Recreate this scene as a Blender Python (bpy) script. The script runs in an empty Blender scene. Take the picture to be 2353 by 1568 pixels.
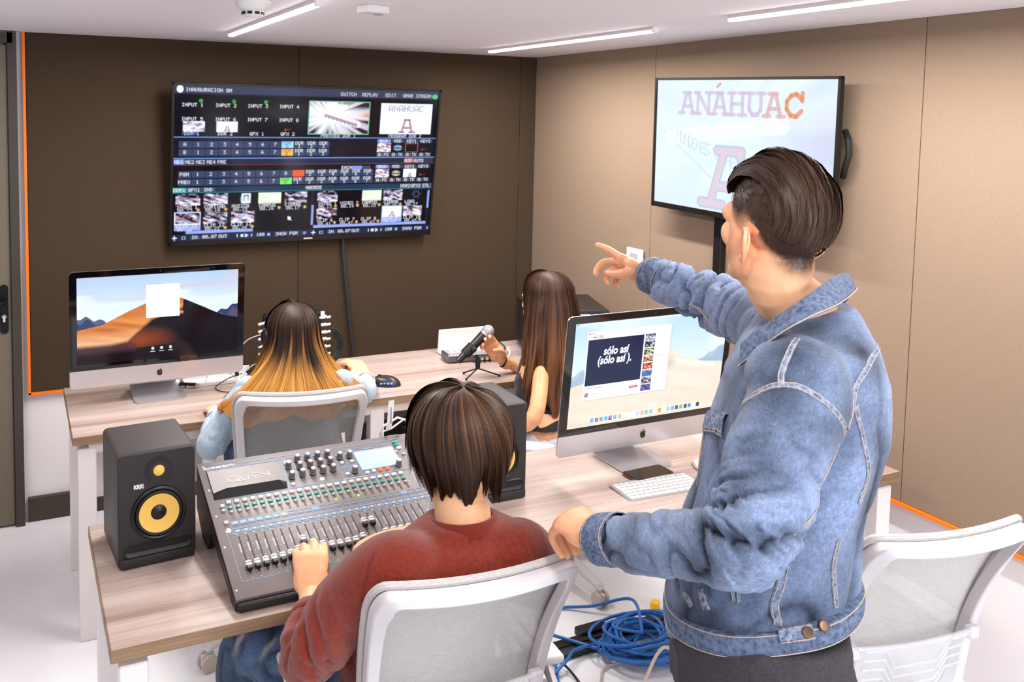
import bpy, bmesh, math, random
import numpy as np
from mathutils import Vector, Matrix, Quaternion, noise
from mathutils.bvhtree import BVHTree
random.seed(7); rng = np.random.default_rng(7)
PI = math.pi
SC = bpy.context.scene
COL = SC.collection

# ------------------------------------------------------------------ camera
YAW, PITCH, ROLL = 0.4374, 0.0738, 0.0152
fwd = Vector((math.sin(YAW)*math.cos(PITCH), math.cos(YAW)*math.cos(PITCH), -math.sin(PITCH)))
rgt = Vector((math.cos(YAW), -math.sin(YAW), 0)); upv = rgt.cross(fwd)
r2 = math.cos(ROLL)*rgt + math.sin(ROLL)*upv; u2 = -math.sin(ROLL)*rgt + math.cos(ROLL)*upv
cd = bpy.data.cameras.new('camera'); cam = bpy.data.objects.new('camera', cd); COL.objects.link(cam)
m = Matrix((r2, u2, -fwd)).transposed().to_4x4(); m.translation = Vector((-2.6477, -4.2441, 1.8429))
cam.matrix_world = m
cd.sensor_fit = 'HORIZONTAL'; cd.sensor_width = 36.0
cd.lens = 2030.49/2353*36
cd.shift_x = (1176.5-981.9)/2353; cd.shift_y = (422.3-784)/2353
cd.clip_start = 0.05
SC.camera = cam

# ------------------------------------------------------------------ light and exposure
H = 2.19
w = bpy.data.worlds.new('world'); SC.world = w; w.use_nodes = True
w.node_tree.nodes['Background'].inputs[0].default_value = (0.93, 0.95, 1.0, 1)
w.node_tree.nodes['Background'].inputs[1].default_value = WORLD_STR = 0.30
def area(name, loc, size, power, col=(1, .96, .93), rot=(0, 0, 0)):
    l = bpy.data.lights.new(name, 'AREA'); l.shape = 'RECTANGLE'; l.size, l.size_y = size
    l.energy = power; l.color = col
    o = bpy.data.objects.new(name, l); o.location = loc; o.rotation_euler = rot; COL.objects.link(o); return o
STRIPS = [(-1.826, -0.548, -1.713), (-0.52, -0.406, -1.636), (-0.55, -2.05, -3.25)]
OFF_STRIPS = [(-1.83, -3.3, -4.5), (-3.1, -0.9, -2.1), (-3.1, -3.0, -4.2)]
for i, (x, y0, y1) in enumerate(STRIPS + OFF_STRIPS):
    area('strip_light', (x, (y0+y1)/2, H-0.05), (0.05, abs(y1-y0)), (19, 19, 19, 12, 7, 6)[i])
# daylight coming in from the open side of the room behind and right of the camera
area('window_daylight', (-0.5, -5.9, 1.6), (1.6, 1.4), 60, (0.84, 0.92, 1.0), (math.radians(78), 0, math.radians(22)))
SC.view_settings.view_transform = 'Standard'; SC.view_settings.look = 'None'
SC.view_settings.gamma = 1.0; SC.view_settings.use_curve_mapping = False
SC.view_settings.exposure = 0.66
SC.cycles.use_denoising = True
SC.cycles.max_bounces = 7; SC.cycles.transparent_max_bounces = 12
SC.cycles.sample_clamp_indirect = 6

# ------------------------------------------------------------------ materials
def lin(c):
    return tuple(((v/255)/12.92 if v/255 <= .04045 else ((v/255+.055)/1.055)**2.4) for v in c)
def mat(name, col=(200, 200, 200), rough=.5, metal=0., emit=None, estr=1., alpha=1., trans=0., ior=1.45,
        bump=None, vary=None, coat=0., sheen=0., sss=0., spec=None):
    """bump=(scale, strength) ; vary=(scale(3 or 1), col2, contrast)"""
    m = bpy.data.materials.new(name); m.use_nodes = True; nt = m.node_tree; b = nt.nodes['Principled BSDF']
    b.inputs['Base Color'].default_value = (*lin(col), 1); b.inputs['Roughness'].default_value = rough
    b.inputs['Metallic'].default_value = metal; b.inputs['Alpha'].default_value = alpha
    b.inputs['Transmission Weight'].default_value = trans; b.inputs['IOR'].default_value = ior
    b.inputs['Coat Weight'].default_value = coat; b.inputs['Sheen Weight'].default_value = sheen
    if sss: b.inputs['Subsurface Weight'].default_value = sss; b.inputs['Subsurface Radius'].default_value = (.012, .005, .003); b.inputs['Subsurface Scale'].default_value = 1.
    if spec is not None: b.inputs['Specular IOR Level'].default_value = spec
    if emit: b.inputs['Emission Color'].default_value = (*lin(emit), 1); b.inputs['Emission Strength'].default_value = estr
    if bump or vary:
        tc = nt.nodes.new('ShaderNodeTexCoord')
    if vary:
        sc, c2, con = vary
        mp = nt.nodes.new('ShaderNodeMapping'); nt.links.new(tc.outputs['Object'], mp.inputs[0])
        mp.inputs['Scale'].default_value = sc if isinstance(sc, tuple) else (sc, sc, sc)
        n = nt.nodes.new('ShaderNodeTexNoise'); n.inputs['Scale'].default_value = 1; n.inputs['Detail'].default_value = 4
        n.inputs['Roughness'].default_value = .6
        nt.links.new(mp.outputs[0], n.inputs['Vector'])
        r = nt.nodes.new('ShaderNodeValToRGB'); r.color_ramp.elements[0].position = .5-con; r.color_ramp.elements[1].position = .5+con
        r.color_ramp.elements[0].color = (*lin(col), 1); r.color_ramp.elements[1].color = (*lin(c2), 1)
        nt.links.new(n.outputs[0], r.inputs[0]); nt.links.new(r.outputs[0], b.inputs['Base Color'])
    if bump:
        sc, st = bump
        n = nt.nodes.new('ShaderNodeTexNoise'); n.inputs['Scale'].default_value = sc; n.inputs['Detail'].default_value = 3
        nt.links.new(tc.outputs['Object'], n.inputs['Vector'])
        bp = nt.nodes.new('ShaderNodeBump'); bp.inputs['Strength'].default_value = st; bp.inputs['Distance'].default_value = .002
        nt.links.new(n.outputs[0], bp.inputs['Height']); nt.links.new(bp.outputs[0], b.inputs['Normal'])
    return m
def attr_mat(name, rough=.5, emit=0., attr='col', base=True, coat=0., bump=None, vary=None, sss=0., sheen=0., spec=None, aniso=0.):
    m = mat(name, (5, 5, 7), rough, coat=coat, bump=bump, sss=sss, sheen=sheen, spec=spec); nt = m.node_tree; b = nt.nodes['Principled BSDF']
    a = nt.nodes.new('ShaderNodeAttribute'); a.attribute_name = attr; out = a.outputs['Color']
    if vary:
        sc, amt = vary
        tc = nt.nodes.new('ShaderNodeTexCoord'); mp = nt.nodes.new('ShaderNodeMapping'); nt.links.new(tc.outputs['Object'], mp.inputs[0])
        mp.inputs['Scale'].default_value = sc if isinstance(sc, tuple) else (sc, sc, sc)
        n = nt.nodes.new('ShaderNodeTexNoise'); n.inputs['Scale'].default_value = 1; n.inputs['Detail'].default_value = 5; n.inputs['Roughness'].default_value = .65
        nt.links.new(mp.outputs[0], n.inputs['Vector'])
        mr = nt.nodes.new('ShaderNodeMapRange'); mr.inputs[1].default_value = .3; mr.inputs[2].default_value = .7
        mr.inputs[3].default_value = 1-amt; mr.inputs[4].default_value = 1+amt
        nt.links.new(n.outputs[0], mr.inputs[0])
        vm = nt.nodes.new('ShaderNodeVectorMath'); vm.operation = 'SCALE'
        nt.links.new(out, vm.inputs[0]); nt.links.new(mr.outputs[0], vm.inputs['Scale']); out = vm.outputs[0]
    if base: nt.links.new(out, b.inputs['Base Color'])
    if emit:
        nt.links.new(out, b.inputs['Emission Color']); b.inputs['Emission Strength'].default_value = emit
    return m

# wood laminate with grain running along X
def wood_mat(name, c0, c1, c2, rough=.35):
    m = mat(name, c1, rough); nt = m.node_tree; b = nt.nodes['Principled BSDF']
    tc = nt.nodes.new('ShaderNodeTexCoord')
    def nz(scale, det):
        mp = nt.nodes.new('ShaderNodeMapping'); nt.links.new(tc.outputs['Object'], mp.inputs[0]); mp.inputs['Scale'].default_value = scale
        n = nt.nodes.new('ShaderNodeTexNoise'); n.inputs['Scale'].default_value = 1; n.inputs['Detail'].default_value = det
        nt.links.new(mp.outputs[0], n.inputs['Vector']); return n.outputs[0]
    a = nz((.9, 13, 13), 3); f = nz((5, 190, 190), 4)
    mx = nt.nodes.new('ShaderNodeMath'); mx.operation = 'MULTIPLY_ADD'; mx.inputs[1].default_value = .33
    nt.links.new(f, mx.inputs[0])
    s = nt.nodes.new('ShaderNodeMath'); s.operation = 'MULTIPLY'; s.inputs[1].default_value = .72; nt.links.new(a, s.inputs[0])
    nt.links.new(s.outputs[0], mx.inputs[2])
    r = nt.nodes.new('ShaderNodeValToRGB'); e = r.color_ramp.elements
    e[0].position = .36; e[0].color = (*lin(c0), 1); e[1].position = .66; e[1].color = (*lin(c2), 1)
    q = e.new(.5); q.color = (*lin(c1), 1)
    nt.links.new(mx.outputs[0], r.inputs[0]); nt.links.new(r.outputs[0], b.inputs['Base Color'])
    return m
# woven upholstery: fine crossed threads
def cloth_mat(name, c0, c1, scale=260, rough=.9, bumpst=.25):
    m = mat(name, c0, rough, spec=.2); nt = m.node_tree; b = nt.nodes['Principled BSDF']
    tc = nt.nodes.new('ShaderNodeTexCoord'); outs = []
    for sc in ((scale, scale, scale*.12), (scale*.12, scale*.12, scale)):
        mp = nt.nodes.new('ShaderNodeMapping'); nt.links.new(tc.outputs['Object'], mp.inputs[0]); mp.inputs['Scale'].default_value = sc
        n = nt.nodes.new('ShaderNodeTexNoise'); n.inputs['Scale'].default_value = 1; n.inputs['Detail'].default_value = 2
        nt.links.new(mp.outputs[0], n.inputs['Vector']); outs.append(n.outputs[0])
    ad = nt.nodes.new('ShaderNodeMath'); ad.operation = 'ADD'; nt.links.new(outs[0], ad.inputs[0]); nt.links.new(outs[1], ad.inputs[1])
    r = nt.nodes.new('ShaderNodeValToRGB'); r.color_ramp.elements[0].position = .8*.5; r.color_ramp.elements[1].position = 1.
    mu = nt.nodes.new('ShaderNodeMath'); mu.operation = 'MULTIPLY'; mu.inputs[1].default_value = .7; nt.links.new(ad.outputs[0], mu.inputs[0])
    r.color_ramp.elements[0].color = (*lin(c0), 1); r.color_ramp.elements[1].color = (*lin(c1), 1)
    nt.links.new(mu.outputs[0], r.inputs[0]); nt.links.new(r.outputs[0], b.inputs['Base Color'])
    bp = nt.nodes.new('ShaderNodeBump'); bp.inputs['Strength'].default_value = bumpst; bp.inputs['Distance'].default_value = .002
    nt.links.new(ad.outputs[0], bp.inputs['Height']); nt.links.new(bp.outputs[0], b.inputs['Normal'])
    return m

M = {}
M['plaster'] = mat('white plaster', (232, 226, 226), .75, bump=(220, .08))
M['ceiling'] = mat('ceiling paint', (236, 232, 238), .85, bump=(160, .05))
M['floor'] = mat('pale vinyl floor', (232, 231, 233), .32, vary=(3, (240, 239, 241), .2))
M['brown_cloth'] = cloth_mat('dark brown acoustic cloth', (54, 43, 32), (78, 62, 47), 800)
M['beige_cloth'] = cloth_mat('beige acoustic cloth', (132, 112, 94), (152, 131, 112), 800)
M['orange'] = mat('orange trim', (255, 122, 20), .45, emit=(255, 110, 10), estr=.0)
M['skirting'] = mat('brown skirting', (62, 52, 44), .5)
M['door'] = mat('grey brown door', (108, 98, 84), .45, bump=(300, .1))
M['door_frame'] = mat('dark door frame', (62, 54, 46), .4)
M['black_metal'] = mat('black metal', (26, 24, 24), .35, .6)
M['chrome'] = mat('chrome', (215, 212, 210), .18, 1.)
M['wood'] = wood_mat('desk laminate', (138, 116, 104), (171, 150, 140), (192, 174, 166))
M['wood_edge'] = wood_mat('desk edge laminate', (104, 80, 58), (138, 108, 82), (160, 130, 102), .5)
M['white_metal'] = mat('white powder coat', (232, 222, 220), .4)
M['pink_beam'] = mat('pale beam', (216, 200, 194), .45)
M['lamp'] = mat('led diffuser', (255, 255, 255), .4, emit=(255, 252, 248), estr=6)
M['white_plastic'] = mat('white plastic', (235, 232, 230), .35)
M['grey_plastic'] = mat('grey plastic', (176, 168, 170), .45)
M['black_plastic'] = mat('black plastic', (22, 20, 21), .35, bump=(500, .06))
M['black_gloss'] = mat('black glass', (6, 6, 8), .06, coat=.5)
M['rubber'] = mat('black rubber', (18, 17, 17), .6)
M['alu'] = mat('satin aluminium', (205, 203, 207), .3, .75)
M['alu_dark'] = mat('dark aluminium', (120, 118, 120), .35, .8)

# ------------------------------------------------------------------ mesh builder
class MB:
    def __init__(s): s.v = []; s.f = []; s.m = []
    def add(s, vs, fs, mi=0, T=None):
        o = len(s.v)
        s.v += [tuple(T @ Vector(p)) for p in vs] if T is not None else [tuple(p) for p in vs]
        s.f += [tuple(i+o for i in f) for f in fs]; s.m += [mi]*len(fs); return s
    def box(s, c, d, mi=0, T=None):
        x, y, z = c; a, b, e = d[0]/2, d[1]/2, d[2]/2
        vs = [(x+i*a, y+j*b, z+k*e) for i in (-1, 1) for j in (-1, 1) for k in (-1, 1)]
        return s.add(vs, [(0, 1, 3, 2), (4, 6, 7, 5), (0, 4, 5, 1), (2, 3, 7, 6), (0, 2, 6, 4), (1, 5, 7, 3)], mi, T)
    def bm(s, bm, mi=0, T=None):
        bm.verts.ensure_lookup_table()
        s.add([v.co[:] for v in bm.verts], [[v.index for v in f.verts] for f in bm.faces], mi, T); bm.free(); return s
    def bev(s, c, d, r=.005, seg=2, mi=0, T=None):
        b = bmesh.new(); bmesh.ops.create_cube(b, size=1)
        for v in b.verts: v.co = Vector((c[0]+v.co.x*d[0], c[1]+v.co.y*d[1], c[2]+v.co.z*d[2]))
        bmesh.ops.bevel(b, geom=b.edges[:], offset=r, segments=seg, affect='EDGES', profile=.5)
        b.verts.index_update(); return s.bm(b, mi, T)
    def prism(s, poly, z0, z1, mi=0, T=None):
        n = len(poly)
        vs = [(x, y, z0) for x, y in poly] + [(x, y, z1) for x, y in poly]
        fs = [tuple(range(n-1, -1, -1)), tuple(range(n, 2*n))] + [(i, (i+1) % n, n+(i+1) % n, n+i) for i in range(n)]
        return s.add(vs, fs, mi, T)
    def lathe(s, prof, n=24, mi=0, T=None, cap=True):
        vs = [(r*math.cos(2*PI*k/n), r*math.sin(2*PI*k/n), z) for r, z in prof for k in range(n)]
        fs = [(i*n+k, i*n+(k+1) % n, (i+1)*n+(k+1) % n, (i+1)*n+k) for i in range(len(prof)-1) for k in range(n)]
        if cap and prof[0][0] > 1e-6: fs.append(tuple(range(n-1, -1, -1)))
        if cap and prof[-1][0] > 1e-6: fs.append(tuple((len(prof)-1)*n+k for k in range(n)))
        return s.add(vs, fs, mi, T)
    def cyl(s, p0, p1, r0, r1=None, n=12, mi=0, T=None):
        p0, p1 = Vector(p0), Vector(p1); d = p1-p0; q = d.to_track_quat('Z', 'Y').to_matrix().to_4x4(); q.translation = p0
        if T is not None: q = T @ q
        return s.lathe([(r0, 0), (r0 if r1 is None else r1, d.length)], n, mi, q)
    def tube(s, pts, r, n=8, mi=0, T=None, closed=False, flat=None):
        P = [Vector(p) for p in pts]; N = len(P); R = r if isinstance(r, (list, tuple)) else [r]*N
        vs = []; up = None
        for i in range(N):
            if closed: t = P[(i+1) % N]-P[i-1]
            else: t = P[min(i+1, N-1)]-P[max(i-1, 0)]
            t.normalize()
            if up is None:
                up = Vector((0, 0, 1)) if abs(t.z) < .9 else Vector((1, 0, 0))
            up = (up-t*up.dot(t)).normalized(); sd = t.cross(up)
            a, b = (flat if flat else (1, 1))
            for k in range(n):
                an = 2*PI*k/n; vs.append(P[i]+sd*math.cos(an)*R[i]*a+up*math.sin(an)*R[i]*b)
        L = N if closed else N-1
        fs = [(i*n+k, i*n+(k+1) % n, ((i+1) % N)*n+(k+1) % n, ((i+1) % N)*n+k) for i in range(L) for k in range(n)]
        if not closed: fs += [tuple(range(n-1, -1, -1)), tuple((N-1)*n+k for k in range(n))]
        return s.add(vs, fs, mi, T)
    def ball(s, c, r, nu=16, nv=10, mi=0, T=None):
        r = r if isinstance(r, (list, tuple)) else (r, r, r)
        vs = [(c[0], c[1], c[2]-r[2])]
        for j in range(1, nv):
            a = PI*j/nv-PI/2
            vs += [(c[0]+r[0]*math.cos(a)*math.cos(2*PI*k/nu), c[1]+r[1]*math.cos(a)*math.sin(2*PI*k/nu), c[2]+r[2]*math.sin(a)) for k in range(nu)]
        vs.append((c[0], c[1], c[2]+r[2])); L = len(vs)-1
        fs = [(0, 1+(k+1) % nu, 1+k) for k in range(nu)]
        for j in range(nv-2): fs += [(1+j*nu+k, 1+j*nu+(k+1) % nu, 1+(j+1)*nu+(k+1) % nu, 1+(j+1)*nu+k) for k in range(nu)]
        fs += [(L, 1+(nv-2)*nu+k, 1+(nv-2)*nu+(k+1) % nu) for k in range(nu)]
        return s.add(vs, fs, mi, T)
def rrect(w, h, r, n=5, cx=0, cy=0):
    out = []
    for (sx, sy, a0) in ((1, 1, 0), (-1, 1, 90), (-1, -1, 180), (1, -1, 270)):
        for k in range(n+1):
            a = math.radians(a0+90*k/n); out.append((cx+sx*(w/2-r)+r*math.cos(a), cy+sy*(h/2-r)+r*math.sin(a)))
    return out
def obj_from_mesh(name, me, parent=None, sharp=35):
    o = bpy.data.objects.new(name, me); COL.objects.link(o)
    if parent is not None: o.parent = parent
    return o
def part(name, mb, mats, parent=None, label=None, sharp=35, loc=None):
    me = bpy.data.meshes.new(name); me.from_pydata(mb.v, [], mb.f)
    mats = mats if isinstance(mats, (list, tuple)) else [mats]
    for mm in mats: me.materials.append(M[mm] if isinstance(mm, str) else mm)
    me.polygons.foreach_set('material_index', mb.m)
    me.polygons.foreach_set('use_smooth', [True]*len(mb.f)); me.update()
    try: me.set_sharp_from_angle(angle=math.radians(sharp))
    except Exception: pass
    o = obj_from_mesh(name, me, parent)
    if loc is not None: o.location = loc
    if label: o['label'] = label
    return o
def inst(src, parent=None, loc=None, rot=None):
    o = src.copy(); COL.objects.link(o)
    if parent is not None: o.parent = parent
    if loc is not None: o.location = loc
    if rot is not None: o.rotation_euler = rot
    return o
def tag(o, label, cat, group=None):
    o['label'] = label; o['category'] = cat
    if group: o['group'] = group
    return o
def thing(name, label, cat, loc=(0, 0, 0), rz=0, group=None, rot=None):
    o = bpy.data.objects.new(name, None); COL.objects.link(o); o.empty_display_size = .1
    o.location = loc; o.rotation_euler = rot if rot else (0, 0, rz)
    return tag(o, label, cat, group)
def struct(name, mb, mats, label=None):
    o = part(name, mb, mats); o['kind'] = 'structure'
    if label: o['label'] = label
    return o
def text_mesh(name, s, size, T, matname, parent, align='CENTER', bold=0., shear=0., depth=.0003, label=None, sx=1.):
    c = bpy.data.curves.new(name, 'FONT'); c.body = s; c.size = size; c.align_x = align; c.align_y = 'CENTER'
    c.offset = bold; c.shear = shear; c.extrude = depth; c.resolution_u = 3
    o = bpy.data.objects.new(name, c); COL.objects.link(o)
    dg = bpy.context.evaluated_depsgraph_get(); me = bpy.data.meshes.new_from_object(o.evaluated_get(dg)); bpy.data.objects.remove(o)
    me.transform(T @ Matrix.Diagonal((sx, 1, 1, 1))); me.materials.clear(); me.materials.append(M[matname] if isinstance(matname, str) else matname)
    o = obj_from_mesh(name, me, parent)
    if label: o['label'] = label
    return o
def grid_picture(name, img, w, h, parent, material, T=None):
    """img rows top to bottom, linear colours; centred in local XZ plane facing -Y"""
    ny, nx = img.shape[:2]
    X, Z = np.meshgrid(np.linspace(-w/2, w/2, nx), np.linspace(h/2, -h/2, ny))
    co = np.stack([X, np.zeros_like(X), Z], -1).reshape(-1, 3).astype(np.float32)
    I = np.arange(nx*ny).reshape(ny, nx)
    f = np.stack([I[:-1, :-1], I[1:, :-1], I[1:, 1:], I[:-1, 1:]], -1).reshape(-1, 4)
    me = bpy.data.meshes.new(name); me.vertices.add(len(co)); me.vertices.foreach_set('co', co.ravel())
    me.loops.add(f.size); me.loops.foreach_set('vertex_index', f.ravel().astype(np.int32))
    me.polygons.add(len(f)); me.polygons.foreach_set('loop_start', (np.arange(len(f))*4).astype(np.int32))
    me.update(); me.validate()
    a = me.color_attributes.new('col', 'FLOAT_COLOR', 'POINT')
    rgba = np.ones((nx*ny, 4), np.float32); rgba[:, :3] = img.reshape(-1, 3); a.data.foreach_set('color', rgba.ravel())
    if T is not None: me.transform(T)
    me.materials.append(material); return obj_from_mesh(name, me, parent)
def nlin(c):
    return np.array(lin(c))

# ------------------------------------------------------------------ raster helpers for what the screens show
FONT = {k: bytes.fromhex(v) for k, v in dict(zip('0123456789ABCDEFGHIJKLMNOPQRSTUVWXYZ-().+',
 '3E5149453E 00427F4000 4261514946 2141454B31 1814127F10 2745454539 3C4A494930 0171090503 3649494936 064949291E 7E1111117E 7F49494936 3E41414122 7F4141221C 7F49494941 7F09090901 3E4149497A 7F0808087F 00417F4100 2040413F01 7F08142241 7F40404040 7F020C027F 7F0408107F 3E4141413E 7F09090906 3E4151215E 7F09192946 4649494931 01017F0101 3F4040403F 1F2040201F 3F4038403F 6314081463 0708700807 6151494543 0808080808 001C224100 0041221C00 0060600000 08083E0808'.split())).items()}
class Img:
    def __init__(s, w, h, col): s.w, s.h = w, h; s.a = np.zeros((h, w, 3)) + nlin(col); s.X, s.Y = np.meshgrid((np.arange(w)+.5)/w, (np.arange(h)+.5)/h)
    def rect(s, u0, v0, u1, v1, c, al=1.):
        x0, x1, y0, y1 = int(round(u0*s.w)), max(int(round(u1*s.w)), int(round(u0*s.w))+1), int(round(v0*s.h)), max(int(round(v1*s.h)), int(round(v0*s.h))+1)
        s.a[y0:y1, x0:x1] = s.a[y0:y1, x0:x1]*(1-al)+nlin(c)*al
    def mask(s, m, c, al=1.):
        k = (np.clip(m, 0, 1)*al)[..., None]; s.a = s.a*(1-k)+(nlin(c) if isinstance(c, tuple) else c)*k
    def seg(s, x0, y0, x1, y1, wd, c, al=1., asp=None):
        asp = asp or s.w/s.h
        px, py = s.X*asp, s.Y; ax, ay, bx, by = x0*asp, y0, x1*asp, y1
        L = (bx-ax)**2+(by-ay)**2+1e-12; t = np.clip(((px-ax)*(bx-ax)+(py-ay)*(by-ay))/L, 0, 1)
        d = np.hypot(px-ax-t*(bx-ax), py-ay-t*(by-ay)); s.mask(np.clip((wd/2-d)*s.h+.5, 0, 1), c, al)
    def text(s, u, v, t, c=(225, 230, 240), k=1, center=True, al=1.):
        W = len(t)*6*k; x = int(u*s.w-(W/2 if center else 0)); y = int(v*s.h-3.5*k)
        for ch in t:
            for i, b in enumerate(FONT.get(ch, b'\0'*5)):
                for j in range(7):
                    if b >> j & 1:
                        yy, xx = y+j*k, x+i*k
                        if 0 <= yy < s.h-k and 0 <= xx < s.w-k: s.a[yy:yy+k, xx:xx+k] = s.a[yy:yy+k, xx:xx+k]*(1-al)+nlin(c)*al
            x += 6*k
    def blur(s, n=1):
        for _ in range(n):
            p = np.pad(s.a, ((1, 1), (1, 1), (0, 0)), 'edge'); s.a = (p[1:-1, 1:-1]*2+p[:-2, 1:-1]+p[2:, 1:-1]+p[1:-1, :-2]+p[1:-1, 2:])/6
def vnoise(X, Y, seed=0):
    r = np.random.default_rng(seed); G = r.random((64, 64))
    xi, yi = np.floor(X).astype(int), np.floor(Y).astype(int); fx, fy = X-xi, Y-yi; fx = fx*fx*(3-2*fx); fy = fy*fy*(3-2*fy)
    g = lambda a, b: G[b % 64, a % 64]
    return (g(xi, yi)*(1-fx)+g(xi+1, yi)*fx)*(1-fy)+(g(xi, yi+1)*(1-fx)+g(xi+1, yi+1)*fx)*fy

# ================================================================== room
def wall_T(p): return p
mb = MB().box((-2.2, -3.2, -.05), (5.2, 7.6, .1)); struct('floor', mb, 'floor', 'pale off-white vinyl floor')
mb = MB().box((-2.2, -3.2, H+.05), (5.2, 7.6, .1)); struct('ceiling', mb, 'ceiling', 'smooth white plaster ceiling')
wb = struct('wall_back', MB().box((-2.2, .07, H/2), (5.2, .1, H)), 'plaster', 'white plaster wall carrying dark brown acoustic cloth panels')
wr = struct('wall_right', MB().box((.07, -3.0, H/2), (.1, 6.4, H)), 'plaster', 'white plaster wall carrying beige acoustic cloth panels')
# acoustic cloth panels, butted with fine recessed joints (faces in the planes y=0 and x=0)
ZO = .595
def panel_run(edges, axis, matn, parent):
    for a, b in zip(edges[:-1], edges[1:]):
        c, L = (a+b)/2, abs(b-a)-.0025
        if axis == 'x': p = part('wall_panel', MB().bev((c, .01, (ZO+H)/2), (L, .02, H-ZO), .0015, 1), matn, parent)
        else: p = part('wall_panel', MB().bev((.01, c, (ZO+H)/2), (.02, L, H-ZO), .0015, 1), matn, parent)
panel_run([-2.6, -1.371, -.102, -.0], 'x', 'brown_cloth', wb)
panel_run([-.0, -1.014, -2.331, -3.6, -4.85, -6.1], 'y', 'beige_cloth', wr)
# orange metal trims around the cloth
struct('trim_1', MB().box((-2.606, .004, (ZO+H)/2-.004), (.011, .028, H-ZO+.008)), 'orange', 'orange edge trim on left side of dark cloth wall')
struct('trim_2', MB().box((-1.306, .004, ZO-.006), (2.61, .028, .011)), 'orange', 'orange edge trim under dark cloth wall')
struct('trim_3', MB().box((.004, -3.06, ZO-.006), (.028, 6.1, .011)), 'orange', 'orange edge trim under beige cloth wall')
struct('baseboard_back', MB().bev((-1.31, .008, .055), (2.62, .024, .11), .002, 1), 'skirting', 'dark brown skirting')
struct('baseboard_right', MB().bev((.008, -3.1, .055), (.024, 6.1, .11), .002, 1), 'plaster', 'white skirting')
# door at far left in the back wall
dr = struct('door_1', MB().bev((-3.085, .0, 1.07), (.825, .045, 2.12), .003, 1), 'door', 'grey-brown flush door with black lever handle')
fr = MB().box((-2.652, -.004, 1.09), (.036, .06, 2.19)).box((-3.52, -.004, 1.09), (.036, .06, 2.19)).box((-3.085, -.004, 2.16), (.87, .06, .045))
part('door_frame', fr, 'door_frame', dr)
part('door_stop', MB().box((-2.6715, -.006, 1.07), (.004, .05, 2.12)), 'rubber', dr)
hb = MB().prism(rrect(.034, .215, .016), 0, .009, T=Matrix.Translation((-2.702, -.022, .985)) @ Matrix.Rotation(PI/2, 4, 'X'))
hp = part('handle_plate', hb, 'black_metal', dr)
part('door_handle', MB().tube([(-2.702, -.03, 1.02), (-2.702, -.075, 1.02), (-2.712, -.083, 1.02), (-2.83, -.083, 1.02)], .009, 10), 'black_metal', hp)
part('key_cylinder', MB().lathe([(.009, 0), (.009, .012), (0, .013)], 14, T=Matrix.Translation((-2.702, -.03, .955)) @ Matrix.Rotation(PI/2, 4, 'X')).box((-2.702, -.038, .943), (.009, .012, .022)), 'chrome', hp, 'chrome lock cylinder')

# ceiling lamps
def strip(x, y0, y1, label, gp='linear ceiling lights'):
    L = abs(y1-y0); t = thing('ceiling_light', label, 'ceiling light', (x, (y0+y1)/2, H), 0)
    hs = MB()
    hs.box((-.0125, 0, -.006), (.003, L, .012)).box((.0125, 0, -.006), (.003, L, .012)).box((0, 0, -.002), (.024, L, .004))
    part('housing', hs, 'white_metal', t)
    part('diffuser', MB().bev((0, 0, -.0125), (.021, L-.01, .019), .005, 2), 'lamp', t, 'glowing white diffuser')
    for s in (-1, 1): part('end_cap', MB().bev((0, s*(L/2+.004), -.011), (.03, .01, .024), .003, 1), 'white_plastic', t)
strip(*STRIPS[0], 'long glowing linear ceiling light above the left television')
strip(*STRIPS[1], 'glowing linear ceiling light nearest the corner of the two cloth walls')
strip(*STRIPS[2], 'glowing linear ceiling light above the right television, cut by top frame edge')
# smoke detector
sd = thing('smoke_detector', 'round white smoke detector on ceiling left of the linear light', 'smoke detector', (-2.035, -1.76, H))
part('detector_base', MB().lathe([(.066, 0), (.068, -.006), (.066, -.016), (.058, -.024), (.05, -.027), (.05, -.03), (0, -.03)][::-1], 32), 'white_plastic', sd)
cg = MB().lathe([(.05, -.028), (.047, -.04), (.036, -.052), (.03, -.054), (.028, -.066), (.02, -.072), (0, -.073)][::-1], 28)
cage = part('detector_cap', cg, 'white_plastic', sd)
sl = MB()
for k in range(9):
    a = 2*PI*k/9; sl.box((0.0298, 0, -.0605), (.003, .013, .007), T=Matrix.Rotation(a, 4, 'Z'))
part('vent_slots', sl, 'rubber', cage, 'dark slots')
# small sensor box
sb = thing('ceiling_sensor', 'small flat white sensor box on ceiling between smoke detector and corner light', 'sensor', (-1.63, -1.65, H), .25)
part('sensor_body', MB().bev((0, 0, -.012), (.085, .06, .024), .004, 2), 'white_plastic', sb)
part('sensor_lens', MB().bev((.022, 0, -.025), (.02, .03, .004), .001, 1), 'grey_plastic', sb)

# wall outlet by the pointing hand
wo = thing('wall_outlet', 'small pale wall plate on beige wall just behind the pointing hand', 'wall outlet', (-.012, -.925, 1.21))
part('plate', MB().bev((0, 0, 0), (.012, .115, .075), .003, 1), 'white_plastic', wo)
part('socket', MB().bev((-.006, .0, 0), (.006, .06, .034), .002, 1), 'grey_plastic', wo)

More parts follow.
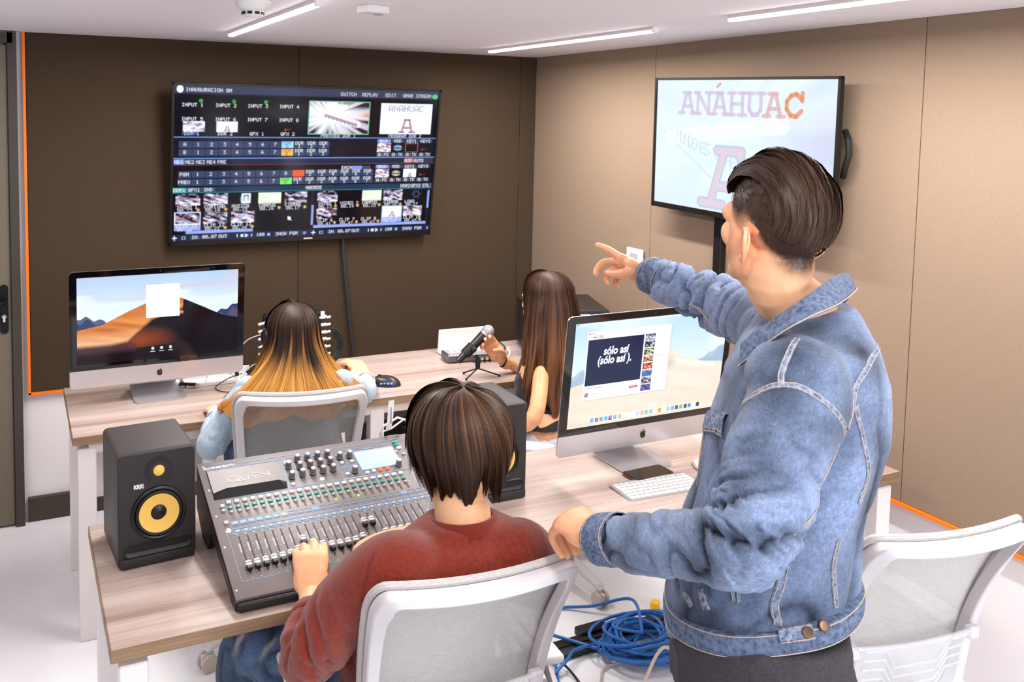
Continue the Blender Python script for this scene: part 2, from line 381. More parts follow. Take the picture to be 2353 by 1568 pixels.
# ================================================================== desks
def desk(name, label, x0, x1, y0, y1, mids=()):
    t = thing(name, label, 'desk', ((x0+x1)/2, (y0+y1)/2, 0)); L, Dp = x1-x0, y1-y0
    part('desktop', MB().box((0, 0, .7275), (L, Dp, .023), 0), 'wood', t)
    eg = MB().bev((0, -Dp/2-.001, .7245), (L+.004, .003, .029), .001, 1).bev((0, Dp/2+.001, .7245), (L+.004, .003, .029), .001, 1)
    eg.bev((-L/2-.001, 0, .7245), (.003, Dp, .029), .001, 1).bev((L/2+.001, 0, .7245), (.003, Dp, .029), .001, 1)
    part('edge_banding', eg, 'wood_edge', t)
    for s in (-1, 1):
        for q in (-1, 1):
            lg = MB().bev((s*(L/2-.045), q*(Dp/2-.035), .345), (.06, .045, .69), .003, 1)
            l = part('leg', lg, 'white_metal', t)
            part('foot_pad', MB().lathe([(.014, 0), (.016, .006), (.008, .012), (.008, .02)], 12, T=Matrix.Translation((s*(L/2-.045), q*(Dp/2-.035), -.008))), 'rubber', l)
        part('side_rail', MB().bev((s*(L/2-.045), 0, .69), (.05, Dp-.08, .04), .002, 1), 'white_metal', t)
    part('front_rail', MB().bev((0, -Dp/2+.03 if mids else 0, .692), (L-.1, .03, .042), .002, 1), 'pink_beam', t)
    part('rear_rail', MB().bev((0, Dp/2-.03, .692), (L-.1, .03, .042), .002, 1), 'pink_beam', t)
    for mx in mids:
        part('leg', MB().bev((mx-(x0+x1)/2, -Dp/2+.035, .345), (.06, .045, .69), .003, 1), 'white_metal', t)
    return t
DT = .74
d_rear = desk('desk', 'long wood laminate desk standing along the dark wall', -2.485, -.085, -1.08, -.48, (-1.365,))
part('modesty_panel', MB().bev((0, .16, .5), (2.2, .018, .34), .002, 1), 'white_metal', d_rear)
d_front = desk('desk', 'wood laminate desk in front with the mixing console and right computer', -2.485, -.1, -2.395, -1.79)

# dark computer tower and its cables under the rear desk
pc = thing('computer_tower', 'black computer tower lying under the rear desk behind the brown hair', 'computer', (-1.06, -.74, 0), .0)
part('case', MB().bev((0, 0, .3), (.42, .38, .36), .008, 2), 'black_plastic', pc)
part('front_panel', MB().bev((0, -.196, .3), (.38, .012, .32), .004, 1), 'black_gloss', pc)
part('stand', MB().bev((0, 0, .06), (.36, .3, .12), .004, 1), 'black_plastic', pc)

# ================================================================== televisions
M['screen'] = attr_mat('lit screen', .12, .70, base=False, spec=.35)
M['tv_bezel'] = mat('tv bezel', (30, 27, 25), .3, .3)
M['glow_white'] = mat('lit text', (0, 0, 0), .3, emit=(240, 243, 250), estr=.75)
def tv(label, w, h, T, img, side, standoff=.05):
    t = thing('television', label, 'television'); t.matrix_world = T
    part('housing', MB().bev((0, .022, 0), (w-.06, .035, h-.06), .01, 2).bev((0, .004, 0), (w-.004, .012, h-.004), .003, 1), 'black_plastic', t)
    bz = MB(); b = .011
    bz.box((0, -.006, h/2-b/2), (w, .016, b)).box((0, -.006, -h/2+b), (w, .016, b*2)).box((-w/2+b/2, -.006, 0), (b, .016, h)).box((w/2-b/2, -.006, 0), (b, .016, h))
    part('bezel', bz, 'tv_bezel', t)
    s = grid_picture('screen', img.a, w-2*b, h-3*b, t, M['screen'], Matrix.Translation((0, -.0075, b/2))); s['label'] = 'lit screen'
    part('logo_plate', MB().box((0, -.0145, -h/2+b), (.045, .002, .008)), 'grey_plastic', t)
    part('wall_bracket', MB().box((0, .05, 0), (.36, .03, .3)), 'black_metal', t)
    return t
BLK = (8, 6, 9)
# ---- left television: live production switcher
im = Img(566, 318, BLK)
rs = random.Random(3)
im.rect(0, 0, 1, .055, (52, 58, 84)); im.rect(0, .055, 1, .062, (20, 22, 34))
im.mask(((im.X-.02)/.011)**2+((im.Y-.028)/.023)**2 < 1, (235, 242, 255)); im.text(.04, .03, 'INAUGURACION GM', (225, 228, 240), 1, False)
for u, s in ((.63, 'SWITCH'), (.715, 'REPLAY'), (.80, 'EDIT'), (.87, 'GRAB'), (.935, 'STREAM')):
    im.rect(u-.032, .02, u+.032, .052, (66, 68, 86)); im.text(u, .036, s[:9], (205, 210, 225), 1)
im.mask(((im.X-.982)/.012)**2+((im.Y-.036)/.016)**2 < 1, (80, 190, 120))
for r in range(2):
    for k in range(4):
        u = .065+.114*k; im.text(u, (.125, .213)[r], 'INPUT %d' % (r*4+k+1), (230, 232, 240), 1)
        if r == 0 and k < 3:
            rr = np.hypot((im.X-u-.026)*1.78, im.Y-.098); im.mask((rr < .011) & (rr > .005), (50, 190, 60))
im.text(.065, .305, 'DDR 1', (215, 220, 240)); im.rect(.03, .295, .085, .312, (96, 112, 190), .55); im.text(.18, .305, 'DDR 2'); im.text(.293, .305, 'GFX 1'); im.text(.405, .305, 'GFX 2')
def anahuac(im, u0, v0, u1, v1, word=True):
    im.rect(u0, v0, u1, v1, (226, 240, 252)); w_, h_ = u1-u0, v1-v0
    for k in range(7): im.seg(u0+.02*w_, v0+h_*(.3+.1*k), u0+w_*.45, v0+h_*.5, .006*h_, (200, 212, 236), .6)
    if word and w_ > .1: im.text((u0+u1)/2, v0+h_*.17, 'ANAHUAC', (150, 132, 160), 2 if w_ > .15 else 1)
    cx, cb, hh = (u0+u1)/2+.02*w_, v1-.07*h_, .4*h_
    for (a, b, c_, d_) in ((-.1, 0, -.04, -1), (.1, 0, .04, -1), (-.06, -.35, .06, -.35)): im.seg(cx+a*w_, cb+b*hh, cx+c_*w_, cb+d_*hh, .05*h_+.003, (176, 120, 110))
    for (a, b) in ((-.1, 0), (.1, 0), (0, -1)): im.seg(cx+(a-.05)*w_, cb+b*hh, cx+(a+.05)*w_, cb+b*hh, .04*h_+.003, (120, 100, 150))
def photo(im, u0, v0, u1, v1, seed, cols=((12, 8, 14), (170, 160, 190), (235, 232, 245)), warm=.35, ang=.6):
    m = (im.X >= u0) & (im.X < u1) & (im.Y >= v0) & (im.Y < v1)
    x = (im.X-u0)/(u1-u0); y = (im.Y-v0)/(v1-v0); c, s = math.cos(ang), math.sin(ang)
    n = vnoise((x*c+y*s)*3+seed*7.3, (-x*s+y*c)*9+seed*3.1, seed)*.65+vnoise(x*9+seed, y*7, seed+1)*.35
    n = np.clip((n-.32)*2.3, 0, 1)[..., None]
    col = np.where(n < .5, nlin(cols[0])*(1-2*n)+nlin(cols[1])*2*n, nlin(cols[1])*(2-2*n)+nlin(cols[2])*(2*n-1))
    k = (np.clip(vnoise(x*4+9, y*4, seed+5)-.55, 0, 1)*2.2*warm)[..., None]; col = col*(1-k)+nlin((150, 70, 40))*k
    im.a[m] = col[m]
# preview: light streaks exploding out from the left
u0, v0, u1, v1 = .482, .088, .714, .300
im.rect(u0-.003, v0-.005, u1+.003, v1+.005, (120, 190, 160))
m_ = (im.X >= u0) & (im.X < u1) & (im.Y >= v0) & (im.Y < v1)
x_, y_ = (im.X-u0)/(u1-u0), (im.Y-v0)/(v1-v0); an = np.arctan2(y_-.42, (x_-.35)*1.4); rr_ = np.hypot(x_-.35, y_-.42)
st = vnoise(an*9+20, rr_*1.5, 3); br = np.clip(1.15-rr_*1.1+(st-.5)*1.5*rr_*2, 0, 1)[..., None]
pc_ = nlin((44, 26, 58))*(1-br)+nlin((240, 245, 255))*br
og = (np.clip(st-.52, 0, 1)*3*(x_ > .45)*rr_)[..., None]; pc_ = pc_*(1-np.clip(og, 0, 1))+nlin((196, 84, 40))*np.clip(og, 0, 1)
im.a[m_] = pc_[m_]
im.seg(.53, .165, .67, .235, .05, (232, 226, 236), .8); im.seg(.545, .178, .665, .24, .018, (120, 96, 110), .7)
for k in range(9): im.seg(.54+.0155*k, .168+.0078*k, .543+.0155*k, .192+.0078*k, .006, (150, 120, 125), .9)
im.seg(.55, .115, .62, .118, .03, (250, 240, 235), .7)
im.text(.6, .313, 'PREVIEW DDR 1', (210, 215, 230)); im.text(.87, .313, 'PROGRAM DDR 2', (210, 215, 230))
anahuac(im, .762, .088, .976, .300)
photo(im, .032, .225, .106, .292, 11, ((120, 110, 150), (215, 210, 230), (250, 250, 255)), .5, -.3); anahuac(im, .146, .225, .22, .292, False)
im.mask(np.hypot((im.X-.395)*1.78, im.Y-.276) < .007, (200, 60, 30)); im.seg(.4, .275, .412, .272, .003, (150, 70, 40))
im.rect(0, .325, 1, .33, (105, 135, 200)); im.rect(0, .33, 1, .46, (14, 15, 28)); im.rect(0, .46, 1, .466, (110, 142, 205)); im.rect(0, .466, 1, .505, (24, 36, 62)); im.rect(0, .503, 1, .506, (130, 60, 70))
for k, s in enumerate(('ME1', 'ME2', 'ME3', 'ME4', 'PRE')):
    im.rect(.004+.037*k, .468, .038+.037*k, .5, (110, 142, 215) if k == 0 else (52, 62, 88)); im.text(.022+.037*k, .486, s[:5], (215, 220, 235))
im.rect(.872, .47, .912, .5, (170, 90, 96)); im.text(.892, .486, 'AIR'); im.rect(.916, .47, .955, .5, (66, 72, 92)); im.text(.936, .486, 'AUTO'); im.rect(.96, .47, .993, .5, (46, 52, 72))
def keyrow(v, n, hi, hc, first):
    for k in range(n):
        u = .02+k*.0455; im.rect(u, v-.022, u+.044, v+.022, (54, 66, 98) if k != hi else hc)
        if k == 0: im.text(u+.022, v, first)
        elif k < 8+(k != hi): im.text(u+.022, v, str(k))
        elif k != hi: im.text(u+.022, v-.009, 'DDR'); im.text(u+.022, v+.012, str(max(1, k-8)))
        else: im.text(u+.022, v-.009, 'DDR', (90, 90, 80)); im.text(u+.022, v+.012, str(k-8), (90, 90, 80))
keyrow(.375, 12, 8, (150, 205, 250), 'A'); keyrow(.425, 12, 8, (246, 176, 70), 'B')
keyrow(.565, 16, 9, (246, 86, 28), 'PGM'); keyrow(.615, 16, 8, (110, 225, 110), 'PREV')
im.rect(.645, .52, .735, .545, (60, 66, 92)); im.rect(.66, .52, .7, .545, (130, 142, 215)); im.text(.64, .532, 'EACH')
for v, kc in ((.335, (140, 90, 110)), (.515, (190, 200, 230))):
    for k in range(4):
        u = .757+.058*k; im.rect(u, v+.002, u+.054, v+.024, (58, 66, 92) if k else (120, 140, 215)); im.text(u+.027, v+.014, ('BKG', 'MOD', 'KEY1', 'KEY3')[k])
        im.rect(u, v+.095, u+.026, v+.12, (84, 88, 108)); im.rect(u+.028, v+.095, u+.054, v+.12, (46, 52, 78))
        im.text(u+.013, v+.108, 'A'); im.text(u+.041, v+.108, 'TK' if k else 'FD')
    photo(im, .757, v+.028, .813, v+.09, 21, ((120, 100, 130), (215, 205, 225), (250, 250, 255)), .6)
    e = ((im.X-.842)/.018)**2+((im.Y-v-.06)/.02)**2; im.mask(e < 1, (150, 160, 180)); im.mask((abs(im.X-.842) < .004) & (e < 1), (230, 190, 60) if v > .4 else (90, 150, 200)); im.mask((abs(im.Y-v-.06) < .003) & (e < 1), (20, 20, 30))
    im.rect(.873, v+.028, .927, v+.09, (150, 80, 90)); im.rect(.876, v+.032, .924, v+.086, BLK)
    if v > .4: anahuac(im, .873, v+.028, .927, v+.09, False)
    im.mask(np.hypot((im.X-.945)*1.78, im.Y-v-.072) < .006, (200, 60, 30)); im.seg(.95, v+.072, .965, v+.07, .003, (150, 70, 40))
im.rect(0, .647, 1, .685, (26, 50, 76)); im.rect(0, .683, 1, .687, (50, 140, 150))
for k, s in enumerate(('DDR1', 'GFX1', 'SND')): im.rect(.002+.05*k, .65, .05+.05*k, .682, (60, 150, 150) if k == 0 else (46, 76, 98)); im.text(.026+.05*k, .667, s)
im.rect(.485, .652, .545, .68, (96, 92, 104)); im.text(.515, .667, 'MACROS')
for k, s in enumerate(('DDR2', 'GFX2', 'STL')): im.rect(.865+.045*k, .65, .908+.045*k, .682, (66, 80, 104)); im.text(.887+.045*k, .667, s)
def clip(u, v, kind, seed, name, du=.092):
    w_ = du*.92
    if kind == 'p': photo(im, u, v, u+w_, v+.075, seed)
    elif kind == 'g': im.rect(u, v, u+w_, v+.075, (215, 232, 205)); im.seg(u+.01, v+.06, u+w_-.01, v+.03, .02, (244, 250, 240), .8); im.rect(u, v+.068, u+w_, v+.075, (160, 130, 90), .6)
    elif kind == 'a': im.rect(u-.003, v-.006, u+w_+.003, v+.115, (150, 164, 225)); anahuac(im, u, v, u+w_, v+.076)
    elif kind == 'm':
        im.mask(np.hypot((im.X-u-.05)*1.78, im.Y-v-.04) < .035, (96, 120, 160)); im.rect(u+.035, v+.002, u+.07, v+.07, (214, 222, 236)); im.seg(u+.045, v+.05, u+.045, v+.02, .006, (70, 84, 110)); im.seg(u+.045, v+.02, u+.06, v+.016, .008, (70, 84, 110)); im.seg(u+.06, v+.016, u+.06, v+.045, .006, (70, 84, 110))
    elif kind == 's': im.rect(u-.004, v-.007, u+w_+.004, v+.115, (140, 156, 220)); im.rect(u-.003, v-.005, u+w_+.003, v+.078, (235, 238, 250)); photo(im, u, v, u+w_, v+.073, seed)
    elif kind == 'k':
        for q in range(6): a_ = q*PI/3; im.seg(u+.05+.02*math.cos(a_), v+.035+.033*math.sin(a_), u+.05+.02*math.cos(a_+2.1), v+.035+.033*math.sin(a_+2.1), .003, (60, 90, 120))
    im.text(u+.004, v+.087, name, (225, 228, 240), 1, False); im.text(u+.008, v+.110, '00.%02d' % (10+seed), (200, 205, 220), 1, False)
    if kind in 'pge': im.mask(np.hypot((im.X-u-w_+.006)*1.78, im.Y-v-.104) < .012, (150, 118, 50)); im.mask(np.hypot((im.X-u-w_+.006)*1.78, im.Y-v-.104) < .005, (240, 226, 180))
im.rect(0, .687, 1, .955, BLK)
for k, (kd, nm) in enumerate((('p', 'INTRO 1'), ('p', 'CORTINA'), ('m', 'MUSICA'), ('g', 'CAMPUS'), ('p', 'CIERRE'))): clip(.012+.098*k, .692, kd, 3+k, nm)
for k, (kd, nm) in enumerate((('s', 'CLIP 11'), ('p', 'CLIP 12'), ('p', 'CLIP 13'))): clip(.012+.098*k, .815, kd, 12+k, nm)
for k, (kd, nm) in enumerate((('p', 'INTRO 1'), ('e', 'VIDEO 2'), ('g', 'CAMPUS'), ('p', 'CIERRE'), ('k', 'LOGO'))): clip(.53+.089*k, .692, kd, 3+k, nm, .086)
for k, (kd, nm) in enumerate((('p', 'CLIP 6'), ('e', 'CLIP 7'), ('e', 'CLIP 8'), ('a', 'CLIP 9'), ('p', 'CLIP 10'))): clip(.53+.089*k, .81, kd, 31+k, nm, .086)
im.rect(.506, .69, .518, .955, (20, 24, 40)); im.rect(.508, .785, .517, .925, (130, 150, 215)); im.rect(.982, .69, .994, .955, (20, 24, 40)); im.rect(.984, .7, .993, .83, (130, 150, 215))
im.rect(.05, .935, .29, .952, (140, 160, 225)); im.rect(.52, .928, .985, .945, (140, 160, 225)); im.rect(0, .957, 1, 1, (24, 34, 60))
for u in (0, .51):
    im.text(u+.014, .978, '+', (220, 225, 240), 2); im.rect(u+.035, .967, u+.05, .99, (150, 160, 190)); im.rect(u+.039, .971, u+.046, .986, (30, 36, 58))
    im.rect(u+.066, .967, u+.1, .99, (60, 68, 92)); im.text(u+.083, .979, 'IN'); im.text(u+.135, .979, '00.07')
    im.rect(u+.165, .967, u+.2, .99, (60, 68, 92)); im.text(u+.182, .979, 'OUT')
    im.rect(u+.245, .968, u+.257, .988, (205, 214, 240)); im.mask((im.X > u+.262) & (im.X < u+.275) & (abs(im.Y-.978) < (u+.275-im.X)*1.1), (205, 214, 240)); im.rect(u+.232, .968, u+.235, .988, (205, 214, 240)); im.rect(u+.285, .968, u+.288, .988, (205, 214, 240))
    im.text(u+.32, .979, '100'); im.rect(u+.345, .968, u+.356, .988, (150, 170, 225)); im.text(u+.42, .979, 'SHOW PGM'); im.mask(np.hypot((im.X-u-.487)*1.78, im.Y-.978) < .011, (120, 140, 220))
im.mask(np.hypot((im.X-.425)*1.78, im.Y-.872) < .012, (220, 224, 235)); im.seg(.42, .86, .432, .885, .006, (220, 224, 235))
im.blur(1); im.mask(np.ones_like(im.X), (30, 34, 60), .06); im.a *= 1.25
W1, H1 = 1.335, .765
T1 = Matrix.Translation((-1.3395, -.105, 1.6115)) @ Matrix.Rotation(math.radians(9.0), 4, 'X')
TVA = tv('large television on the dark wall showing a video mixing program', W1, H1, T1, im, 0)

# ---- right television: slab lettering over pale streaks
im = Img(400, 227, (208, 226, 244))
an = np.arctan2(im.Y-.42, (im.X-.45)*1.7); rr_ = np.hypot((im.X-.45)*1.7, im.Y-.42)
st = vnoise(an*7+30, rr_*1.2, 9)[..., None]; k_ = np.clip(rr_*1.1, 0, 1)[..., None]
im.a = nlin((226, 243, 251))*(1-k_*.8)+(nlin((196, 210, 238))*(1-st)+nlin((232, 243, 252))*st)*k_*.8
im.mask(np.clip((im.Y-.12-(1-im.X)*.25)*4, 0, 1)*np.clip((.62-im.Y-(1-im.X)*.1)*6, 0, 1)*np.clip((im.X-.62)*3, 0, 1), (196, 190, 222), .5)
im.seg(.1, .46, .75, .32, .12, (238, 248, 253), .8)
for k in range(10): im.seg(0, .3+.06*k, .22, .45+.02*k, .004, (240, 246, 253), .6)
im.seg(.14, .5, .42, .8, .006, (190, 200, 226), .8)
for k in range(16): im.rect(.5+.03*k, .305-.0*k, .51+.03*k, .32, (236, 226, 240), .8)
for k, ch in enumerate('MUNDO ES TU RETO'):
    x = .15+.026*k; im.text(x+.01, .445+.013*k, ch, (170, 186, 200), 3, True, .35)
def slab(ch, x, y, s, c, al=1., hs=1.):
    w_ = .11*s; h_ = .185*s*hs; t = .036*s; tv_ = .03*s; q = lambda a, b, c_, d, wd=t: im.seg(x+a*w_, y+b*h_, x+c_*w_, y+d*h_, wd, c, al)
    sf = lambda cx, cy, l=.2: q(cx-l, cy, cx+l, cy, tv_)
    if ch == 'A': q(.16, .97, .43, .06); q(.84, .97, .57, .06); q(.27, .66, .73, .66, tv_); sf(.14, .96, .17); sf(.86, .96, .17); sf(.45, .05, .22)
    if ch == 'N': q(.17, .96, .17, .04); q(.83, .96, .83, .04); q(.2, .08, .8, .92); sf(.17, .96, .18); sf(.1, .04, .14); sf(.83, .04, .2)
    if ch == 'H': q(.2, .96, .2, .04); q(.8, .96, .8, .04); q(.2, .5, .8, .5, tv_); [sf(a, b, .21) for a in (.2, .8) for b in (.04, .96)]
    if ch == 'U': q(.2, .04, .2, .7); q(.8, .04, .8, .7); q(.2, .7, .36, .93); q(.8, .7, .64, .93); q(.36, .93, .64, .93); sf(.2, .04, .21); sf(.8, .04, .21)
    if ch == 'C': q(.85, .25, .6, .06); q(.6, .06, .35, .12); q(.35, .12, .16, .35); q(.16, .35, .16, .65); q(.16, .65, .36, .9); q(.36, .9, .62, .94); q(.62, .94, .86, .72); q(.88, .02, .88, .32)
for k, ch in enumerate('ANAHUAC'):
    slab(ch, .155+.0985*k, .092, .93, [(204, 190, 216), (206, 190, 214), (206, 188, 212), (208, 190, 214), (206, 190, 216), (214, 176, 180), (226, 140, 90)][k], .85)
im.seg(.385, .055, .402, .03, .02, (222, 150, 120), .9)
for (c, wd) in (((186, 196, 222), .085), ((222, 204, 216), .055)):
    t = wd
    for a in (((.37, .93), (.44, .54)), ((.65, .93), (.53, .56)), ((.41, .8), (.61, .8)), ((.31, .94), (.44, .94)), ((.58, .94), (.71, .94)), ((.40, .53), (.54, .53))): im.seg(*a[0], *a[1], t, c, .9)
im.a *= 1.04
T2 = Matrix.Translation((-.085, -1.617, 1.741)) @ Matrix.Rotation(-PI/2, 4, 'Z') @ Matrix.Rotation(math.radians(1.6), 4, 'Y') @ Matrix.Rotation(math.radians(1.5), 4, 'X')
TVB = tv('television on the beige wall showing big slab lettering over pale streaks', .962, .562, T2, im, 1)

# cable trunking below the right tv, black power cable below the left tv
tag(part('cable_duct', MB().bev((-.016, -1.475, 1.16), (.03, .045, .62), .003, 1), 'black_plastic'), 'black vertical cable duct below the right television', 'cable duct')
cbl = [(-1.145, -.03, 1.27), (-1.14, -.018, 1.18), (-1.128, -.016, 1.05), (-1.114, -.016, .93), (-1.1, -.016, .8), (-1.085, -.018, .68), (-1.07, -.03, .58)]
tag(part('power_cable', MB().tube(cbl, .0095, 10), mat('dark cable', (48, 48, 50), .4)), 'thick dark cable hanging down the dark wall below the left television', 'cable')
tag(part('power_cable', MB().tube([(-.03, -2.07, 1.66), (-.05, -2.092, 1.69), (-.05, -2.106, 1.74), (-.05, -2.102, 1.79), (-.03, -2.07, 1.82)], .011, 8), 'rubber'), 'black cable loop behind the right edge of right television', 'cable')

# ================================================================== all-in-one computers
APPLE = [(0, -.5), (.09, -.47), (.2, -.5), (.3, -.42), (.4, -.28), (.46, -.12), (.37, -.05), (.33, .06), (.34, .18), (.43, .29), (.33, .38), (.2, .41), (.09, .37), (0, .33), (-.09, .37), (-.22, .41), (-.36, .35), (-.45, .22), (-.48, .05), (-.45, -.15), (-.37, -.33), (-.27, -.46), (-.18, -.5), (-.09, -.47)]
LEAF = [(.0, .4), (.02, .52), (.1, .62), (.2, .66), (.19, .54), (.11, .44)]
def allinone(label, x, y, tilt, img, zb=.07):
    t = thing('desktop_computer', label, 'computer', (x, y, DT))
    T = Matrix.Translation((0, 0, zb)) @ Matrix.Rotation(-tilt, 4, 'X')
    RX = Matrix.Rotation(PI/2, 4, 'X')
    b = MB(); n = 10; cx, cz, hw, hh = 0, .225, .325, .225
    pol = rrect(.65, .45, .016, 4, 0, .225); rings = []
    for (k, d) in ((1, .002), (1, .006), (.985, .009), (.8, .018), (.45, .036), (.2, .041)):
        rings.append([((px)*k, d, .225+(pz-.225)*k) for px, pz in pol])
    N = len(pol); vs = [p for r in rings for p in r]; fs = [(i*N+q, i*N+(q+1) % N, (i+1)*N+(q+1) % N, (i+1)*N+q) for i in range(5) for q in range(N)]
    fs = [f[::-1] for f in fs]; fs.append(tuple(5*N+q for q in range(N))); fs.append(tuple(range(N))[::-1]); b.add(vs, fs, 0, T)
    part('body', b, 'alu', t)
    g = [p for p in rrect(.65, .45, .016, 4, 0, .225) if p[1] > .2]; g = g[:]  # top corners of the glass
    gl = [(px, pz) for px, pz in g] + [(-.325, .068), (.325, .068)]
    part('front_glass', MB().prism(gl, -.002, .0005, T=T @ RX @ Matrix.Identity(4)), 'black_gloss', t, 'black glass border')
    # prism is extruded along z then turned so that z -> -y
    ch = [(.325, .068), (-.325, .068)] + [p for p in rrect(.65, .45, .016, 4, 0, .225) if p[1] < .2]
    part('chin', MB().prism(ch, -.002, .001, T=T @ RX), 'alu', t, 'aluminium chin')
    sc = grid_picture('screen', img.a, .597, .336, t, M['screen'], T @ Matrix.Translation((0, -.0035, .068+.024+.168))); sc['label'] = 'lit screen'
    L = MB().prism([(px*.023, .034+pz*.026) for px, pz in APPLE], .0008, .0018, T=T @ RX).prism([(px*.023, .034+pz*.026) for px, pz in LEAF], .0008, .0018, T=T @ RX)
    part('fruit_emblem', L, 'black_gloss', t, 'black apple emblem with a bite')
    part('camera_dot', MB().lathe([(.002, 0), (.002, .001), (0, .001)], 10, T=T @ Matrix.Translation((0, -.001, .439)) @ RX), 'alu_dark', t)
    # stand: thin foot plate bending up into a neck behind the body
    s = MB(); wd = .097; prof = [(-.045, .002), (-.03, .004), (.1, .005), (.125, .009), (.142, .022), (.143, .04), (.1, .115), (.052, .19), (.035, .215)]
    th = .0045; vs, fs = [], []
    for i, (py, pz) in enumerate(prof):
        wk = wd if i > 0 else wd-.012
        if i > 4: wk = wd-.006*(i-4)
        for sx in (-1, 1):
            nx = Vector((0, prof[min(i+1, 8)][0]-prof[max(i-1, 0)][0], prof[min(i+1, 8)][1]-prof[max(i-1, 0)][1])).normalized(); nn = Vector((0, -nx.z, nx.y))*th/2
            vs += [(sx*wk, py+nn.y, pz+nn.z), (sx*wk, py-nn.y, pz-nn.z)]
    for i in range(8):
        a = i*4; c = a+4
        fs += [(a, c, c+2, a+2), (a+1, a+3, c+3, c+1), (a, a+1, c+1, c), (a+2, c+2, c+3, a+3)]
    fs += [(0, 2, 3, 1), (32, 33, 35, 34)]
    part('stand', s.add(vs, fs), 'alu', t, 'bent aluminium stand')
    part('hinge', MB().cyl((-.03, .045, .2), (.03, .045, .2), .012), 'alu_dark', t)
    return t, T, RX
def ridge(im, pts):
    return np.interp(im.X[0], [p[0] for p in pts], [p[1] for p in pts])[None, :]
# night-to-dawn dune picture
im = Img(400, 225, (190, 215, 240)); Y_, X_ = im.Y, im.X
sky = np.clip(Y_/.5, 0, 1)[..., None]; im.a = nlin((176, 205, 238))*(1-sky)+nlin((228, 240, 250))*sky
cl = np.clip(vnoise(X_*4, Y_*14, 4)*.6+vnoise(X_*9, Y_*30, 5)*.4-.45, 0, 1)*2.2
im.mask(cl*(Y_ < .3), (208, 196, 214), .8); im.mask(np.clip(vnoise(X_*5+4, Y_*9+3, 7)-.45, 0, 1)*2*(Y_ > .2), (236, 246, 252), .8)
mr = ridge(im, [(0, .47), (.05, .45), (.1, .49), (.16, .50), (.2, .55)])+.012*np.sin(X_*80); im.mask((Y_ > mr) & (X_ < .25), (84, 98, 138)); im.mask((Y_ > mr+.04+.02*np.sin(X_*60)) & (X_ < .2), (54, 62, 104))
mr = ridge(im, [(.8, .55), (.87, .49), (.93, .46), (1, .40)])+.012*np.sin(X_*90); im.mask((Y_ > mr) & (X_ > .8), (46, 62, 112)); im.mask((Y_ > mr+.05+.02*np.sin(X_*70)) & (X_ > .85), (110, 84, 112), .6)
R1 = ridge(im, [(0, .60), (.15, .55), (.3, .42), (.42, .33), (.5, .27), (.55, .24), (.6, .27), (.7, .36), (.8, .45), (.9, .54), (1, .585)]); d = Y_ > R1
im.mask(d, (24, 12, 18))
lit = ridge(im, [(0, .82), (.2, .82), (.3, .79), (.38, .66), (.45, .55), (.52, .50), (.6, .475), (.64, .44), (.645, .40), (.66, .2), (1, .1)])
gl = np.clip((lit-Y_)*20, 0, 1)*(Y_ > R1)*(X_ < .645)
sh = vnoise(X_*3+Y_*9, Y_*22-X_*9, 8)
c_ = nlin((232, 150, 84))*(1-sh[..., None])+nlin((186, 104, 52))*sh[..., None]
c_ = c_*(1-np.clip((Y_-.62)*4, 0, 1)[..., None])+nlin((252, 206, 160))*np.clip((Y_-.62)*4, 0, 1)[..., None]
im.mask(gl, c_)
im.mask(np.clip(1-abs(Y_-.47+(.645-X_)*.12)*40, 0, 1)*(X_ < .645)*(X_ > .42), (246, 170, 104), .9)
sh2 = np.clip(1-np.hypot((X_-.36)*2.2, (Y_-.76)*3.4)*1.7, 0, 1)*(Y_ > lit); im.mask(sh2*(Y_ < .86), (150, 66, 24), .95)
im.mask((Y_ > .82+.03*np.sin(X_*5)) & (Y_ > lit), (20, 11, 18), .85); im.mask(np.clip(1-abs(Y_-.835)*14, 0, 1)*(X_ < .35), (78, 48, 60), .9)
im.a *= 1.05; im.rect(.413, .125, .622, .51, (252, 254, 255))
for u in (.455, .51, .566): im.mask(np.hypot((X_-u)*1.78, Y_-.875) < .017, (225, 228, 235)); im.rect(u-.014, .905, u+.014, .914, (215, 220, 230))
AIO1 = allinone('desktop computer showing an orange dune picture, on rear desk at left', -2.152, -.752, -.085, im)
# daylight dune picture with a browser window
im = Img(430, 242, (205, 228, 244)); Y_, X_ = im.Y, im.X
sky = np.clip(Y_/.55, 0, 1)[..., None]; im.a = nlin((186, 220, 246))*(1-sky)+nlin((228, 243, 252))*sky
im.mask(np.clip(vnoise(X_*4+2, Y_*10, 14)-.45, 0, 1)*2.4*(Y_ < .4), (236, 246, 252), .8)
for a, b_, s_ in ((0, .2, 1), (.8, 1, 1)):
    mr = (ridge(im, [(0, .5), (.07, .44), (.13, .47), (.2, .56)]) if a == 0 else ridge(im, [(.8, .5), (.88, .44), (1, .34)]))+.008*np.sin(X_*90); im.mask((Y_ > mr) & (X_ >= a) & (X_ <= b_), (176, 200, 224)); im.mask((Y_ > mr+.03+.02*np.sin(X_*50)) & (X_ >= a) & (X_ <= b_), (160, 182, 206), .6)
R1 = ridge(im, [(0, .60), (.2, .53), (.4, .38), (.55, .25), (.62, .33), (.7, .42), (.85, .5), (1, .53)])
im.mask(Y_ > R1, (232, 220, 204)); n_ = vnoise(X_*3+Y_*5, Y_*15-X_*6, 18); im.mask((Y_ > R1)*n_, (244, 234, 220), .9)
im.mask(np.clip(1-abs(Y_-.46-(X_-.66)*.35)*30, 0, 1)*(X_ > .62)*(X_ < .95), (250, 244, 236), .9); im.mask(np.clip(1-np.hypot((X_-.63)*20, (Y_-.47)*12), 0, 1), (206, 190, 176), .8)
im.mask(np.clip(1-abs(Y_-.8+X_*.2)*6, 0, 1)*(X_ < .6), (240, 226, 208), .8)
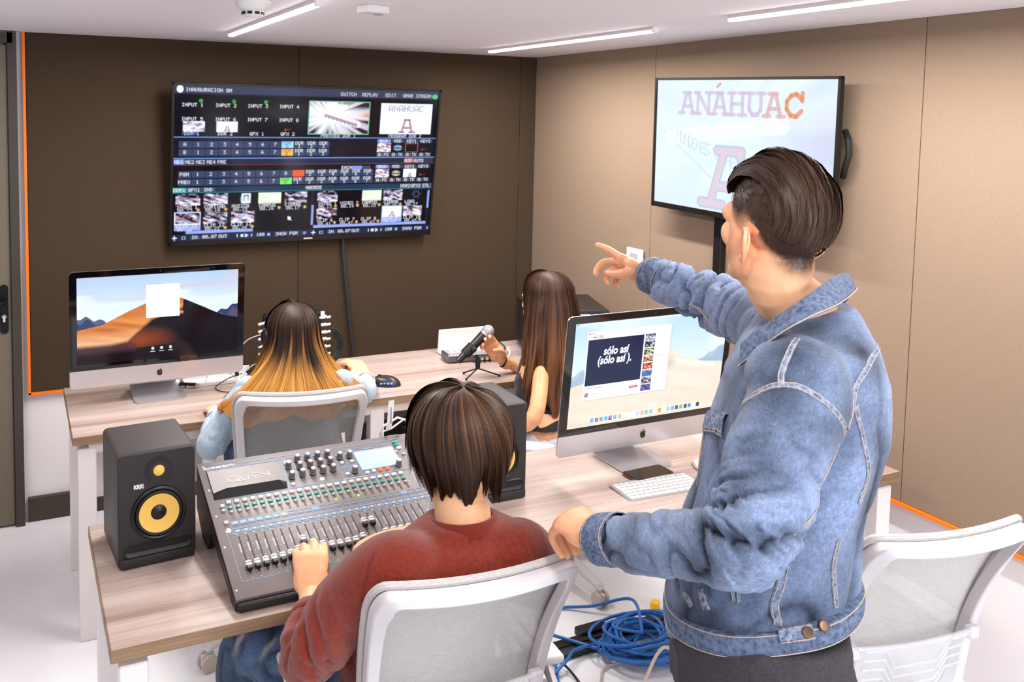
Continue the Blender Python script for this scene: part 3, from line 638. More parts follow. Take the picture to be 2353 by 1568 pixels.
im.rect(0, 0, 1, .022, (226, 236, 246)); im.rect(.01, .008, .02, .016, (90, 95, 110)); im.rect(.9, .008, .98, .014, (150, 160, 180))
im.rect(.087, .098, .622, .752, (170, 180, 190), .35); im.rect(.08, .09, .615, .74, (250, 251, 252)); im.rect(.08, .09, .615, .13, (238, 242, 246))
for k, c in enumerate(((236, 110, 100), (240, 196, 100), (120, 200, 110))): im.mask(np.hypot((X_-.09-.012*k)*1.78, Y_-.108) < .008, c)
im.rect(.2, .1, .48, .118, (252, 253, 253)); im.rect(.115, .138, .128, .15, (226, 50, 50)); im.text(.155, .145, 'TUBE', (120, 120, 125))
im.rect(.086, .165, .437, .605, (18, 34, 70)); im.rect(.086, .625, .2, .632, (190, 192, 196)); im.rect(.24, .625, .3, .63, (200, 202, 206))
im.rect(.37, .655, .425, .678, (214, 60, 60)); im.rect(.377, .664, .418, .669, (245, 220, 220)); im.mask(np.hypot((X_-.102)*1.78, Y_-.69) < .02, (150, 74, 80)); im.mask(np.hypot((X_-.102)*1.78, Y_-.69) < .009, (230, 214, 214)); im.rect(.125, .685, .19, .692, (200, 202, 206))
pal = [((44, 54, 84), (140, 150, 180), (225, 228, 235)), ((28, 38, 56), (60, 74, 96), (210, 214, 220)), ((24, 36, 44), (90, 110, 80), (220, 226, 190)), ((110, 60, 54), (200, 140, 120), (235, 210, 200)), ((150, 50, 30), (220, 100, 60), (245, 240, 235)), ((56, 92, 160), (86, 130, 196), (150, 180, 220)), ((20, 24, 40), (90, 96, 120), (220, 216, 214)), ((40, 42, 96), (74, 76, 150), (130, 130, 200))]
for k in range(8):
    v = .165+.071*k; photo(im, .447, v, .512, min(v+.062, .738), 50+k, pal[k], .1, .9); im.rect(.52, v+.008, .585, v+.013, (214, 216, 220)); im.rect(.52, v+.022, .56, v+.026, (226, 228, 232))
im.mask(np.hypot((X_-.48)*1.78, Y_-.338) < .022, (226, 226, 190)); im.mask(np.hypot((X_-.48)*1.78, Y_-.338) < .013, (80, 90, 60))
im.rect(.135, .915, .875, .975, (244, 236, 226), .8)
ic = [(120, 180, 240), (130, 130, 190), (150, 170, 190), (110, 190, 235), (72, 40, 130), (120, 190, 240), (205, 195, 180), (240, 232, 225), (248, 246, 242), (246, 248, 250), (200, 220, 240), (210, 190, 180), (130, 210, 190), (150, 200, 245), (244, 246, 250), (250, 160, 90), (240, 243, 248), (150, 205, 240), (140, 180, 225), (90, 96, 130), (90, 210, 130), (60, 80, 120), (90, 150, 210), (244, 246, 246), (60, 62, 80)]
for k, c in enumerate(ic): im.rect(.142+.0293*k, .925, .142+.0293*k+.021, .965, c)
im.text(.142+.0293*4+.011, .945, 'PR', (226, 210, 250)); im.a *= 1.05
AIO2, TA, RXA = allinone('desktop computer showing a browser window over a pale dune picture, on front desk', -.838, -2.03, -.105, im)
def scr_pt(u, v, dy=-.0042): return Matrix.Translation((-.2985+.597*u, dy, .068+.024+.336*(1-v)))
for s_, u, v in (('sólo así', .262, .285), ('(sólo así ).', .258, .372)):
    text_mesh('screen_caption', s_, .036, TA @ scr_pt(u, v) @ RXA, 'glow_white', AIO2, bold=.0012, shear=.12, depth=.0001, sx=.86)

# ================================================================== mixing console
MX = mat('console charcoal', (114, 104, 102), .42, bump=(900, .05)); M['mx'] = MX
M['mx_dark'] = mat('console dark side', (30, 27, 27), .45)
M['ink_blue'] = mat('pale blue print', (128, 164, 200), .5); M['ink_white'] = mat('white print', (214, 212, 214), .5); M['ink_grey'] = mat('grey print', (150, 148, 156), .5)
M['label_blue'] = mat('blue label', (110, 146, 186), .5); M['ink_orange'] = mat('orange print', (236, 160, 96), .5)
M['key_white'] = mat('white key cap', (236, 232, 228), .35); M['key_green'] = mat('teal key cap', (28, 140, 124), .35); M['key_grey'] = mat('grey key cap', (160, 154, 154), .4)
M['key_orange'] = mat('orange key cap', (240, 100, 40), .35, emit=(255, 90, 20), estr=.3); M['key_lit'] = mat('lit key cap', (236, 245, 200), .35, emit=(220, 245, 170), estr=.6)
M['led_red'] = mat('red led', (150, 50, 44), .4); M['led_green'] = mat('green led', (150, 230, 60), .4, emit=(150, 240, 40), estr=1.2); M['led_off'] = mat('unlit led', (110, 112, 84), .4)
M['knob'] = mat('knob body', (118, 114, 116), .3, .35); M['knob_cap'] = mat('knob cap', (232, 228, 228), .3); M['slot'] = mat('fader slot', (8, 7, 8), .6)
ang = math.atan2(.134, .458)
mx = thing('mixing_console', 'large charcoal digital mixing console with rows of faders, knobs and teal keys', 'mixing console', (-2.215, -2.358, .771))
S = Matrix.Rotation(ang, 4, 'X')      # local plane: x along, y up the slope, z normal
WX = .712
prof = [(0, -.004), (0, -.029), (.05, -.0305), (.06, -.018), (.27, .03), (.315, -.0305), (.375, -.0305), (.46, .02), (.455, .131)]
def xprism(poly, x0, x1): # polygon in (y,z)
    n = len(poly); vs = [(x0, y, z) for y, z in poly]+[(x1, y, z) for y, z in poly]
    return vs, [tuple(range(n)), tuple(range(2*n-1, n-1, -1))]+[(i, n+i, n+(i+1) % n, (i+1) % n) for i in range(n)]
for s, x0 in (('l', -.006), ('r', WX-.012)):
    part('side_cheek', MB().add(*xprism(prof, x0, x0+.018)), 'mx_dark', mx)
ch = MB(); ch.box((WX/2, .2385, -.008), (WX, .477, .016), T=S)
part('top_plate', MB().bev((WX/2, .24, -.006), (WX+.012, .488, .012), .003, 2, T=S), 'mx', mx)
part('chassis', MB().add(*xprism([(.006, -.012), (.006, -.027), (.052, -.027), (.27, .035), (.44, .03), (.452, .115)], .008, WX-.008)), 'mx_dark', mx)
part('front_lip', MB().bev((WX/2, -.004, -.0185), (WX+.006, .02, .02), .006, 3), 'mx_dark', mx)
# raised armoured logo panel
lid = [(.014, .331), (.05, .349), (.185, .349), (.205, .331), (.209, .444), (.014, .444)]
part('logo_panel', MB().prism([(.014, .352), (.206, .352), (.209, .444), (.014, .444)], 0, .004, T=S), 'mx', mx)
part('panel_lip', MB().add([(.014, .352, .004), (.206, .352, .004), (.185, .349, .017), (.045, .349, .017), (.012, .331, .001), (.205, .331, .001)], [(0, 4, 3), (4, 5, 2, 3), (5, 1, 2), (0, 3, 2, 1), (0, 1, 5, 4)], 0, S), 'slot', mx, 'dark angled lip')
pr = MB()
def line(x0, y0, x1, y1, wd=.0009, mi=0, z=.0004):
    d = Vector((x1-x0, y1-y0, 0)); L = d.length; a = math.atan2(d.y, d.x)
    pr.box((0, 0, 0), (L, wd, .0006), mi, S @ Matrix.Translation(((x0+x1)/2, (y0+y1)/2, z)) @ Matrix.Rotation(a, 4, 'Z'))
def rectl(x0, y0, x1, y1, wd=.0009, mi=0, z=.0004):
    line(x0, y0, x1, y0, wd, mi, z); line(x0, y1, x1, y1, wd, mi, z); line(x0, y0, x0, y1, wd, mi, z); line(x1, y0, x1, y1, wd, mi, z)
line(.012, .45, .012, .47); line(.012, .47, .09, .47); line(.09, .47, .105, .462); line(.105, .4625, .6, .4625, .0014); line(.012, .45, .6, .45, .0008)
rectl(.0145, .3525, .2085, .4435, .0007, 0, .0045); rectl(.214, .328, .242, .44); rectl(.246, .328, .362, .446); rectl(.366, .382, .39, .428); rectl(.394, .382, .418, .428); rectl(.366, .334, .388, .374); rectl(.392, .334, .418, .374)
rectl(.424, .328, .56, .446, .0014); line(.424, .328, .36, .328, .0014, 1); line(.03, .326, .56, .326)
rectl(.0335, .198, .585, .3255, .0008); rectl(.016, .2, .585, .216, .0012); line(.019, .045, .019, .2); line(.019, .045, .6, .045); line(.246, .355, .362, .355, .0006); line(.214, .378, .242, .378)
# label blocks, scales
for k in range(26):
    x = .0445+.0207*k
    pr.box((x, .237, .0004), (.0175, .012, .0008), 3 if k < 6 or k == 10 or k == 22 else 2, S) if (k < 7 or k in (10, 22)) else rectl(x-.0085, .231, x+.0085, .243, .001, 3)
    if k < 7: pr.box((x, .237, .0009), (.008, .0018, .0004), 1, S)
    rectl(x-.0088, .217, x+.0088, .2285, .0006, 0)
    pr.box((x, .2075, .0005), (.0125, .0088, .0008), 3, S); pr.box((x, .2075, .001), (.007, .0018, .0004), 1, S)
    pr.box((x+.0104, .2065, .0006), (.0026, .0085, .001), 4, S)
    line(x+.0102, .255, x+.0102, .323, .0008, 1)
    pr.box((x-.004, .195, .0004), (.0045, .0022, .0006), 1, S); pr.box((x+.005, .19, .0004), (.0035, .0018, .0006), 2, S)
    for q in range(11):
        yy = .072+.0105*q
        if q % 2 == 0: pr.box((x-.0062, yy, .0004), (.0042, .0007, .0005), 1, S); pr.box((x+.0062, yy, .0004), (.0042, .0007, .0005), 1, S)
        else: pr.box((x-.0055, yy, .0004), (.0028, .0007, .0005), 2, S); pr.box((x+.0055, yy, .0004), (.0028, .0007, .0005), 2, S)
    pr.box((x-.0058, .15, .0003), (.0048, .03, .0004), 2, S)
    pr.box((x, .0505, .0004), (.0018, .0022, .0005), 1, S)
for x, y, w_ in ((.0245, .247, .009), (.0245, .2195, .007), (.028, .308, .01), (.225, .4425, .014), (.3, .4435, .03), (.378, .431, .018), (.406, .431, .018), (.378, .377, .014), (.405, .377, .014), (.47, .4405, .03)):
    pr.box((x, y, .0006), (w_, .0045, .0008), 3 if w_ > .01 else 1, S)
part('printed_legend', pr, ['ink_blue', 'ink_white', 'ink_grey', 'label_blue', 'ink_orange'], mx, 'pale blue and white printing')
text_mesh('maker_lettering', 'ALLEN&HEATH', .0125, S @ Matrix.Translation((.05, .4572, .0006)), 'ink_white', mx, bold=.0004)
# Qu-24 in squared strokes
q = MB(); zl = .0045
def rib(pts, wd=.0028):
    for (a, b) in zip(pts[:-1], pts[1:]):
        d = Vector((b[0]-a[0], b[1]-a[1])); L = d.length+wd*.7
        q.box((0, 0, 0), (L, wd*.8, .0006), 0, S @ Matrix.Translation((.062+(a[0]+b[0])/2, .386+(a[1]+b[1])/2, zl)) @ Matrix.Rotation(math.atan2(d.y, d.x), 4, 'Z'))
rib([(.004, .02), (.024, .02), (.026, .016), (.026, .004), (.022, 0), (.002, 0), (0, .004), (0, .014)]); rib([(.018, .005), (.03, -.005)])
rib([(.034, .014), (.034, .003), (.037, 0), (.05, 0), (.052, .003), (.052, .014)]); rib([(.057, .009), (.066, .009)])
rib([(.07, .019), (.084, .019), (.086, .016), (.086, .012), (.083, .0095), (.072, .0085), (.07, .005), (.07, 0), (.087, 0)]); rib([(.092, .02), (.092, .009), (.11, .009)]); rib([(.108, .02), (.108, -.002)])
part('model_lettering', q, 'ink_white', mx)
# screen with peeling film
scm = mat('console screen', (150, 178, 200), .12, emit=(150, 190, 225), estr=.2)
part('touch_screen', MB().bev((.481, .389, .001), (.12, .08, .004), .0015, 1, T=S), scm, mx)
sd_ = MB(); sd_.box((.45, .372, .0034), (.03, .02, .0004), 0, S).box((.49, .372, .0034), (.04, .02, .0004), 0, S).box((.442, .398, .0034), (.02, .03, .0004), 0, S); part('screen_blocks', sd_, mat('screen blocks', (140, 186, 226), .1, emit=(130, 185, 235), estr=.35), mx)
fl = MB(); nx_, ny_ = 16, 11; vs = [( .421+.12*i/(nx_-1), .35+.08*j/(ny_-1), .0046+.0022*noise.noise((i*.7, j*.9, 2))+.0016*abs(noise.noise((i*.3+j*.5, j*.2, 5)))) for j in range(ny_) for i in range(nx_)]
fl.add(vs, [(j*nx_+i, j*nx_+i+1, (j+1)*nx_+i+1, (j+1)*nx_+i) for j in range(ny_-1) for i in range(nx_-1)], 0, S)
part('protective_film', fl, mat('clear film', (240, 245, 250), .08, alpha=.22), mx, 'crinkled clear film', sharp=8)
# parts repeated over the surface
def place(src_mb, name, mats, spots, hz=0, **k):
    o0 = None
    for (x, y) in spots:
        loc = (S @ Vector((x, y, hz)))
        if o0 is None: o0 = part(name, src_mb, mats, mx, **k); o0.location = loc; o0.rotation_euler = (ang, 0, 0)
        else: o = inst(o0, mx, loc)
    return o0
CH = [(.0445+.0207*k) for k in range(24)]
place(MB().bev((0, 0, .0025), (.0125, .010, .006), .0022, 2), 'select_key', 'key_white', [(x, .3125) for x in CH])
rk = MB().lathe([(.0062, 0), (.0062, .003), (.005, .0045), (0, .005)], 14); rk2 = MB(); rk2.v = [(a, b*.82, c) for a, b, c in rk.v]; rk2.f = rk.f; rk2.m = rk.m
place(rk2, 'mute_key', 'key_green', [(x, .291) for x in CH])
rk3 = MB(); rk3.v = [(a*.86, b*.75, c) for a, b, c in rk.v]; rk3.f = rk.f; rk3.m = rk.m
place(rk3, 'pafl_key', 'key_grey', [(x, .2762) for x in CH])
place(rk2, 'layer_key', 'key_grey', [(.026, .3), (.026, .285), (.0235, .239), (.545, .405), (.562, .39)])
place(rk2, 'lit_key', 'key_lit', [(.0235, .211), (.303, .342)])
place(MB().lathe([(.0062, 0), (.0062, .003), (.005, .0045), (0, .005)], 14), 'orange_key', 'key_orange', [(.472, .34), (.493, .34)], label='orange key')
place(rk2, 'function_key', 'key_white', [(.225, .43), (.222, .341), (.377, .395), (.406, .395), (.377, .346), (.432, .338), (.452, .34)])
place(MB().bev((0, 0, .0025), (.014, .010, .006), .002, 2), 'soft_key', 'key_green', [(.557, .447), (.557, .434)])
place(MB().bev((0, 0, .0025), (.014, .010, .006), .002, 2), 'soft_key', 'key_white', [(.559, .42), (.56, .41)][:1])
# level meters
mt = MB()
for k, x in enumerate(CH):
    for r in range(6):
        for c in (-1, 1): mt.box((x+c*.0016+.001, .254+.0028*r, .0006), (.0018, .0016, .0012), 0 if r > 4 else (1 if (k in (13, 16) and r < 3) else 2), S)
part('level_meters', mt, ['led_red', 'led_green', 'led_off'], mx, 'rows of tiny level lamps')
# faders
fs_ = place(MB().box((0, 0, .0003), (.0026, .122, .0008)), 'fader_slot', 'slot', [(x-.001, .127) for x in CH])
cap = MB(); cap.bev((0, -.006, .006), (.0135, .013, .011), .0018, 1, 1).bev((0, .0045, .0078), (.0132, .016, .0105), .002, 1, 0).box((0, .004, .0135), (.012, .0012, .0008), 1).box((0, 0, .001), (.003, .006, .004), 1)
rr = random.Random(2)
fy = [.083, .0845, .086, .0872, .0885, .0915, .1, .13, .112, .1, .093, .092, .0925, .093, .1, .15, .15, .1, .1, .1, .1, .1, .1, .1]
place(cap, 'fader_cap', ['key_white', 'mx_dark'], [(x-.001, fy[k]) for k, x in enumerate(CH)])
# rotary knobs
kn = MB(); n = 22; prof_k = [(.0092, 0), (.0092, .003), (.0084, .004), (.0074, .016), (.0064, .0185)]
vs = []
for i, (r, z) in enumerate(prof_k):
    for k in range(n): rr_ = r*(1-(.09 if (k % 2 and 1 < i < 5) else 0)); vs.append((rr_*math.cos(2*PI*k/n), rr_*math.sin(2*PI*k/n), z))
kn.add(vs, [(i*n+k, i*n+(k+1) % n, (i+1)*n+(k+1) % n, (i+1)*n+k) for i in range(4) for k in range(n)]); kn.m = [2 if i < n else 0 for i in range(4*n)]
kn.lathe([(.0062, .0183), (.0058, .0205), (0, .021)], 14, 1)
ks = [(.228, .412), (.226, .369)]+[(.259+.029*i-.0015*j, .434-.0315*j) for j in range(3) for i in range(4)]+[(.377, .417), (.406, .417), (.399, .35), (.529, .348)]
place(kn, 'rotary_knob', ['knob', 'knob_cap', 'slot'], ks)
place(MB().lathe([(.003, 0), (.003, .0008), (.0015, .001), (.0012, .0002), (0, .0002)], 10), 'screw', 'chrome', [(.008, .466), (.006, .37), (.0045, .27), (.003, .16), (.001, .022), (WX-.006, .466), (WX-.002, .022)])
part('carry_handle', MB().tube([S @ Vector(p) for p in ((.54, .478, .001), (.546, .47, .008), (.575, .47, .008), (.58, .478, .001))], .002, 8), 'key_grey', mx)

# ================================================================== monitor loudspeakers
M['cone'] = mat('yellow aramid cone', (236, 190, 92), .4, bump=(700, .3)); M['spk'] = mat('charcoal cabinet', (36, 32, 32), .5, bump=(700, .12)); M['spk_top'] = mat('cabinet vinyl', (60, 53, 52), .45, bump=(900, .15))
def speaker(label, x, y, rz):
    t = thing('studio_monitor', label, 'speaker', (x, y, DT), rz, 'studio monitor loudspeakers')
    w_, d, h = .19, .21, .285
    cab = MB(); pol = rrect(w_, h, .012, 4)
    N = len(pol); vs = []; rg = [(-d/2, .97), (-d/2+.006, 1.0), (d/2-.003, 1.0), (d/2, .985)]
    for yy, k in rg: vs += [(px*k, yy, h/2+pz*k) for px, pz in pol]
    fs = [(i*N+q, (i+1)*N+q, (i+1)*N+(q+1) % N, i*N+(q+1) % N) for i in range(3) for q in range(N)]+[tuple(3*N+q for q in range(N))[::-1], tuple(range(N))]
    cb = part('cabinet', cab.add(vs, fs), 'spk_top', t)
    RX = Matrix.Rotation(PI/2, 4, 'X')
    part('baffle', MB().prism(rrect(w_*.955, h*.965, .012, 4, 0, h/2), d/2, d/2+.003, T=RX), 'spk', t)
    F = lambda px, pz: Matrix.Translation((px, -d/2-.003, pz)) @ RX
    part('woofer_rim', MB().lathe([(.067, 0), (.066, .005), (.062, .0075), (.0585, .006), (.0575, 0)], 44, T=F(.003, .128), cap=False), 'black_plastic', t)
    part('surround', MB().lathe([(.0575, .001), (.056, .0075), (.053, .0095), (.050, .008), (.0475, .0055)], 44, T=F(.003, .128), cap=False), 'rubber', t)
    part('woofer_cone', MB().lathe([(.0485, .0065), (.035, .0028), (.019, .0006)], 44, T=F(.003, .128), cap=False), 'cone', t, 'yellow cone')
    # the cone sits in a shallow well: dark backing ring
    part('dust_cap', MB().lathe([(.0205, -.009), (.0195, -.002), (.014, .003), (.007, .0055), (0, .006)], 28, T=F(.003, .128)), 'black_plastic', t)
    part('waveguide', MB().lathe([(.0335, 0), (.033, .0018), (.03, .002), (.017, -.001), (.0135, -.001)], 36, T=F(.004, .233), cap=False), 'black_plastic', t)
    part('tweeter_dome', MB().lathe([(.014, -.0005), (.0125, .0028), (.008, .005), (0, .006)], 24, T=F(.004, .233)), 'cone', t, 'yellow dome')
    pt = MB(); pol2 = rrect(.16, .03, .013, 5)
    n2 = len(pol2); vs = [(px, -d/2-.0036, .043+pz) for px, pz in pol2]+[(px*1.05, -d/2-.0032, .043+pz*1.12-.001) for px, pz in pol2]+[(px*.94, -d/2-.0033, .046+pz*.5) for px, pz in pol2]
    pt.add([(px*1.04, -d/2-.0034, .043+pz*1.15) for px, pz in pol2]+[(px*1.0, -d/2-.007, .043+pz) for px, pz in pol2]+[(px*.95, -d/2-.0034, .046+pz*.62) for px, pz in pol2],
           [(i*n2+q, i*n2+(q+1) % n2, (i+1)*n2+(q+1) % n2, (i+1)*n2+q) for i in range(2) for q in range(n2)]); 
    part('port_rim', pt, 'spk', t)
    part('port_slot', MB().prism([(px*.96, .047+pz*.62) for px, pz in pol2], d/2+.003, d/2+.0042, T=RX), 'slot', t, 'dark bass port slot')
    part('shelf_lip', MB().bev((0, -d/2-.006, .014), (w_*.94, .008, .024), .003, 2), 'spk', t)
    text_mesh('brand_lettering', 'KRK', .014, F(-.045, .2) @ Matrix.Translation((0, 0, .0008)), 'ink_white', t, bold=.0009, sx=.8)
    part('brand_dot', MB().box((-.0335, -d/2-.0036, .2), (.003, .001, .009)), 'ink_orange', t)
    part('rear_panel', MB().bev((0, d/2+.004, .15), (.13, .01, .2), .002, 1), 'black_plastic', t)
    return t
speaker('charcoal loudspeaker with yellow cone left of the mixing console', -2.352, -1.955, .06)
speaker('charcoal loudspeaker half hidden behind the head of the seated man in red', -1.397, -1.98, -.03)

# ================================================================== desk items, front desk
kb = thing('keyboard', 'slim white keyboard on front desk before the right computer', 'keyboard', (-.9005, -2.192, DT), -.055)
TK = Matrix.Rotation(math.radians(2.2), 4, 'X')
part('base', MB().prism(rrect(.279, .115, .009, 4), .0, .0055, T=TK), 'alu', kb)
key = None; rows = [(.046, .006, [1]*14), (.0305, .0155, [1]*13+[1.5]), (.0125, .0155, [1.5]+[1]*13), (-.0055, .0155, [1.8]+[1]*11+[1.8]), (-.0235, .0155, [2.35]+[1]*10+[2.35]), (-.0425, .0165, [1, 1, 1, 1.3, 5.2, 1.3, 1, 1, 1, 1])]
kmesh = {}
for (y, hh, ws) in rows:
    tot = sum(ws); x = -.1335; u = (.267)/tot
    for wv in ws:
        kk = (wv, round(u, 5), hh)
        loc = TK @ Vector((x+wv*u/2, y-.001, .0055))
        if kk not in kmesh:
            kmesh[kk] = part('key', MB().bev((0, 0, .0007), (wv*u-.0024, hh-.0022, .0022), .0008, 1), 'key_white', kb); kmesh[kk].location = loc
        else: inst(kmesh[kk], kb, loc)
        x += wv*u
ph = thing('phone', 'dark smartphone lying between the white keyboard and computer stand', 'phone', (-.868, -2.103, DT), .03)
part('case', MB().prism(rrect(.152, .074, .011, 4), 0, .0075), mat('bronze edge', (120, 84, 60), .3, .7), ph)
part('glass', MB().prism(rrect(.148, .07, .009, 4), .0075, .0088), 'black_gloss', ph)
part('button', MB().box((-.03, -.0375, .004), (.012, .001, .002)), 'alu', ph)
def mouse(name, label, x, y, rz, L, W_, H_, mats, extra=None):
    t = thing(name, label, 'mouse', (x, y, DT), rz); b = MB(); nu, nv = 24, 8; vs = [(0, .1*L, H_)]
    for j in range(1, nv+1):
        a = j/nv*PI/2
        for k in range(nu):
            th = 2*PI*k/nu; cx, sx = math.cos(th), math.sin(th); r = math.sin(a)
            xx = W_/2*r*(abs(cx)**.8)*(1 if cx > 0 else -1)*(1-.12*max(0, sx)); yy = L/2*r*(abs(sx)**.85)*(1 if sx > 0 else -1)+.1*L*math.cos(a)
            vs.append((xx, yy, max(.002, H_*math.cos(a)**.75)))
    fs = [(0, 1+k, 1+(k+1) % nu) for k in range(nu)]+[(1+(j)*nu+k, 1+(j+1)*nu+k, 1+(j+1)*nu+(k+1) % nu, 1+j*nu+(k+1) % nu) for j in range(nv-1) for k in range(nu)]
    fs.append(tuple(1+(nv-1)*nu+k for k in range(nu))[::-1]); sh = part('shell', b.add(vs, fs), mats, t, sharp=60)
    part('base', MB().prism([(x_*W_*.44, y_*L*.46) for x_, y_ in [(math.cos(a_*PI/8), math.sin(a_*PI/8)) for a_ in range(16)]], 0, .004), 'rubber', t)
    return t
mw = mouse('mouse', 'white low mouse at right edge of front desk beside the denim jacket', -.672, -2.14, -.2, .113, .057, .021, 'white_plastic')
mb_ = mouse('gaming_mouse', 'black mouse with blue side lights on rear desk', -1.27, -.93, 1.12, .12, .07, .04, mat('mouse shell', (48, 42, 42), .3))
bl = MB()
for k in range(4): bl.bev((-.0335+.001*k, -.022+.014*k, .016-.001*k), (.004, .009, .008), .001, 1)
part('side_light', bl, mat('blue light', (60, 90, 255), .3, emit=(80, 110, 255), estr=2.2), mb_, 'glowing blue side lights')
part('scroll_wheel', MB().cyl((-.004, .03, .034), (.004, .03, .034), .009), 'rubber', mb_)
part('palm_strip', MB().tube([(.012, -.03, .035), (.018, 0, .037), (.016, .03, .029)], [.001, .003, .001], 6), 'grey_plastic', mb_)

# earphone / white cables poking over the back of the console
wc = MB().tube([(-1.66, -1.845, .76), (-1.672, -1.85, .90), (-1.665, -1.86, .925), (-1.62, -1.86, .945), (-1.57, -1.86, .925), (-1.555, -1.85, .88), (-1.55, -1.83, .76)], .0035, 8)
wc.tube([(-1.665, -1.85, .8), (-1.668, -1.855, .905), (-1.64, -1.862, .915), (-1.6, -1.862, .938), (-1.56, -1.85, .91), (-1.54, -1.83, .78)], .003, 8)
tag(part('white_cable', wc, 'white_plastic'), 'white cable loop rising behind the mixing console', 'cable')
tg = MB(); n_ = 9
vs = [(-1.655+.012*(i/8)+s*.009, -1.872-.004*math.sin(i*.6), .915+.088*i/8) for i in range(n_) for s in (-1, 1)]
tg.add(vs, [(2*i, 2*i+1, 2*i+3, 2*i+2) for i in range(n_-1)]); vs2 = [(a, b+.0008, c) for a, b, c in vs]; tg.add(vs2, [(2*i, 2*i+2, 2*i+3, 2*i+1) for i in range(n_-1)])
t_ = part('cable_tag', tg, 'white_plastic'); tag(t_, 'long white paper label standing up from the white cable', 'label')
part('print_line', MB().box((-1.648, -1.8772, .96), (.0035, .0006, .05), T=None), 'ink_grey', t_)
tg2 = MB(); vs = [(-1.80+.013*(i/6)**2+s*(.006-.0006*i)+.0, -1.88, .93-.05*(i/6)+.006*math.sin(i)) for i in range(7) for s in (-1, 1)]
tg2.add([(a, b, c) for a, b, c in vs], [(2*i, 2*i+1, 2*i+3, 2*i+2) for i in range(6)]); tg2.add([(a, b+.0008, c) for a, b, c in vs], [(2*i, 2*i+2, 2*i+3, 2*i+1) for i in range(6)])
tag(part('cable_tag', tg2, 'white_plastic'), 'small curled white paper strip over the back edge of mixing console', 'label')

# ================================================================== rear desk items
# white cable tray with small leads by the left computer
tr = thing('cable_tray', 'long white open cable tray on rear desk behind the left computer', 'cable tray', (-1.825, -.615, DT), .0)
part('tray_floor', MB().bev((0, 0, .004), (.42, .1, .006), .001, 1), 'white_plastic', tr)
part('tray_wall', MB().bev((0, .048, .02), (.42, .004, .04), .001, 1).bev((0, -.05, .007), (.42, .004, .014), .001, 1), 'white_plastic', tr)
for k, x in enumerate((-.02, .04, .055, .07)): part('plug', MB().bev((x+.03, .02, .028), (.01 if k else .014, .02, .04), .002, 1), 'rubber', tr)
def cable(label, pts, r, m_, name='cable', group=None, n=24, res=8):
    P = [Vector(p) for p in pts]; out = []
    for i in range(len(P)-1):
        p0, p1, p2, p3 = P[max(i-1, 0)], P[i], P[i+1], P[min(i+2, len(P)-1)]
        for k in range(res):
            t = k/res; out.append(.5*((2*p1)+(p2-p0)*t+(2*p0-5*p1+4*p2-p3)*t*t+(3*p1-p0-3*p2+p3)*t**3))
    out.append(P[-1]); return tag(part(name, MB().tube(out, r, 8), m_), label, 'cable', group)
cable('thin dark cable curling over the white cable tray on rear desk', [(-1.80, -.63, .765), (-1.87, -.68, .765), (-1.93, -.72, .745), (-1.9, -.79, .744), (-1.8, -.8, .744), (-1.72, -.76, .744)], .002, 'rubber')
cable('thin grey lead arching above the white cable tray', [(-1.96, -.66, .75), (-1.93, -.63, .79), (-1.86, -.61, .80), (-1.8, -.6, .77)], .0015, 'grey_plastic')
pen = thing('usb_stick', 'black flat adapter lying at left end of the white cable tray', 'adapter', (-2.03, -.66, DT), -.5)
part('adapter_body', MB().bev((0, 0, .014), (.07, .018, .01), .003, 1), 'black_plastic', pen); part('adapter_plug', MB().box((.042, 0, .014), (.016, .012, .005)), 'alu', pen)
# black camera controller box with white connectors and a thick cable loop, behind the left woman
cbx = thing('patch_panel', 'black patch rack with white connectors behind the woman with two-tone hair', 'patch panel', (-1.55, -.535, DT))
part('frame', MB().bev((0, .02, .12), (.26, .05, .24), .006, 1).bev((0, 0, .01), (.28, .12, .02), .004, 1), 'black_plastic', cbx)
for k in range(6):
    z = .045+.033*k; part('connector', MB().cyl((.1, .0, z), (.15, -.002+.004*(k % 2), z+.002*(k % 3)), .0075).cyl((.15, -.002, z), (.168, -.004, z+.003), .0055), 'white_plastic', cbx)
    part('connector', MB().cyl((-.12, .0, z), (-.16, -.01, z-.004), .006), 'white_plastic', cbx)
part('label_flag', MB().bev((.128, -.012, .225), (.018, .004, .034), .001, 1), 'white_plastic', cbx)
part('label_flag', MB().bev((.168, -.012, .026), (.008, .004, .04), .001, 1, T=Matrix.Translation((.0, 0, 0)) @ Matrix.Rotation(.3, 4, 'Y')), 'white_plastic', cbx)
for k in range(3):
    o = .008*k
    cable(('outermost', 'middle', 'innermost')[k]+' of three thick black cables looping right of the patch rack', [(-1.40, -.60-.006*k, .915-o*1.2), (-1.375+.0*k-o, -.605, .905-o), (-1.352-o, -.61, .86), (-1.358-o, -.61, .81+o*.5), (-1.39-o*.5, -.62, .775+o*.6), (-1.44, -.62, .765)], .0065, 'rubber')
for k, (z0, x0) in enumerate(((.915, -1.715), (.87, -1.71), (.80, -1.70))):
    cable(('highest', 'middle', 'lowest')[k]+' thin grey lead between left computer and patch rack', [(x0, -.6, z0), (x0-.06, -.62, z0-.012), (x0-.11, -.63, z0-.055), (x0-.15, -.62, z0-.09 if k < 2 else z0-.03)], .0022, 'grey_plastic' if k != 1 else 'rubber')
cable('black cable bundle dropping from patch rack to the cable tray', [(-1.68, -.6, .86), (-1.70, -.63, .82), (-1.74, -.64, .79), (-1.78, -.63, .765)], .009, 'rubber')
for k in range(3):
    cable('black cable coil lying right of the patch rack, layer %s' % ('on the desk', 'in the middle', 'on top')[k], [(-1.44+.05*math.cos(a), -.63+.03*math.sin(a), .748+.012*k) for a in [q*PI/4 for q in range(8)]], .006, 'rubber')
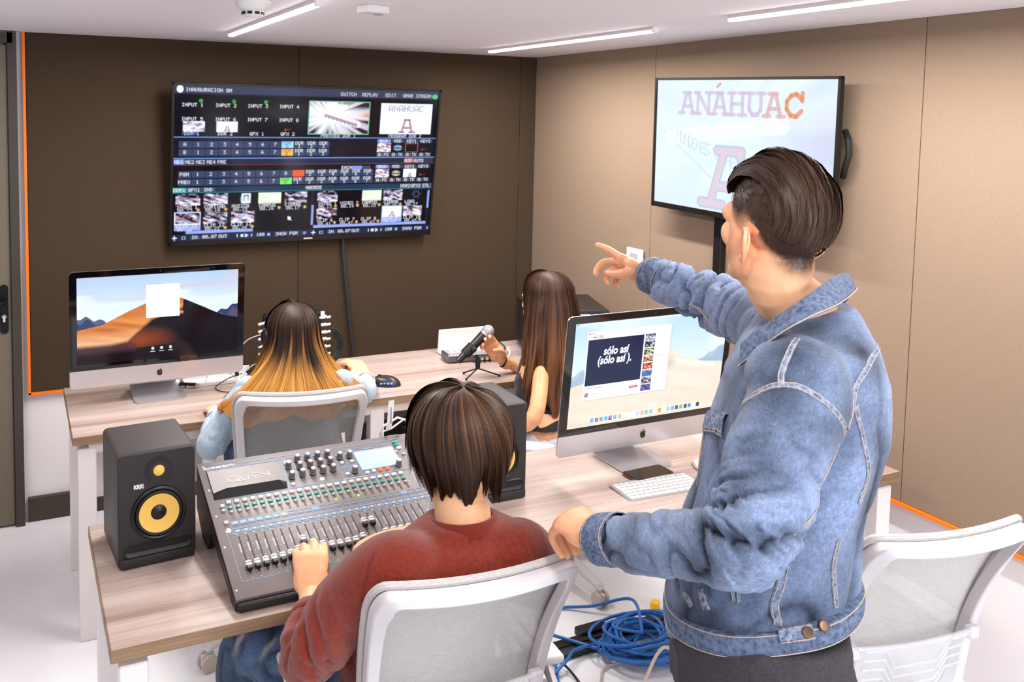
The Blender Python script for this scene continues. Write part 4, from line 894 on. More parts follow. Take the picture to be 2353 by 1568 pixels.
bk = thing('keyboard', 'black keyboard on rear desk beyond the hand in pale blue sleeve', 'keyboard', (-1.53, -.672, DT), -.04)
part('base', MB().bev((0, 0, .008), (.40, .13, .016), .004, 1), 'black_gloss', bk)
k0 = None
for j in range(5):
    for i in range(18):
        loc = (-.185+.0218*i, -.046+.023*j, .016)
        if k0 is None: k0 = part('key', MB().bev((0, 0, .002), (.0185, .0195, .005), .0015, 1), 'black_plastic', bk); k0.location = loc
        else: inst(k0, bk, loc)
# white notebook-like panel and small grey device
wn = thing('document_stand', 'upright white panel standing on rear desk behind the microphone', 'panel', (-.735, -.56, DT), -.06)
part('panel', MB().bev((0, 0, .06), (.24, .012, .105), .003, 1, T=Matrix.Rotation(.12, 4, 'X')), 'white_plastic', wn)
part('ledge', MB().bev((0, -.05, .006), (.25, .1, .01), .002, 1), 'white_plastic', wn)
sw = thing('video_switcher', 'small grey switch box with silver connectors behind the microphone', 'switcher', (-.76, -.71, DT), -.12)
part('body', MB().bev((0, 0, .02), (.26, .1, .035), .004, 1), 'alu_dark', sw)
part('top_panel', MB().bev((0, 0, .0385), (.24, .085, .003), .001, 1), 'grey_plastic', sw)
b0 = None
for j in range(3):
    for i in range(8):
        loc = (-.1+.028*i, -.026+.024*j, .04)
        if b0 is None: b0 = part('button', MB().bev((0, 0, .003), (.02, .016, .006), .002, 1), 'key_white', sw); b0.location = loc
        else: inst(b0, sw, loc)
c0 = None
for i in range(6):
    loc = (.0+.024*i, -.05, .02)
    if c0 is None: c0 = part('connector', MB().cyl((0, 0, 0), (0, -.03, 0), .009, .008, 14), 'chrome', sw, 'silver connector'); c0.location = loc
    else: inst(c0, sw, loc)
cable('tangled thin black cable beyond the forearm on rear desk', [(-.6, -.63, .75), (-.57, -.55, .76), (-.55, -.53, .775), (-.53, -.55, .765), (-.52, -.6, .75), (-.56, -.66, .748), (-.6, -.6, .755)], .003, 'rubber')
cable('tangled thin white cable beyond the forearm on rear desk', [(-.62, -.80, .75), (-.57, -.74, .76), (-.56, -.70, .765), (-.53, -.66, .76)], .0035, 'white_plastic')

rr = random.Random(4); c0_ = Vector((-1.1946, -1.0157, 0.6279))
cable('black tangled cable bunch hanging under the rear desk edge behind the brown mop of hair', [(c0_.x+rr.uniform(-.05, .05), c0_.y+rr.uniform(-.02, .02), c0_.z+rr.uniform(-.06, .05)) for k in range(16)], .006, 'rubber')
# microphone on a tiny tripod
mic = thing('microphone', 'black handheld microphone with silver ball grille on a small tripod', 'microphone', (-.873, -.985, DT))
a0, a1 = Vector((-.098, .0, .08)), Vector((.03, .0, .185)); dr_ = (a1-a0).normalized()
gr = MB().ball(tuple(a1+dr_*.022), .0265, 28, 18)
M['grille'] = mat('silver mesh grille', (176, 176, 182), .35, .5, bump=(1400, .8))
part('grille', gr, 'grille', mic, 'silver ball grille')
part('collar', MB().cyl(a1-dr_*.006, a1+dr_*.004, .0215, .0235, 24), 'alu', mic)
part('body', MB().tube([a0, a0+dr_*.004, a0+dr_*.05, a1-dr_*.03, a1-dr_*.005], [.009, .0145, .016, .021, .0225], 20), 'black_plastic', mic)
part('clip', MB().tube([a0+dr_*.045, a0+dr_*.095], .0235, 18).ball(tuple((a0+a1)/2+Vector((0, -.024, .0))), .013), 'rubber', mic)
part('clip_stem', MB().cyl((-.01, 0, .098), (.0, 0, .075), .007), 'rubber', mic)
part('tripod_head', MB().tube([(0, 0, .038), (0, 0, .045), (0, 0, .075), (0, 0, .085)], [.006, .0105, .011, .006], 14), 'rubber', mic)
for (dx, dy) in ((-.062, -.015), (.095, -.02), (-.03, .07)):
    lg = part('leg', MB().cyl((0, 0, .042), (dx, dy, .006), .0028), 'black_metal', mic); part('foot', MB().ball((dx, dy, .0055), (.0055, .0055, .0055), 10, 6), 'rubber', lg)

# black unit beyond the right woman on a shelf trolley
bu = thing('video_server', 'black rack unit on rear desk by beige wall, behind the dark haired woman', 'rack unit', (-.30, -.75, DT-.74), -.35)
part('case', MB().bev((0, 0, .867), (.36, .36, .226), .004, 1), mat('black steel', (46, 42, 40), .45, .3), bu)
fp = part('front_panel', MB().bev((0, -.183, .867), (.36, .008, .22), .002, 1), 'black_plastic', bu)
for k in range(5): part('front_bay', MB().bev((-.13+.065*k, -.189, .955), (.05, .006, .014), .001, 1), 'grey_plastic' if k in (3, 4) else 'alu_dark', fp)
part('foot', MB().bev((0, 0, .747), (.3, .3, .014), .003, 1), 'rubber', bu)

# ================================================================== office chairs
M['chair_frame'] = mat('chair plastic', (208, 202, 204), .42); M['chair_arm'] = mat('chair arm', (226, 222, 222), .35); M['caster'] = mat('caster wheel', (196, 182, 170), .45)
M['chair_pad'] = cloth_mat('chair seat cloth', (150, 145, 146), (190, 186, 186), 400)
def mesh_mat(name, c0, alpha, scale=520):
    m = cloth_mat(name, c0, tuple(min(255, v+26) for v in c0), scale, .75, .15); nt = m.node_tree; b = nt.nodes['Principled BSDF']
    b.inputs['Alpha'].default_value = alpha; return m
M['mesh_light'] = mesh_mat('light grey mesh', (176, 170, 168), .93); M['mesh_dark'] = mesh_mat('grey mesh', (128, 126, 122), .80)
M['mesh_rim'] = cloth_mat('woven rim', (166, 160, 158), (206, 200, 198), 700)
M['clear'] = mat('clear plastic', (245, 245, 248), .08, alpha=.28, coat=.5)
def chair(label, x, y, rz, meshm, base_rot=0., top=.965, group='grey mesh office chairs'):
    t = thing('office_chair', label, 'chair', (x, y, 0), rz, group)
    bt, bb = top, .50; ytop, ybot = -.285, -.145
    def back(u, v, off=0.):   # u -1..1 across, v 0 bottom..1 top
        wv = .186+.031*v; y_ = ybot+(ytop-ybot)*v**2.2+.012*(u*u)*1.4
        z = bb+(bt-bb)*v+.012*u*u*v
        return Vector((u*wv, y_-off, z))
    # corner-rounded outline
    out = []
    R_ = .14
    for k in range(9): a = k/8*PI/2; out.append((1-R_*1.1+R_*1.1*math.cos(a), 1-R_+R_*math.sin(a)))
    for k in range(1, 12): out.append((1-R_*1.1-(2-2.2*R_)*k/12, 1))
    for k in range(9): a = PI/2+k/8*PI/2; out.append((-1+R_*1.1+R_*1.1*math.cos(a), 1-R_+R_*math.sin(a)))
    for k in range(1, 9): out.append((-1, 1-R_-(1-2*R_)*k/9))
    for k in range(9): a = PI+k/8*PI/2; out.append((-1+R_*1.1+R_*1.1*math.cos(a), R_+R_*math.sin(a)))
    for k in range(1, 12): out.append((-1+R_*1.1+(2-2.2*R_)*k/12, 0))
    for k in range(9): a = 1.5*PI+k/8*PI/2; out.append((1-R_*1.1+R_*1.1*math.cos(a), R_+R_*math.sin(a)))
    for k in range(1, 9): out.append((1, R_+(1-2*R_)*k/9))
    # frame: box-section loop, deeper behind the mesh
    fm = MB(); N = len(out); vs = []
    for i, (u, v) in enumerate(out):
        p = back(u, v); cpt = back(0, .5); wdt = .026 if v > .97 else .030
        inn = Vector((p.x*(1-wdt/.23), p.y, p.z-(p.z-cpt.z)*(wdt/.24)))
        vs += [p+Vector((0, -.004, 0)), p+Vector((0, -.034, -.004)), inn+Vector((0, -.038, 0)), inn+Vector((0, -.006, 0))]
    fm.add(vs, [(i*4+q, i*4+(q+1) % 4, ((i+1) % N)*4+(q+1) % 4, ((i+1) % N)*4+q) for i in range(N) for q in range(4)])
    fr = part('back_frame', fm, 'chair_frame', t, sharp=30); bv = fr.modifiers.new('b', 'BEVEL'); bv.width = .004; bv.segments = 2; bv.limit_method = 'ANGLE'
    part('woven_rim', MB().tube([back(u*1.005, v*1.003)+Vector((0, .004, .002)) for u, v in out], .0085, 8, closed=True), 'mesh_rim', t)
    ms = MB(); nu, nv = 16, 16; vs = [back(-.95+1.9*i/nu, .03+.94*j/nv)+Vector((0, .0, 0)) for j in range(nv+1) for i in range(nu+1)]
    ms.add(vs, [(j*(nu+1)+i, j*(nu+1)+i+1, (j+1)*(nu+1)+i+1, (j+1)*(nu+1)+i) for j in range(nv) for i in range(nu)])
    part('back_mesh', ms, meshm, t, sharp=180)
    # clear lumbar plate with moulded ribs
    lp = MB(); P = [back(u, v, .05) for u, v in ((-.72, .30), (.72, .30), (.78, .42), (-.78, .42))]
    for (u0, u1, v0, v1) in ((-.8, .8, .1, .40),):
        vs = [back(u0+(u1-u0)*i/8, v0+(v1-v0)*j/4, .046+o) for o in (0, .005) for j in range(5) for i in range(9)]
        q = lambda o, j, i: o*45+j*9+i
        lp.add(vs, [(q(0, j, i), q(0, j, i+1), q(0, j+1, i+1), q(0, j+1, i)) for j in range(4) for i in range(8)]+[(q(1, j, i), q(1, j+1, i), q(1, j+1, i+1), q(1, j, i+1)) for j in range(4) for i in range(8)])
    l = part('lumbar_plate', lp, 'clear', t, 'clear moulded plate', sharp=180)
    rb = MB()
    for k in range(4):
        v0 = .14+.05*k; rb.tube([back(s*u, v, .053) for s, u, v in ((-1, .72, v0+.1), (-1, .45, v0+.1), (-1, .3, v0), (1, .3, v0), (1, .45, v0+.1), (1, .72, v0+.1))], .0028, 6)
    rb.tube([back(u/8*.8, .405, .05) for u in range(-8, 9)], .005, 6)
    part('moulded_rib', rb, 'clear', l)
    for s in (-1, 1): part('plate_clip', MB().bev(tuple(back(s*.84, .38, .045)), (.03, .02, .03), .004, 1), 'chair_frame', l)
    # spine carrier from the back to the seat mechanism
    part('back_support', MB().tube([(0, -.26, .60), (0, -.235, .50), (0, -.16, .415), (0, -.04, .405)], [.02, .026, .03, .03], 10, flat=(1.5, .6)), 'chair_frame', t)
    # seat
    st = MB(); b_ = bmesh.new(); bmesh.ops.create_grid(b_, x_segments=14, y_segments=14, size=1)
    vs = []
    for (zz, sc, o) in ((.455, .97, 0), (.47, 1., 0), (.488, .985, 0), (.495, .93, 0)):
        for (px, py) in rrect(.49*sc, .47*sc, .09*sc, 5): vs.append((px, py+.03, zz-.02*max(0, py-.12)*5*.3))
    N2 = len(rrect(1, 1, .1, 5)); fs = [(i*N2+q, i*N2+(q+1) % N2, (i+1)*N2+(q+1) % N2, (i+1)*N2+q) for i in range(3) for q in range(N2)]+[tuple(3*N2+q for q in range(N2)), tuple(range(N2))[::-1]]
    b_.free(); part('seat', st.add(vs, fs), 'chair_pad', t)
    part('seat_pan', MB().prism(rrect(.44, .40, .07, 4, 0, .03), .42, .456), 'chair_frame', t)
    part('tilt_mechanism', MB().bev((0, .0, .395), (.17, .26, .05), .012, 2), 'grey_plastic', t)
    for s in (-1, 1):
        am = MB(); xx = s*.275
        am.tube([(s*.2, .02, .425), (xx, .03, .43), (xx+s*.005, .0, .50), (xx, -.05, .53), (xx, -.075, .57), (xx, -.03, .595), (xx, .08, .6), (xx, .15, .592), (xx, .185, .56), (xx-s*.002, .175, .52), (xx, .12, .47), (xx, .05, .43)], [.016]+[.018]*10+[.016], 10, flat=(1.7, .62))
        ar = part('armrest', am, 'chair_arm', t)
        part('arm_pad', MB().bev((xx, .05, .609), (.075, .23, .022), .01, 3), 'chair_arm', ar)
    part('gas_column', MB().lathe([(.028, .10), (.028, .22), (.019, .221), (.019, .38)], 20), 'grey_plastic', t)
    part('hub', MB().lathe([(.0, .07), (.042, .072), (.045, .09), (.04, .115), (.03, .13), (0, .13)], 24), 'chair_frame', t)
    for k in range(5):
        a = base_rot+k*2*PI/5; c, s_ = math.cos(a), math.sin(a); T = Matrix.Rotation(a, 4, 'Z')
        lg = part('base_leg', MB().tube([(.02, 0, .105), (.1, 0, .11), (.22, 0, .1), (.30, 0, .085), (.325, 0, .08), (.338, 0, .066)], [.028, .026, .021, .018, .017, .013], 10, T=T, flat=(1.1, .8)), 'chair_frame', t)
        ca = MB(); C_ = Vector((.335, 0, .03))
        for s in (-1, 1): ca.lathe([(.0, 0), (.022, .0), (.029, .004), (.030, .010), (.028, .015), (.008, .018), (0, .018)], 22, 0, T @ Matrix.Translation(C_+Vector((.0, s*.0085, 0))) @ Matrix.Rotation(-s*PI/2, 4, 'X'))
        w_ = part('caster_wheel', ca, 'caster', lg)
        part('caster_fork', MB().bev((.335, 0, .038), (.046, .015, .04), .004, 1, 0, T).cyl((.33, 0, .05), (.33, 0, .085), .01, .01, 10, 0, T), 'chair_frame', lg)
    return t
chair('light mesh office chair of the seated man in red, a hand resting on it', -1.828, -2.535, -.085, 'mesh_light', .9)
chair('mesh office chair of the woman with two-tone hair, dark grey mesh', -1.775, -1.30, -.19, 'mesh_dark', 3.62, .955)
chair('empty mesh office chair at right, behind the standing man in denim', -.80, -2.79, -.16, 'mesh_light', .3, .97)
chair('office chair under the dark haired woman, mostly hidden by the right computer', -.70, -1.27, .85, 'mesh_light', -.85-PI/2+.12, .78)

# ================================================================== cables on the floor
M['blue_cable'] = mat('blue network cable', (42, 104, 176), .4); M['trench'] = mat('black cable cover', (16, 15, 16), .5)
tc_ = MB().bev((0, 0, .012), (1.25, .085, .024), .008, 2).bev((-.1, .05, .02), (.12, .05, .03), .004, 1).bev((.05, 0, .026), (.9, .012, .006), .002, 1)
o = part('cable_cover', tc_, 'trench'); o.location = (-.70, -1.795, 0); o.rotation_euler = (0, 0, .0); tag(o, 'long black cable cover strip on the floor under the blue cable', 'cable cover')
rr = random.Random(11); co = []
for k in range(340):
    a = k*.29; ph = k/340; R1 = .105+.03*math.sin(k*.083)+.02*math.sin(k*.31+1); cx = -.70+.03*math.sin(k*.04); cy = -1.90+.025*math.cos(k*.053)
    co.append((cx+R1*1.15*math.cos(a), cy+R1*.85*math.sin(a), .012+.05*ph+.018*(1+math.sin(k*.37+2))*(.3+ph)))
def crom(P, res=8):
    P = [Vector(p) for p in P]; out = []
    for i in range(len(P)-1):
        p0, p1, p2, p3 = P[max(i-1, 0)], P[i], P[i+1], P[min(i+2, len(P)-1)]
        for k in range(res):
            t = k/res; out.append(.5*((2*p1)+(p2-p0)*t+(2*p0-5*p1+4*p2-p3)*t*t+(3*p1-p0-3*p2+p3)*t**3))
    out.append(P[-1]); return out
tail0 = crom([(-1.25, -2.02, .006), (-1.12, -1.93, .007), (-1.0, -1.88, .034), (-.9, -1.84, .036), co[0]])
tail1 = crom([co[-1], (-.62, -1.74, .09), (-.72, -1.63, .03), (-.82, -1.56, .008), (-.93, -1.58, .008), (-.97, -1.70, .03), (-.93, -1.78, .036), (-.86, -1.86, .03), (-.78, -1.95, .02), (-.66, -2.02, .02), (-.6, -1.93, .04)])
tag(part('network_cable', MB().tube(tail0[:-1]+[Vector(p) for p in co]+tail1[1:], .0058, 7), 'blue_cable'), 'tangled coil of blue network cable on the floor below the denim sleeve', 'cable')
cable('blue cable end beside the seated man, left of the coil', [(-1.12, -1.86, .006), (-1.06, -1.80, .03), (-1.03, -1.84, .03), (-1.06, -1.92, .008), (-1.12, -2.0, .006)], .0055, 'blue_cable', 'network_cable')
cable('white cable hanging from front desk down across the blue coil', [(-.62, -2.05, .70), (-.625, -2.06, .45), (-.63, -2.06, .2), (-.66, -2.08, .09), (-.74, -2.05, .11), (-.84, -2.08, .03), (-.95, -2.15, .006)], .0055, mat('cream cable', (214, 196, 176), .5))
cable('thin white lead hanging beside the white cable near the yellow plug', [(-.60, -2.0, .70), (-.6, -1.98, .4), (-.585, -1.93, .15), (-.55, -1.86, .04), (-.5, -1.83, .03)], .0035, 'white_plastic')
cable('thin black wire on the floor left of the blue coil', [(-1.08, -1.80, .03), (-1.02, -1.86, .03), (-1.0, -1.95, .006), (-1.03, -2.05, .005)], .004, 'rubber')
cable('grey floor cable curving under the blue coil', [(-1.0, -2.06, .005), (-.93, -1.98, .006), (-.88, -1.93, .008), (-.8, -1.93, .006)], .0045, mat('beige cable', (188, 178, 164), .5))
yp = thing('yellow_plug', 'small yellow plug on the floor beside the dark trousers', 'plug', (-.478, -1.70, 0), .6)
part('plug_body', MB().bev((0, 0, .016), (.04, .028, .03), .004, 2), mat('yellow plastic', (250, 196, 20), .4), yp)
part('strain_relief', MB().cyl((.02, 0, .014), (.05, 0, .01), .006, .004), 'grey_plastic', yp)
cable('black cable hanging under front desk beside the left sleeve of the man in red', [(-1.98, -2.1, .70), (-2.0, -2.12, .45), (-2.03, -2.13, .2), (-2.05, -2.1, .02)], .006, 'rubber')

# ================================================================== people: shared tools
def temp_mesh(mb):
    me = bpy.data.meshes.new('tmp'); me.from_pydata(mb.v, [], mb.f); me.update(); return me
def remesh(mb, voxel, smooth=6, fac=.5):
    me = temp_mesh(mb); o = bpy.data.objects.new('tmp', me); COL.objects.link(o)
    r = o.modifiers.new('r', 'REMESH'); r.mode = 'VOXEL'; r.voxel_size = voxel
    if smooth: s = o.modifiers.new('s', 'SMOOTH'); s.factor = fac; s.iterations = smooth
    dg = bpy.context.evaluated_depsgraph_get(); out = bpy.data.meshes.new_from_object(o.evaluated_get(dg))
    bpy.data.objects.remove(o); bpy.data.meshes.remove(me); return out
def getco(me):
    a = np.empty(len(me.vertices)*3, np.float32); me.vertices.foreach_get('co', a); return a.reshape(-1, 3).astype(float)
def getno(me):
    a = np.empty(len(me.vertices)*3, np.float32); me.vertices.foreach_get('normal', a); return a.reshape(-1, 3).astype(float)
def setco(me, c): me.vertices.foreach_set('co', c.astype(np.float32).ravel()); me.update()
def setcol(me, col, name='col'):
    a = me.color_attributes.new(name, 'FLOAT_COLOR', 'POINT'); r = np.ones((len(col), 4), np.float32); r[:, :3] = col; a.data.foreach_set('color', r.ravel())
def smooth_all(me): me.polygons.foreach_set('use_smooth', [True]*len(me.polygons)); me.update()
_H = np.random.default_rng(5).random(4096)
def n3(P, seed=0):
    """vectorised value noise in 0..1"""
    P = np.asarray(P, float)+seed*17.13; I = np.floor(P).astype(np.int64); Fr = P-I; Fr = Fr*Fr*(3-2*Fr); r = 0
    for dx in (0, 1):
        for dy in (0, 1):
            for dz in (0, 1):
                h = ((I[:, 0]+dx)*73856093 ^ (I[:, 1]+dy)*19349663 ^ (I[:, 2]+dz)*83492791) & 4095
                w_ = (Fr[:, 0] if dx else 1-Fr[:, 0])*(Fr[:, 1] if dy else 1-Fr[:, 1])*(Fr[:, 2] if dz else 1-Fr[:, 2]); r = r+w_*_H[h]
    return r
def fbm(P, seed=0, o=3):
    return sum(n3(np.asarray(P)*2**k, seed+k)*.5**k for k in range(o))/(2-.5**(o-1))
def sm(x, a, b):
    t = np.clip((x-a)/(b-a), 0, 1); return t*t*(3-2*t)
def rings(mb, rs, n=28, T=None):
    """rs: (centre, side vec, front vec) full half-axes vectors; superellipse slightly squarish"""
    N = len(rs); vs = []
    for c, a, b in rs:
        c, a, b = Vector(c), Vector(a), Vector(b)
        for k in range(n):
            t = 2*PI*k/n; cx, sx = math.cos(t), math.sin(t); e = .88
            vs.append(c+a*(abs(cx)**e*(1 if cx > 0 else -1))+b*(abs(sx)**e*(1 if sx > 0 else -1)))
    fs = [(i*n+k, i*n+(k+1) % n, (i+1)*n+(k+1) % n, (i+1)*n+k) for i in range(N-1) for k in range(n)]
    fs += [tuple(range(n-1, -1, -1)), tuple((N-1)*n+k for k in range(n))]
    return mb.add(vs, fs, 0, T)
def limb(mb, pts, rad, n=30):
    P = crom(pts, 5); m_ = len(pts)-1; R = []
    for i in range(len(P)):
        t = i/5; k = min(int(t), m_-1); f_ = t-k; f_ = f_*f_*(3-2*f_); R.append(rad[k]*(1-f_)+rad[k+1]*f_)
    mb.tube(P, R, n); mb.ball(tuple(P[0]), R[0]*.99, 14, 10); mb.ball(tuple(P[-1]), R[-1]*.99, 14, 10); return mb
def frame(c, F, U):
    F = Vector(F).normalized(); U = Vector(U); U = (U-F*U.dot(F)).normalized(); X = F.cross(U)
    m = Matrix((X, F, U)).transposed().to_4x4(); m.translation = Vector(c); return m
def head_parts(mb, T, s=1., fem=False):
    S_ = T @ Matrix.Scale(s, 4); j = .88 if fem else 1.
    B = lambda c, r: mb.ball(c, r, 24, 16, 0, S_)
    B((0, -.014, .034), (.0755, .094, .084)); B((0, .018, -.02), (.069*j**.6, .066, .088)); B((0, .026, -.062), (.059*j, .054, .045))
    B((0, .066, -.098), (.021, .018, .016)); B((.03*j, .045, -.085), (.022, .03, .018)); B((-.03*j, .045, -.085), (.022, .03, .018))
    for s_ in (-1, 1): B((s_*.047*j**.5, .054, -.024), (.022, .024, .024)); B((s_*.050*j, .008, -.062), (.014, .03, .026)); B((s_*.03, .072, -.05), (.019, .014, .024)); B((s_*.05, .058, .012), (.013, .016, .016))
    mb.tube([(-.046, .07, .018), (-.022, .087, .019), (0, .088, .016), (.022, .087, .019), (.046, .07, .018)], [.008, .0095, .008, .0095, .008], 10, T=S_)
    mb.tube([(0, .083, .012), (0, .090, -.008), (0, .097, -.028), (0, .092, -.036)], [.006, .007, .0095, .007], 12, T=S_)
    for s_ in (-1, 1): B((s_*.011, .088, -.033), (.008, .009, .0075))
    mb.tube([(-.024, .072, -.063), (-.01, .0835, -.0605), (0, .0845, -.062), (.01, .0835, -.0605), (.024, .072, -.063)], [.003, .0055, .0045, .0055, .003], 8, T=S_)
    mb.tube([(-.021, .075, -.069), (0, .083, -.073), (.021, .075, -.069)], [.003, .0065, .003], 8, T=S_)
    for s_ in (-1, 1):  # ears: helix rim, concha plate, lobe
        E = S_ @ Matrix.Translation((s_*(.0735 if s_ < 0 else .070), -.026 if s_ < 0 else -.018, -.022)) @ Matrix.Rotation(s_*(.40 if s_ < 0 else .02), 4, 'Z') @ Matrix.Rotation(.18, 4, 'X')
        rim = [(0, .012, -.004), (s_*.004, .012, .012), (s_*.007, .004, .028), (s_*.009, -.009, .031), (s_*.010, -.02, .02), (s_*.009, -.021, .003), (s_*.006, -.015, -.014), (s_*.003, -.006, -.026), (s_*.001, .004, -.028)]
        mb.tube(crom(rim, 3), .0042, 8, T=E)
        mb.ball((s_*.001, -.005, .003), (.0045, .014, .025), 12, 8, 0, E); mb.ball((s_*.003, .002, -.024), (.0045, .008, .009), 12, 8, 0, E); mb.ball((0, .011, -.006), (.005, .004, .006), 10, 6, 0, E)
def eye_push(co, T, s=1.):
    Ti = np.array((T @ Matrix.Scale(s, 4)).inverted()); L = co @ Ti[:3, :3].T+Ti[:3, 3]
    Tm = np.array((T @ Matrix.Scale(s, 4))); d = np.zeros(len(co))
    for s_ in (-1, 1):
        g = np.exp(-(((L[:, 0]-s_*.031)/.0145)**2+((L[:, 2]-.001)/.009)**2))*(L[:, 1] > .05); d += g*.0095
    return co-(d[:, None]*Tm[:3, 1]/s*s)
M['eye'] = mat('eye white', (232, 226, 220), .15); M['iris'] = mat('dark iris', (46, 28, 18), .1)
def eyes(T, s, parent):
    S_ = T @ Matrix.Scale(s, 4)
    for s_ in (-1, 1):
        e = part('eye', MB().ball((s_*.031, .064, .001), .0128, 16, 12, 0, S_), 'eye', parent)
        part('iris', MB().ball((s_*.031, .0728, .001), (.0058, .0045, .0058), 12, 8, 0, S_), 'iris', e)
def hand(mb, wrist, F, U, side, curls, thumb, s=1., spread=.05, wr=.026):
    """F forward to the fingers, U back of hand, side=+1 if the thumb is on +X of frame(F,U). curls: 4 x (a1,a2,a3) bends toward the palm"""
    T = frame(wrist, F, U) @ Matrix.Scale(s, 4); sd = side
    mb.tube([(0, -.035, 0), (0, 0, 0), (0, .02, 0), (0, .05, .001), (0, .08, 0), (0, .092, -.002)], [wr/s*.98, wr/s, .0275, .034, .0385, .034], 18, T=T, flat=(1.06, .46) if True else None)
    mb.ball((0, -.03, 0), (wr/s*1.0, .03, wr/s*.72), 16, 10, 0, T)
    mb.ball((sd*.023, .032, -.008), (.019, .034, .015), 14, 10, 0, T); mb.ball((-sd*.022, .04, -.008), (.015, .036, .012), 14, 10, 0, T)
    L = [(.041, .026, .021), (.046, .029, .022), (.042, .027, .022), (.033, .020, .019)]; X0 = [.029, .0095, -.0105, -.029]; Y0 = [.088, .092, .088, .080]; R0 = [.0092, .0094, .0089, .0079]
    tips = []
    for k in range(4):
        p = Vector((sd*X0[k], Y0[k], 0)); ang_ = 0; spr = sd*spread*(1.5-k)*1.0; pts = [p-Vector((sd*X0[k]*.3, .045, -.001)), p-Vector((0, .012, -.001)), p]; a = 0
        for q in range(3):
            a += curls[k][q]; d = Vector((math.sin(spr)*math.cos(a), math.cos(spr)*math.cos(a), -math.sin(a))); pts.append(pts[-1]+d*L[k][q])
        r = R0[k]; mb2 = MB(); limb(mb2, pts, [r*.9, r*1.02, r*1.1, r*1.04, r*.93, r*.78], 12)
        mb.add([T @ Vector(v) for v in mb2.v], mb2.f); tips.append((T @ pts[-1], T @ pts[-2], k))
    tp = [Vector((sd*.014, .012, -.008))]+[Vector((sd*a_, b_, c_)) for a_, b_, c_ in thumb]
    mb2 = MB(); limb(mb2, tp, [.014, .0145, .0115, .0085][:len(tp)] if len(tp) == 4 else [.014]*len(tp), 12)
    mb.add([T @ Vector(v) for v in mb2.v], mb2.f)
    return T, tips
def join_meshes(name, meshes):
    vs, fs, o = [], [], 0; cols = []
    for me in meshes:
        c = getco(me); vs.append(c); n = len(me.polygons)
        tot = np.empty(n, np.int32); me.polygons.foreach_get('loop_total', tot); li = np.empty(len(me.loops), np.int32); me.loops.foreach_get('vertex_index', li)
        cols.append((tot, li+o)); o += len(c)
    out = bpy.data.meshes.new(name); V = np.concatenate(vs).astype(np.float32); Lx = np.concatenate([b for a, b in cols]).astype(np.int32); Tt = np.concatenate([a for a, b in cols])
    out.vertices.add(len(V)); out.vertices.foreach_set('co', V.ravel()); out.loops.add(len(Lx)); out.loops.foreach_set('vertex_index', Lx)
    out.polygons.add(len(Tt)); out.polygons.foreach_set('loop_start', np.concatenate([[0], np.cumsum(Tt)[:-1]]).astype(np.int32)); out.update(); out.validate(); smooth_all(out)
    for me in meshes: bpy.data.meshes.remove(me)
    return out
M['skin'] = attr_mat('skin', .45, vary=((60, 60, 60), .05), sss=.18, spec=.4)
def skin_cols(co, base=(236, 176, 136), red=(214, 128, 92), seed=1):
    k = fbm(co*22, seed)[:, None]; return nlin(base)*(1-k*.35)+nlin(red)*k*.35
def strands(name, paths, parent, cols, rad=.0009, mat_='hair', nside=3, taper=True):
    """paths (S, N, 3); cols (S, N, 3)"""
    P = np.asarray(paths); S_, N = P.shape[:2]; t = np.gradient(P, axis=1); t /= np.linalg.norm(t, axis=2, keepdims=True)+1e-9
    ref = P-P.reshape(-1, 3).mean(0)+np.array([.0013, .0021, .0007]); a = np.cross(t, ref); a /= np.linalg.norm(a, axis=2, keepdims=True)+1e-9; b = np.cross(t, a)
    r = np.full((1, N, 1), rad); 
    if taper: r = rad*(1-.75*np.linspace(0, 1, N)**3)[None, :, None]
    V = np.stack([P-a*r*1.25, P+a*r*1.25], 2).reshape(-1, 3); nside = 2
    base = (np.arange(S_)*N*nside)[:, None, None]+(np.arange(N-1)*nside)[None, :, None]; k = np.zeros((1, 1, 1), int); k2 = k+1
    Fq = np.stack([base+k, base+k2, base+nside+k2, base+nside+k], -1).reshape(-1, 4).astype(np.int32)
    me = bpy.data.meshes.new(name); me.vertices.add(len(V)); me.vertices.foreach_set('co', V.astype(np.float32).ravel())
    me.loops.add(Fq.size); me.loops.foreach_set('vertex_index', Fq.ravel()); me.polygons.add(len(Fq)); me.polygons.foreach_set('loop_start', (np.arange(len(Fq))*4).astype(np.int32)); me.update()
    C_ = np.repeat(np.asarray(cols)[:, :, None, :], nside, 2).reshape(-1, 3); setcol(me, C_); smooth_all(me)
    me.materials.append(M[mat_]); return obj_from_mesh(name, me, parent)
def sheet(P, C):
    """P (A,N,3) grid to mesh"""
    A, N = P.shape[:2]; I = np.arange(A*N).reshape(A, N); F_ = np.stack([I[:-1, :-1], I[1:, :-1], I[1:, 1:], I[:-1, 1:]], -1).reshape(-1, 4).astype(np.int32)
    me = bpy.data.meshes.new('s'); me.vertices.add(A*N); me.vertices.foreach_set('co', P.reshape(-1, 3).astype(np.float32).ravel())
    me.loops.add(F_.size); me.loops.foreach_set('vertex_index', F_.ravel()); me.polygons.add(len(F_)); me.polygons.foreach_set('loop_start', (np.arange(len(F_))*4).astype(np.int32)); me.update(); setcol(me, C.reshape(-1, 3)); smooth_all(me); return me
M['hair'] = attr_mat('hair', .5, spec=.3); M['hair_cap'] = attr_mat('hair mass', .6, spec=.2)
def add_mesh(name, me, m_, parent, label=None):
    me.materials.clear(); me.materials.append(M[m_] if isinstance(m_, str) else m_); smooth_all(me); o = obj_from_mesh(name, me, parent)
    if label: o['label'] = label
    return o
def bvh_of(me):
    c = getco(me); return BVHTree.FromPolygons([tuple(v) for v in c], [tuple(p.vertices) for p in me.polygons])
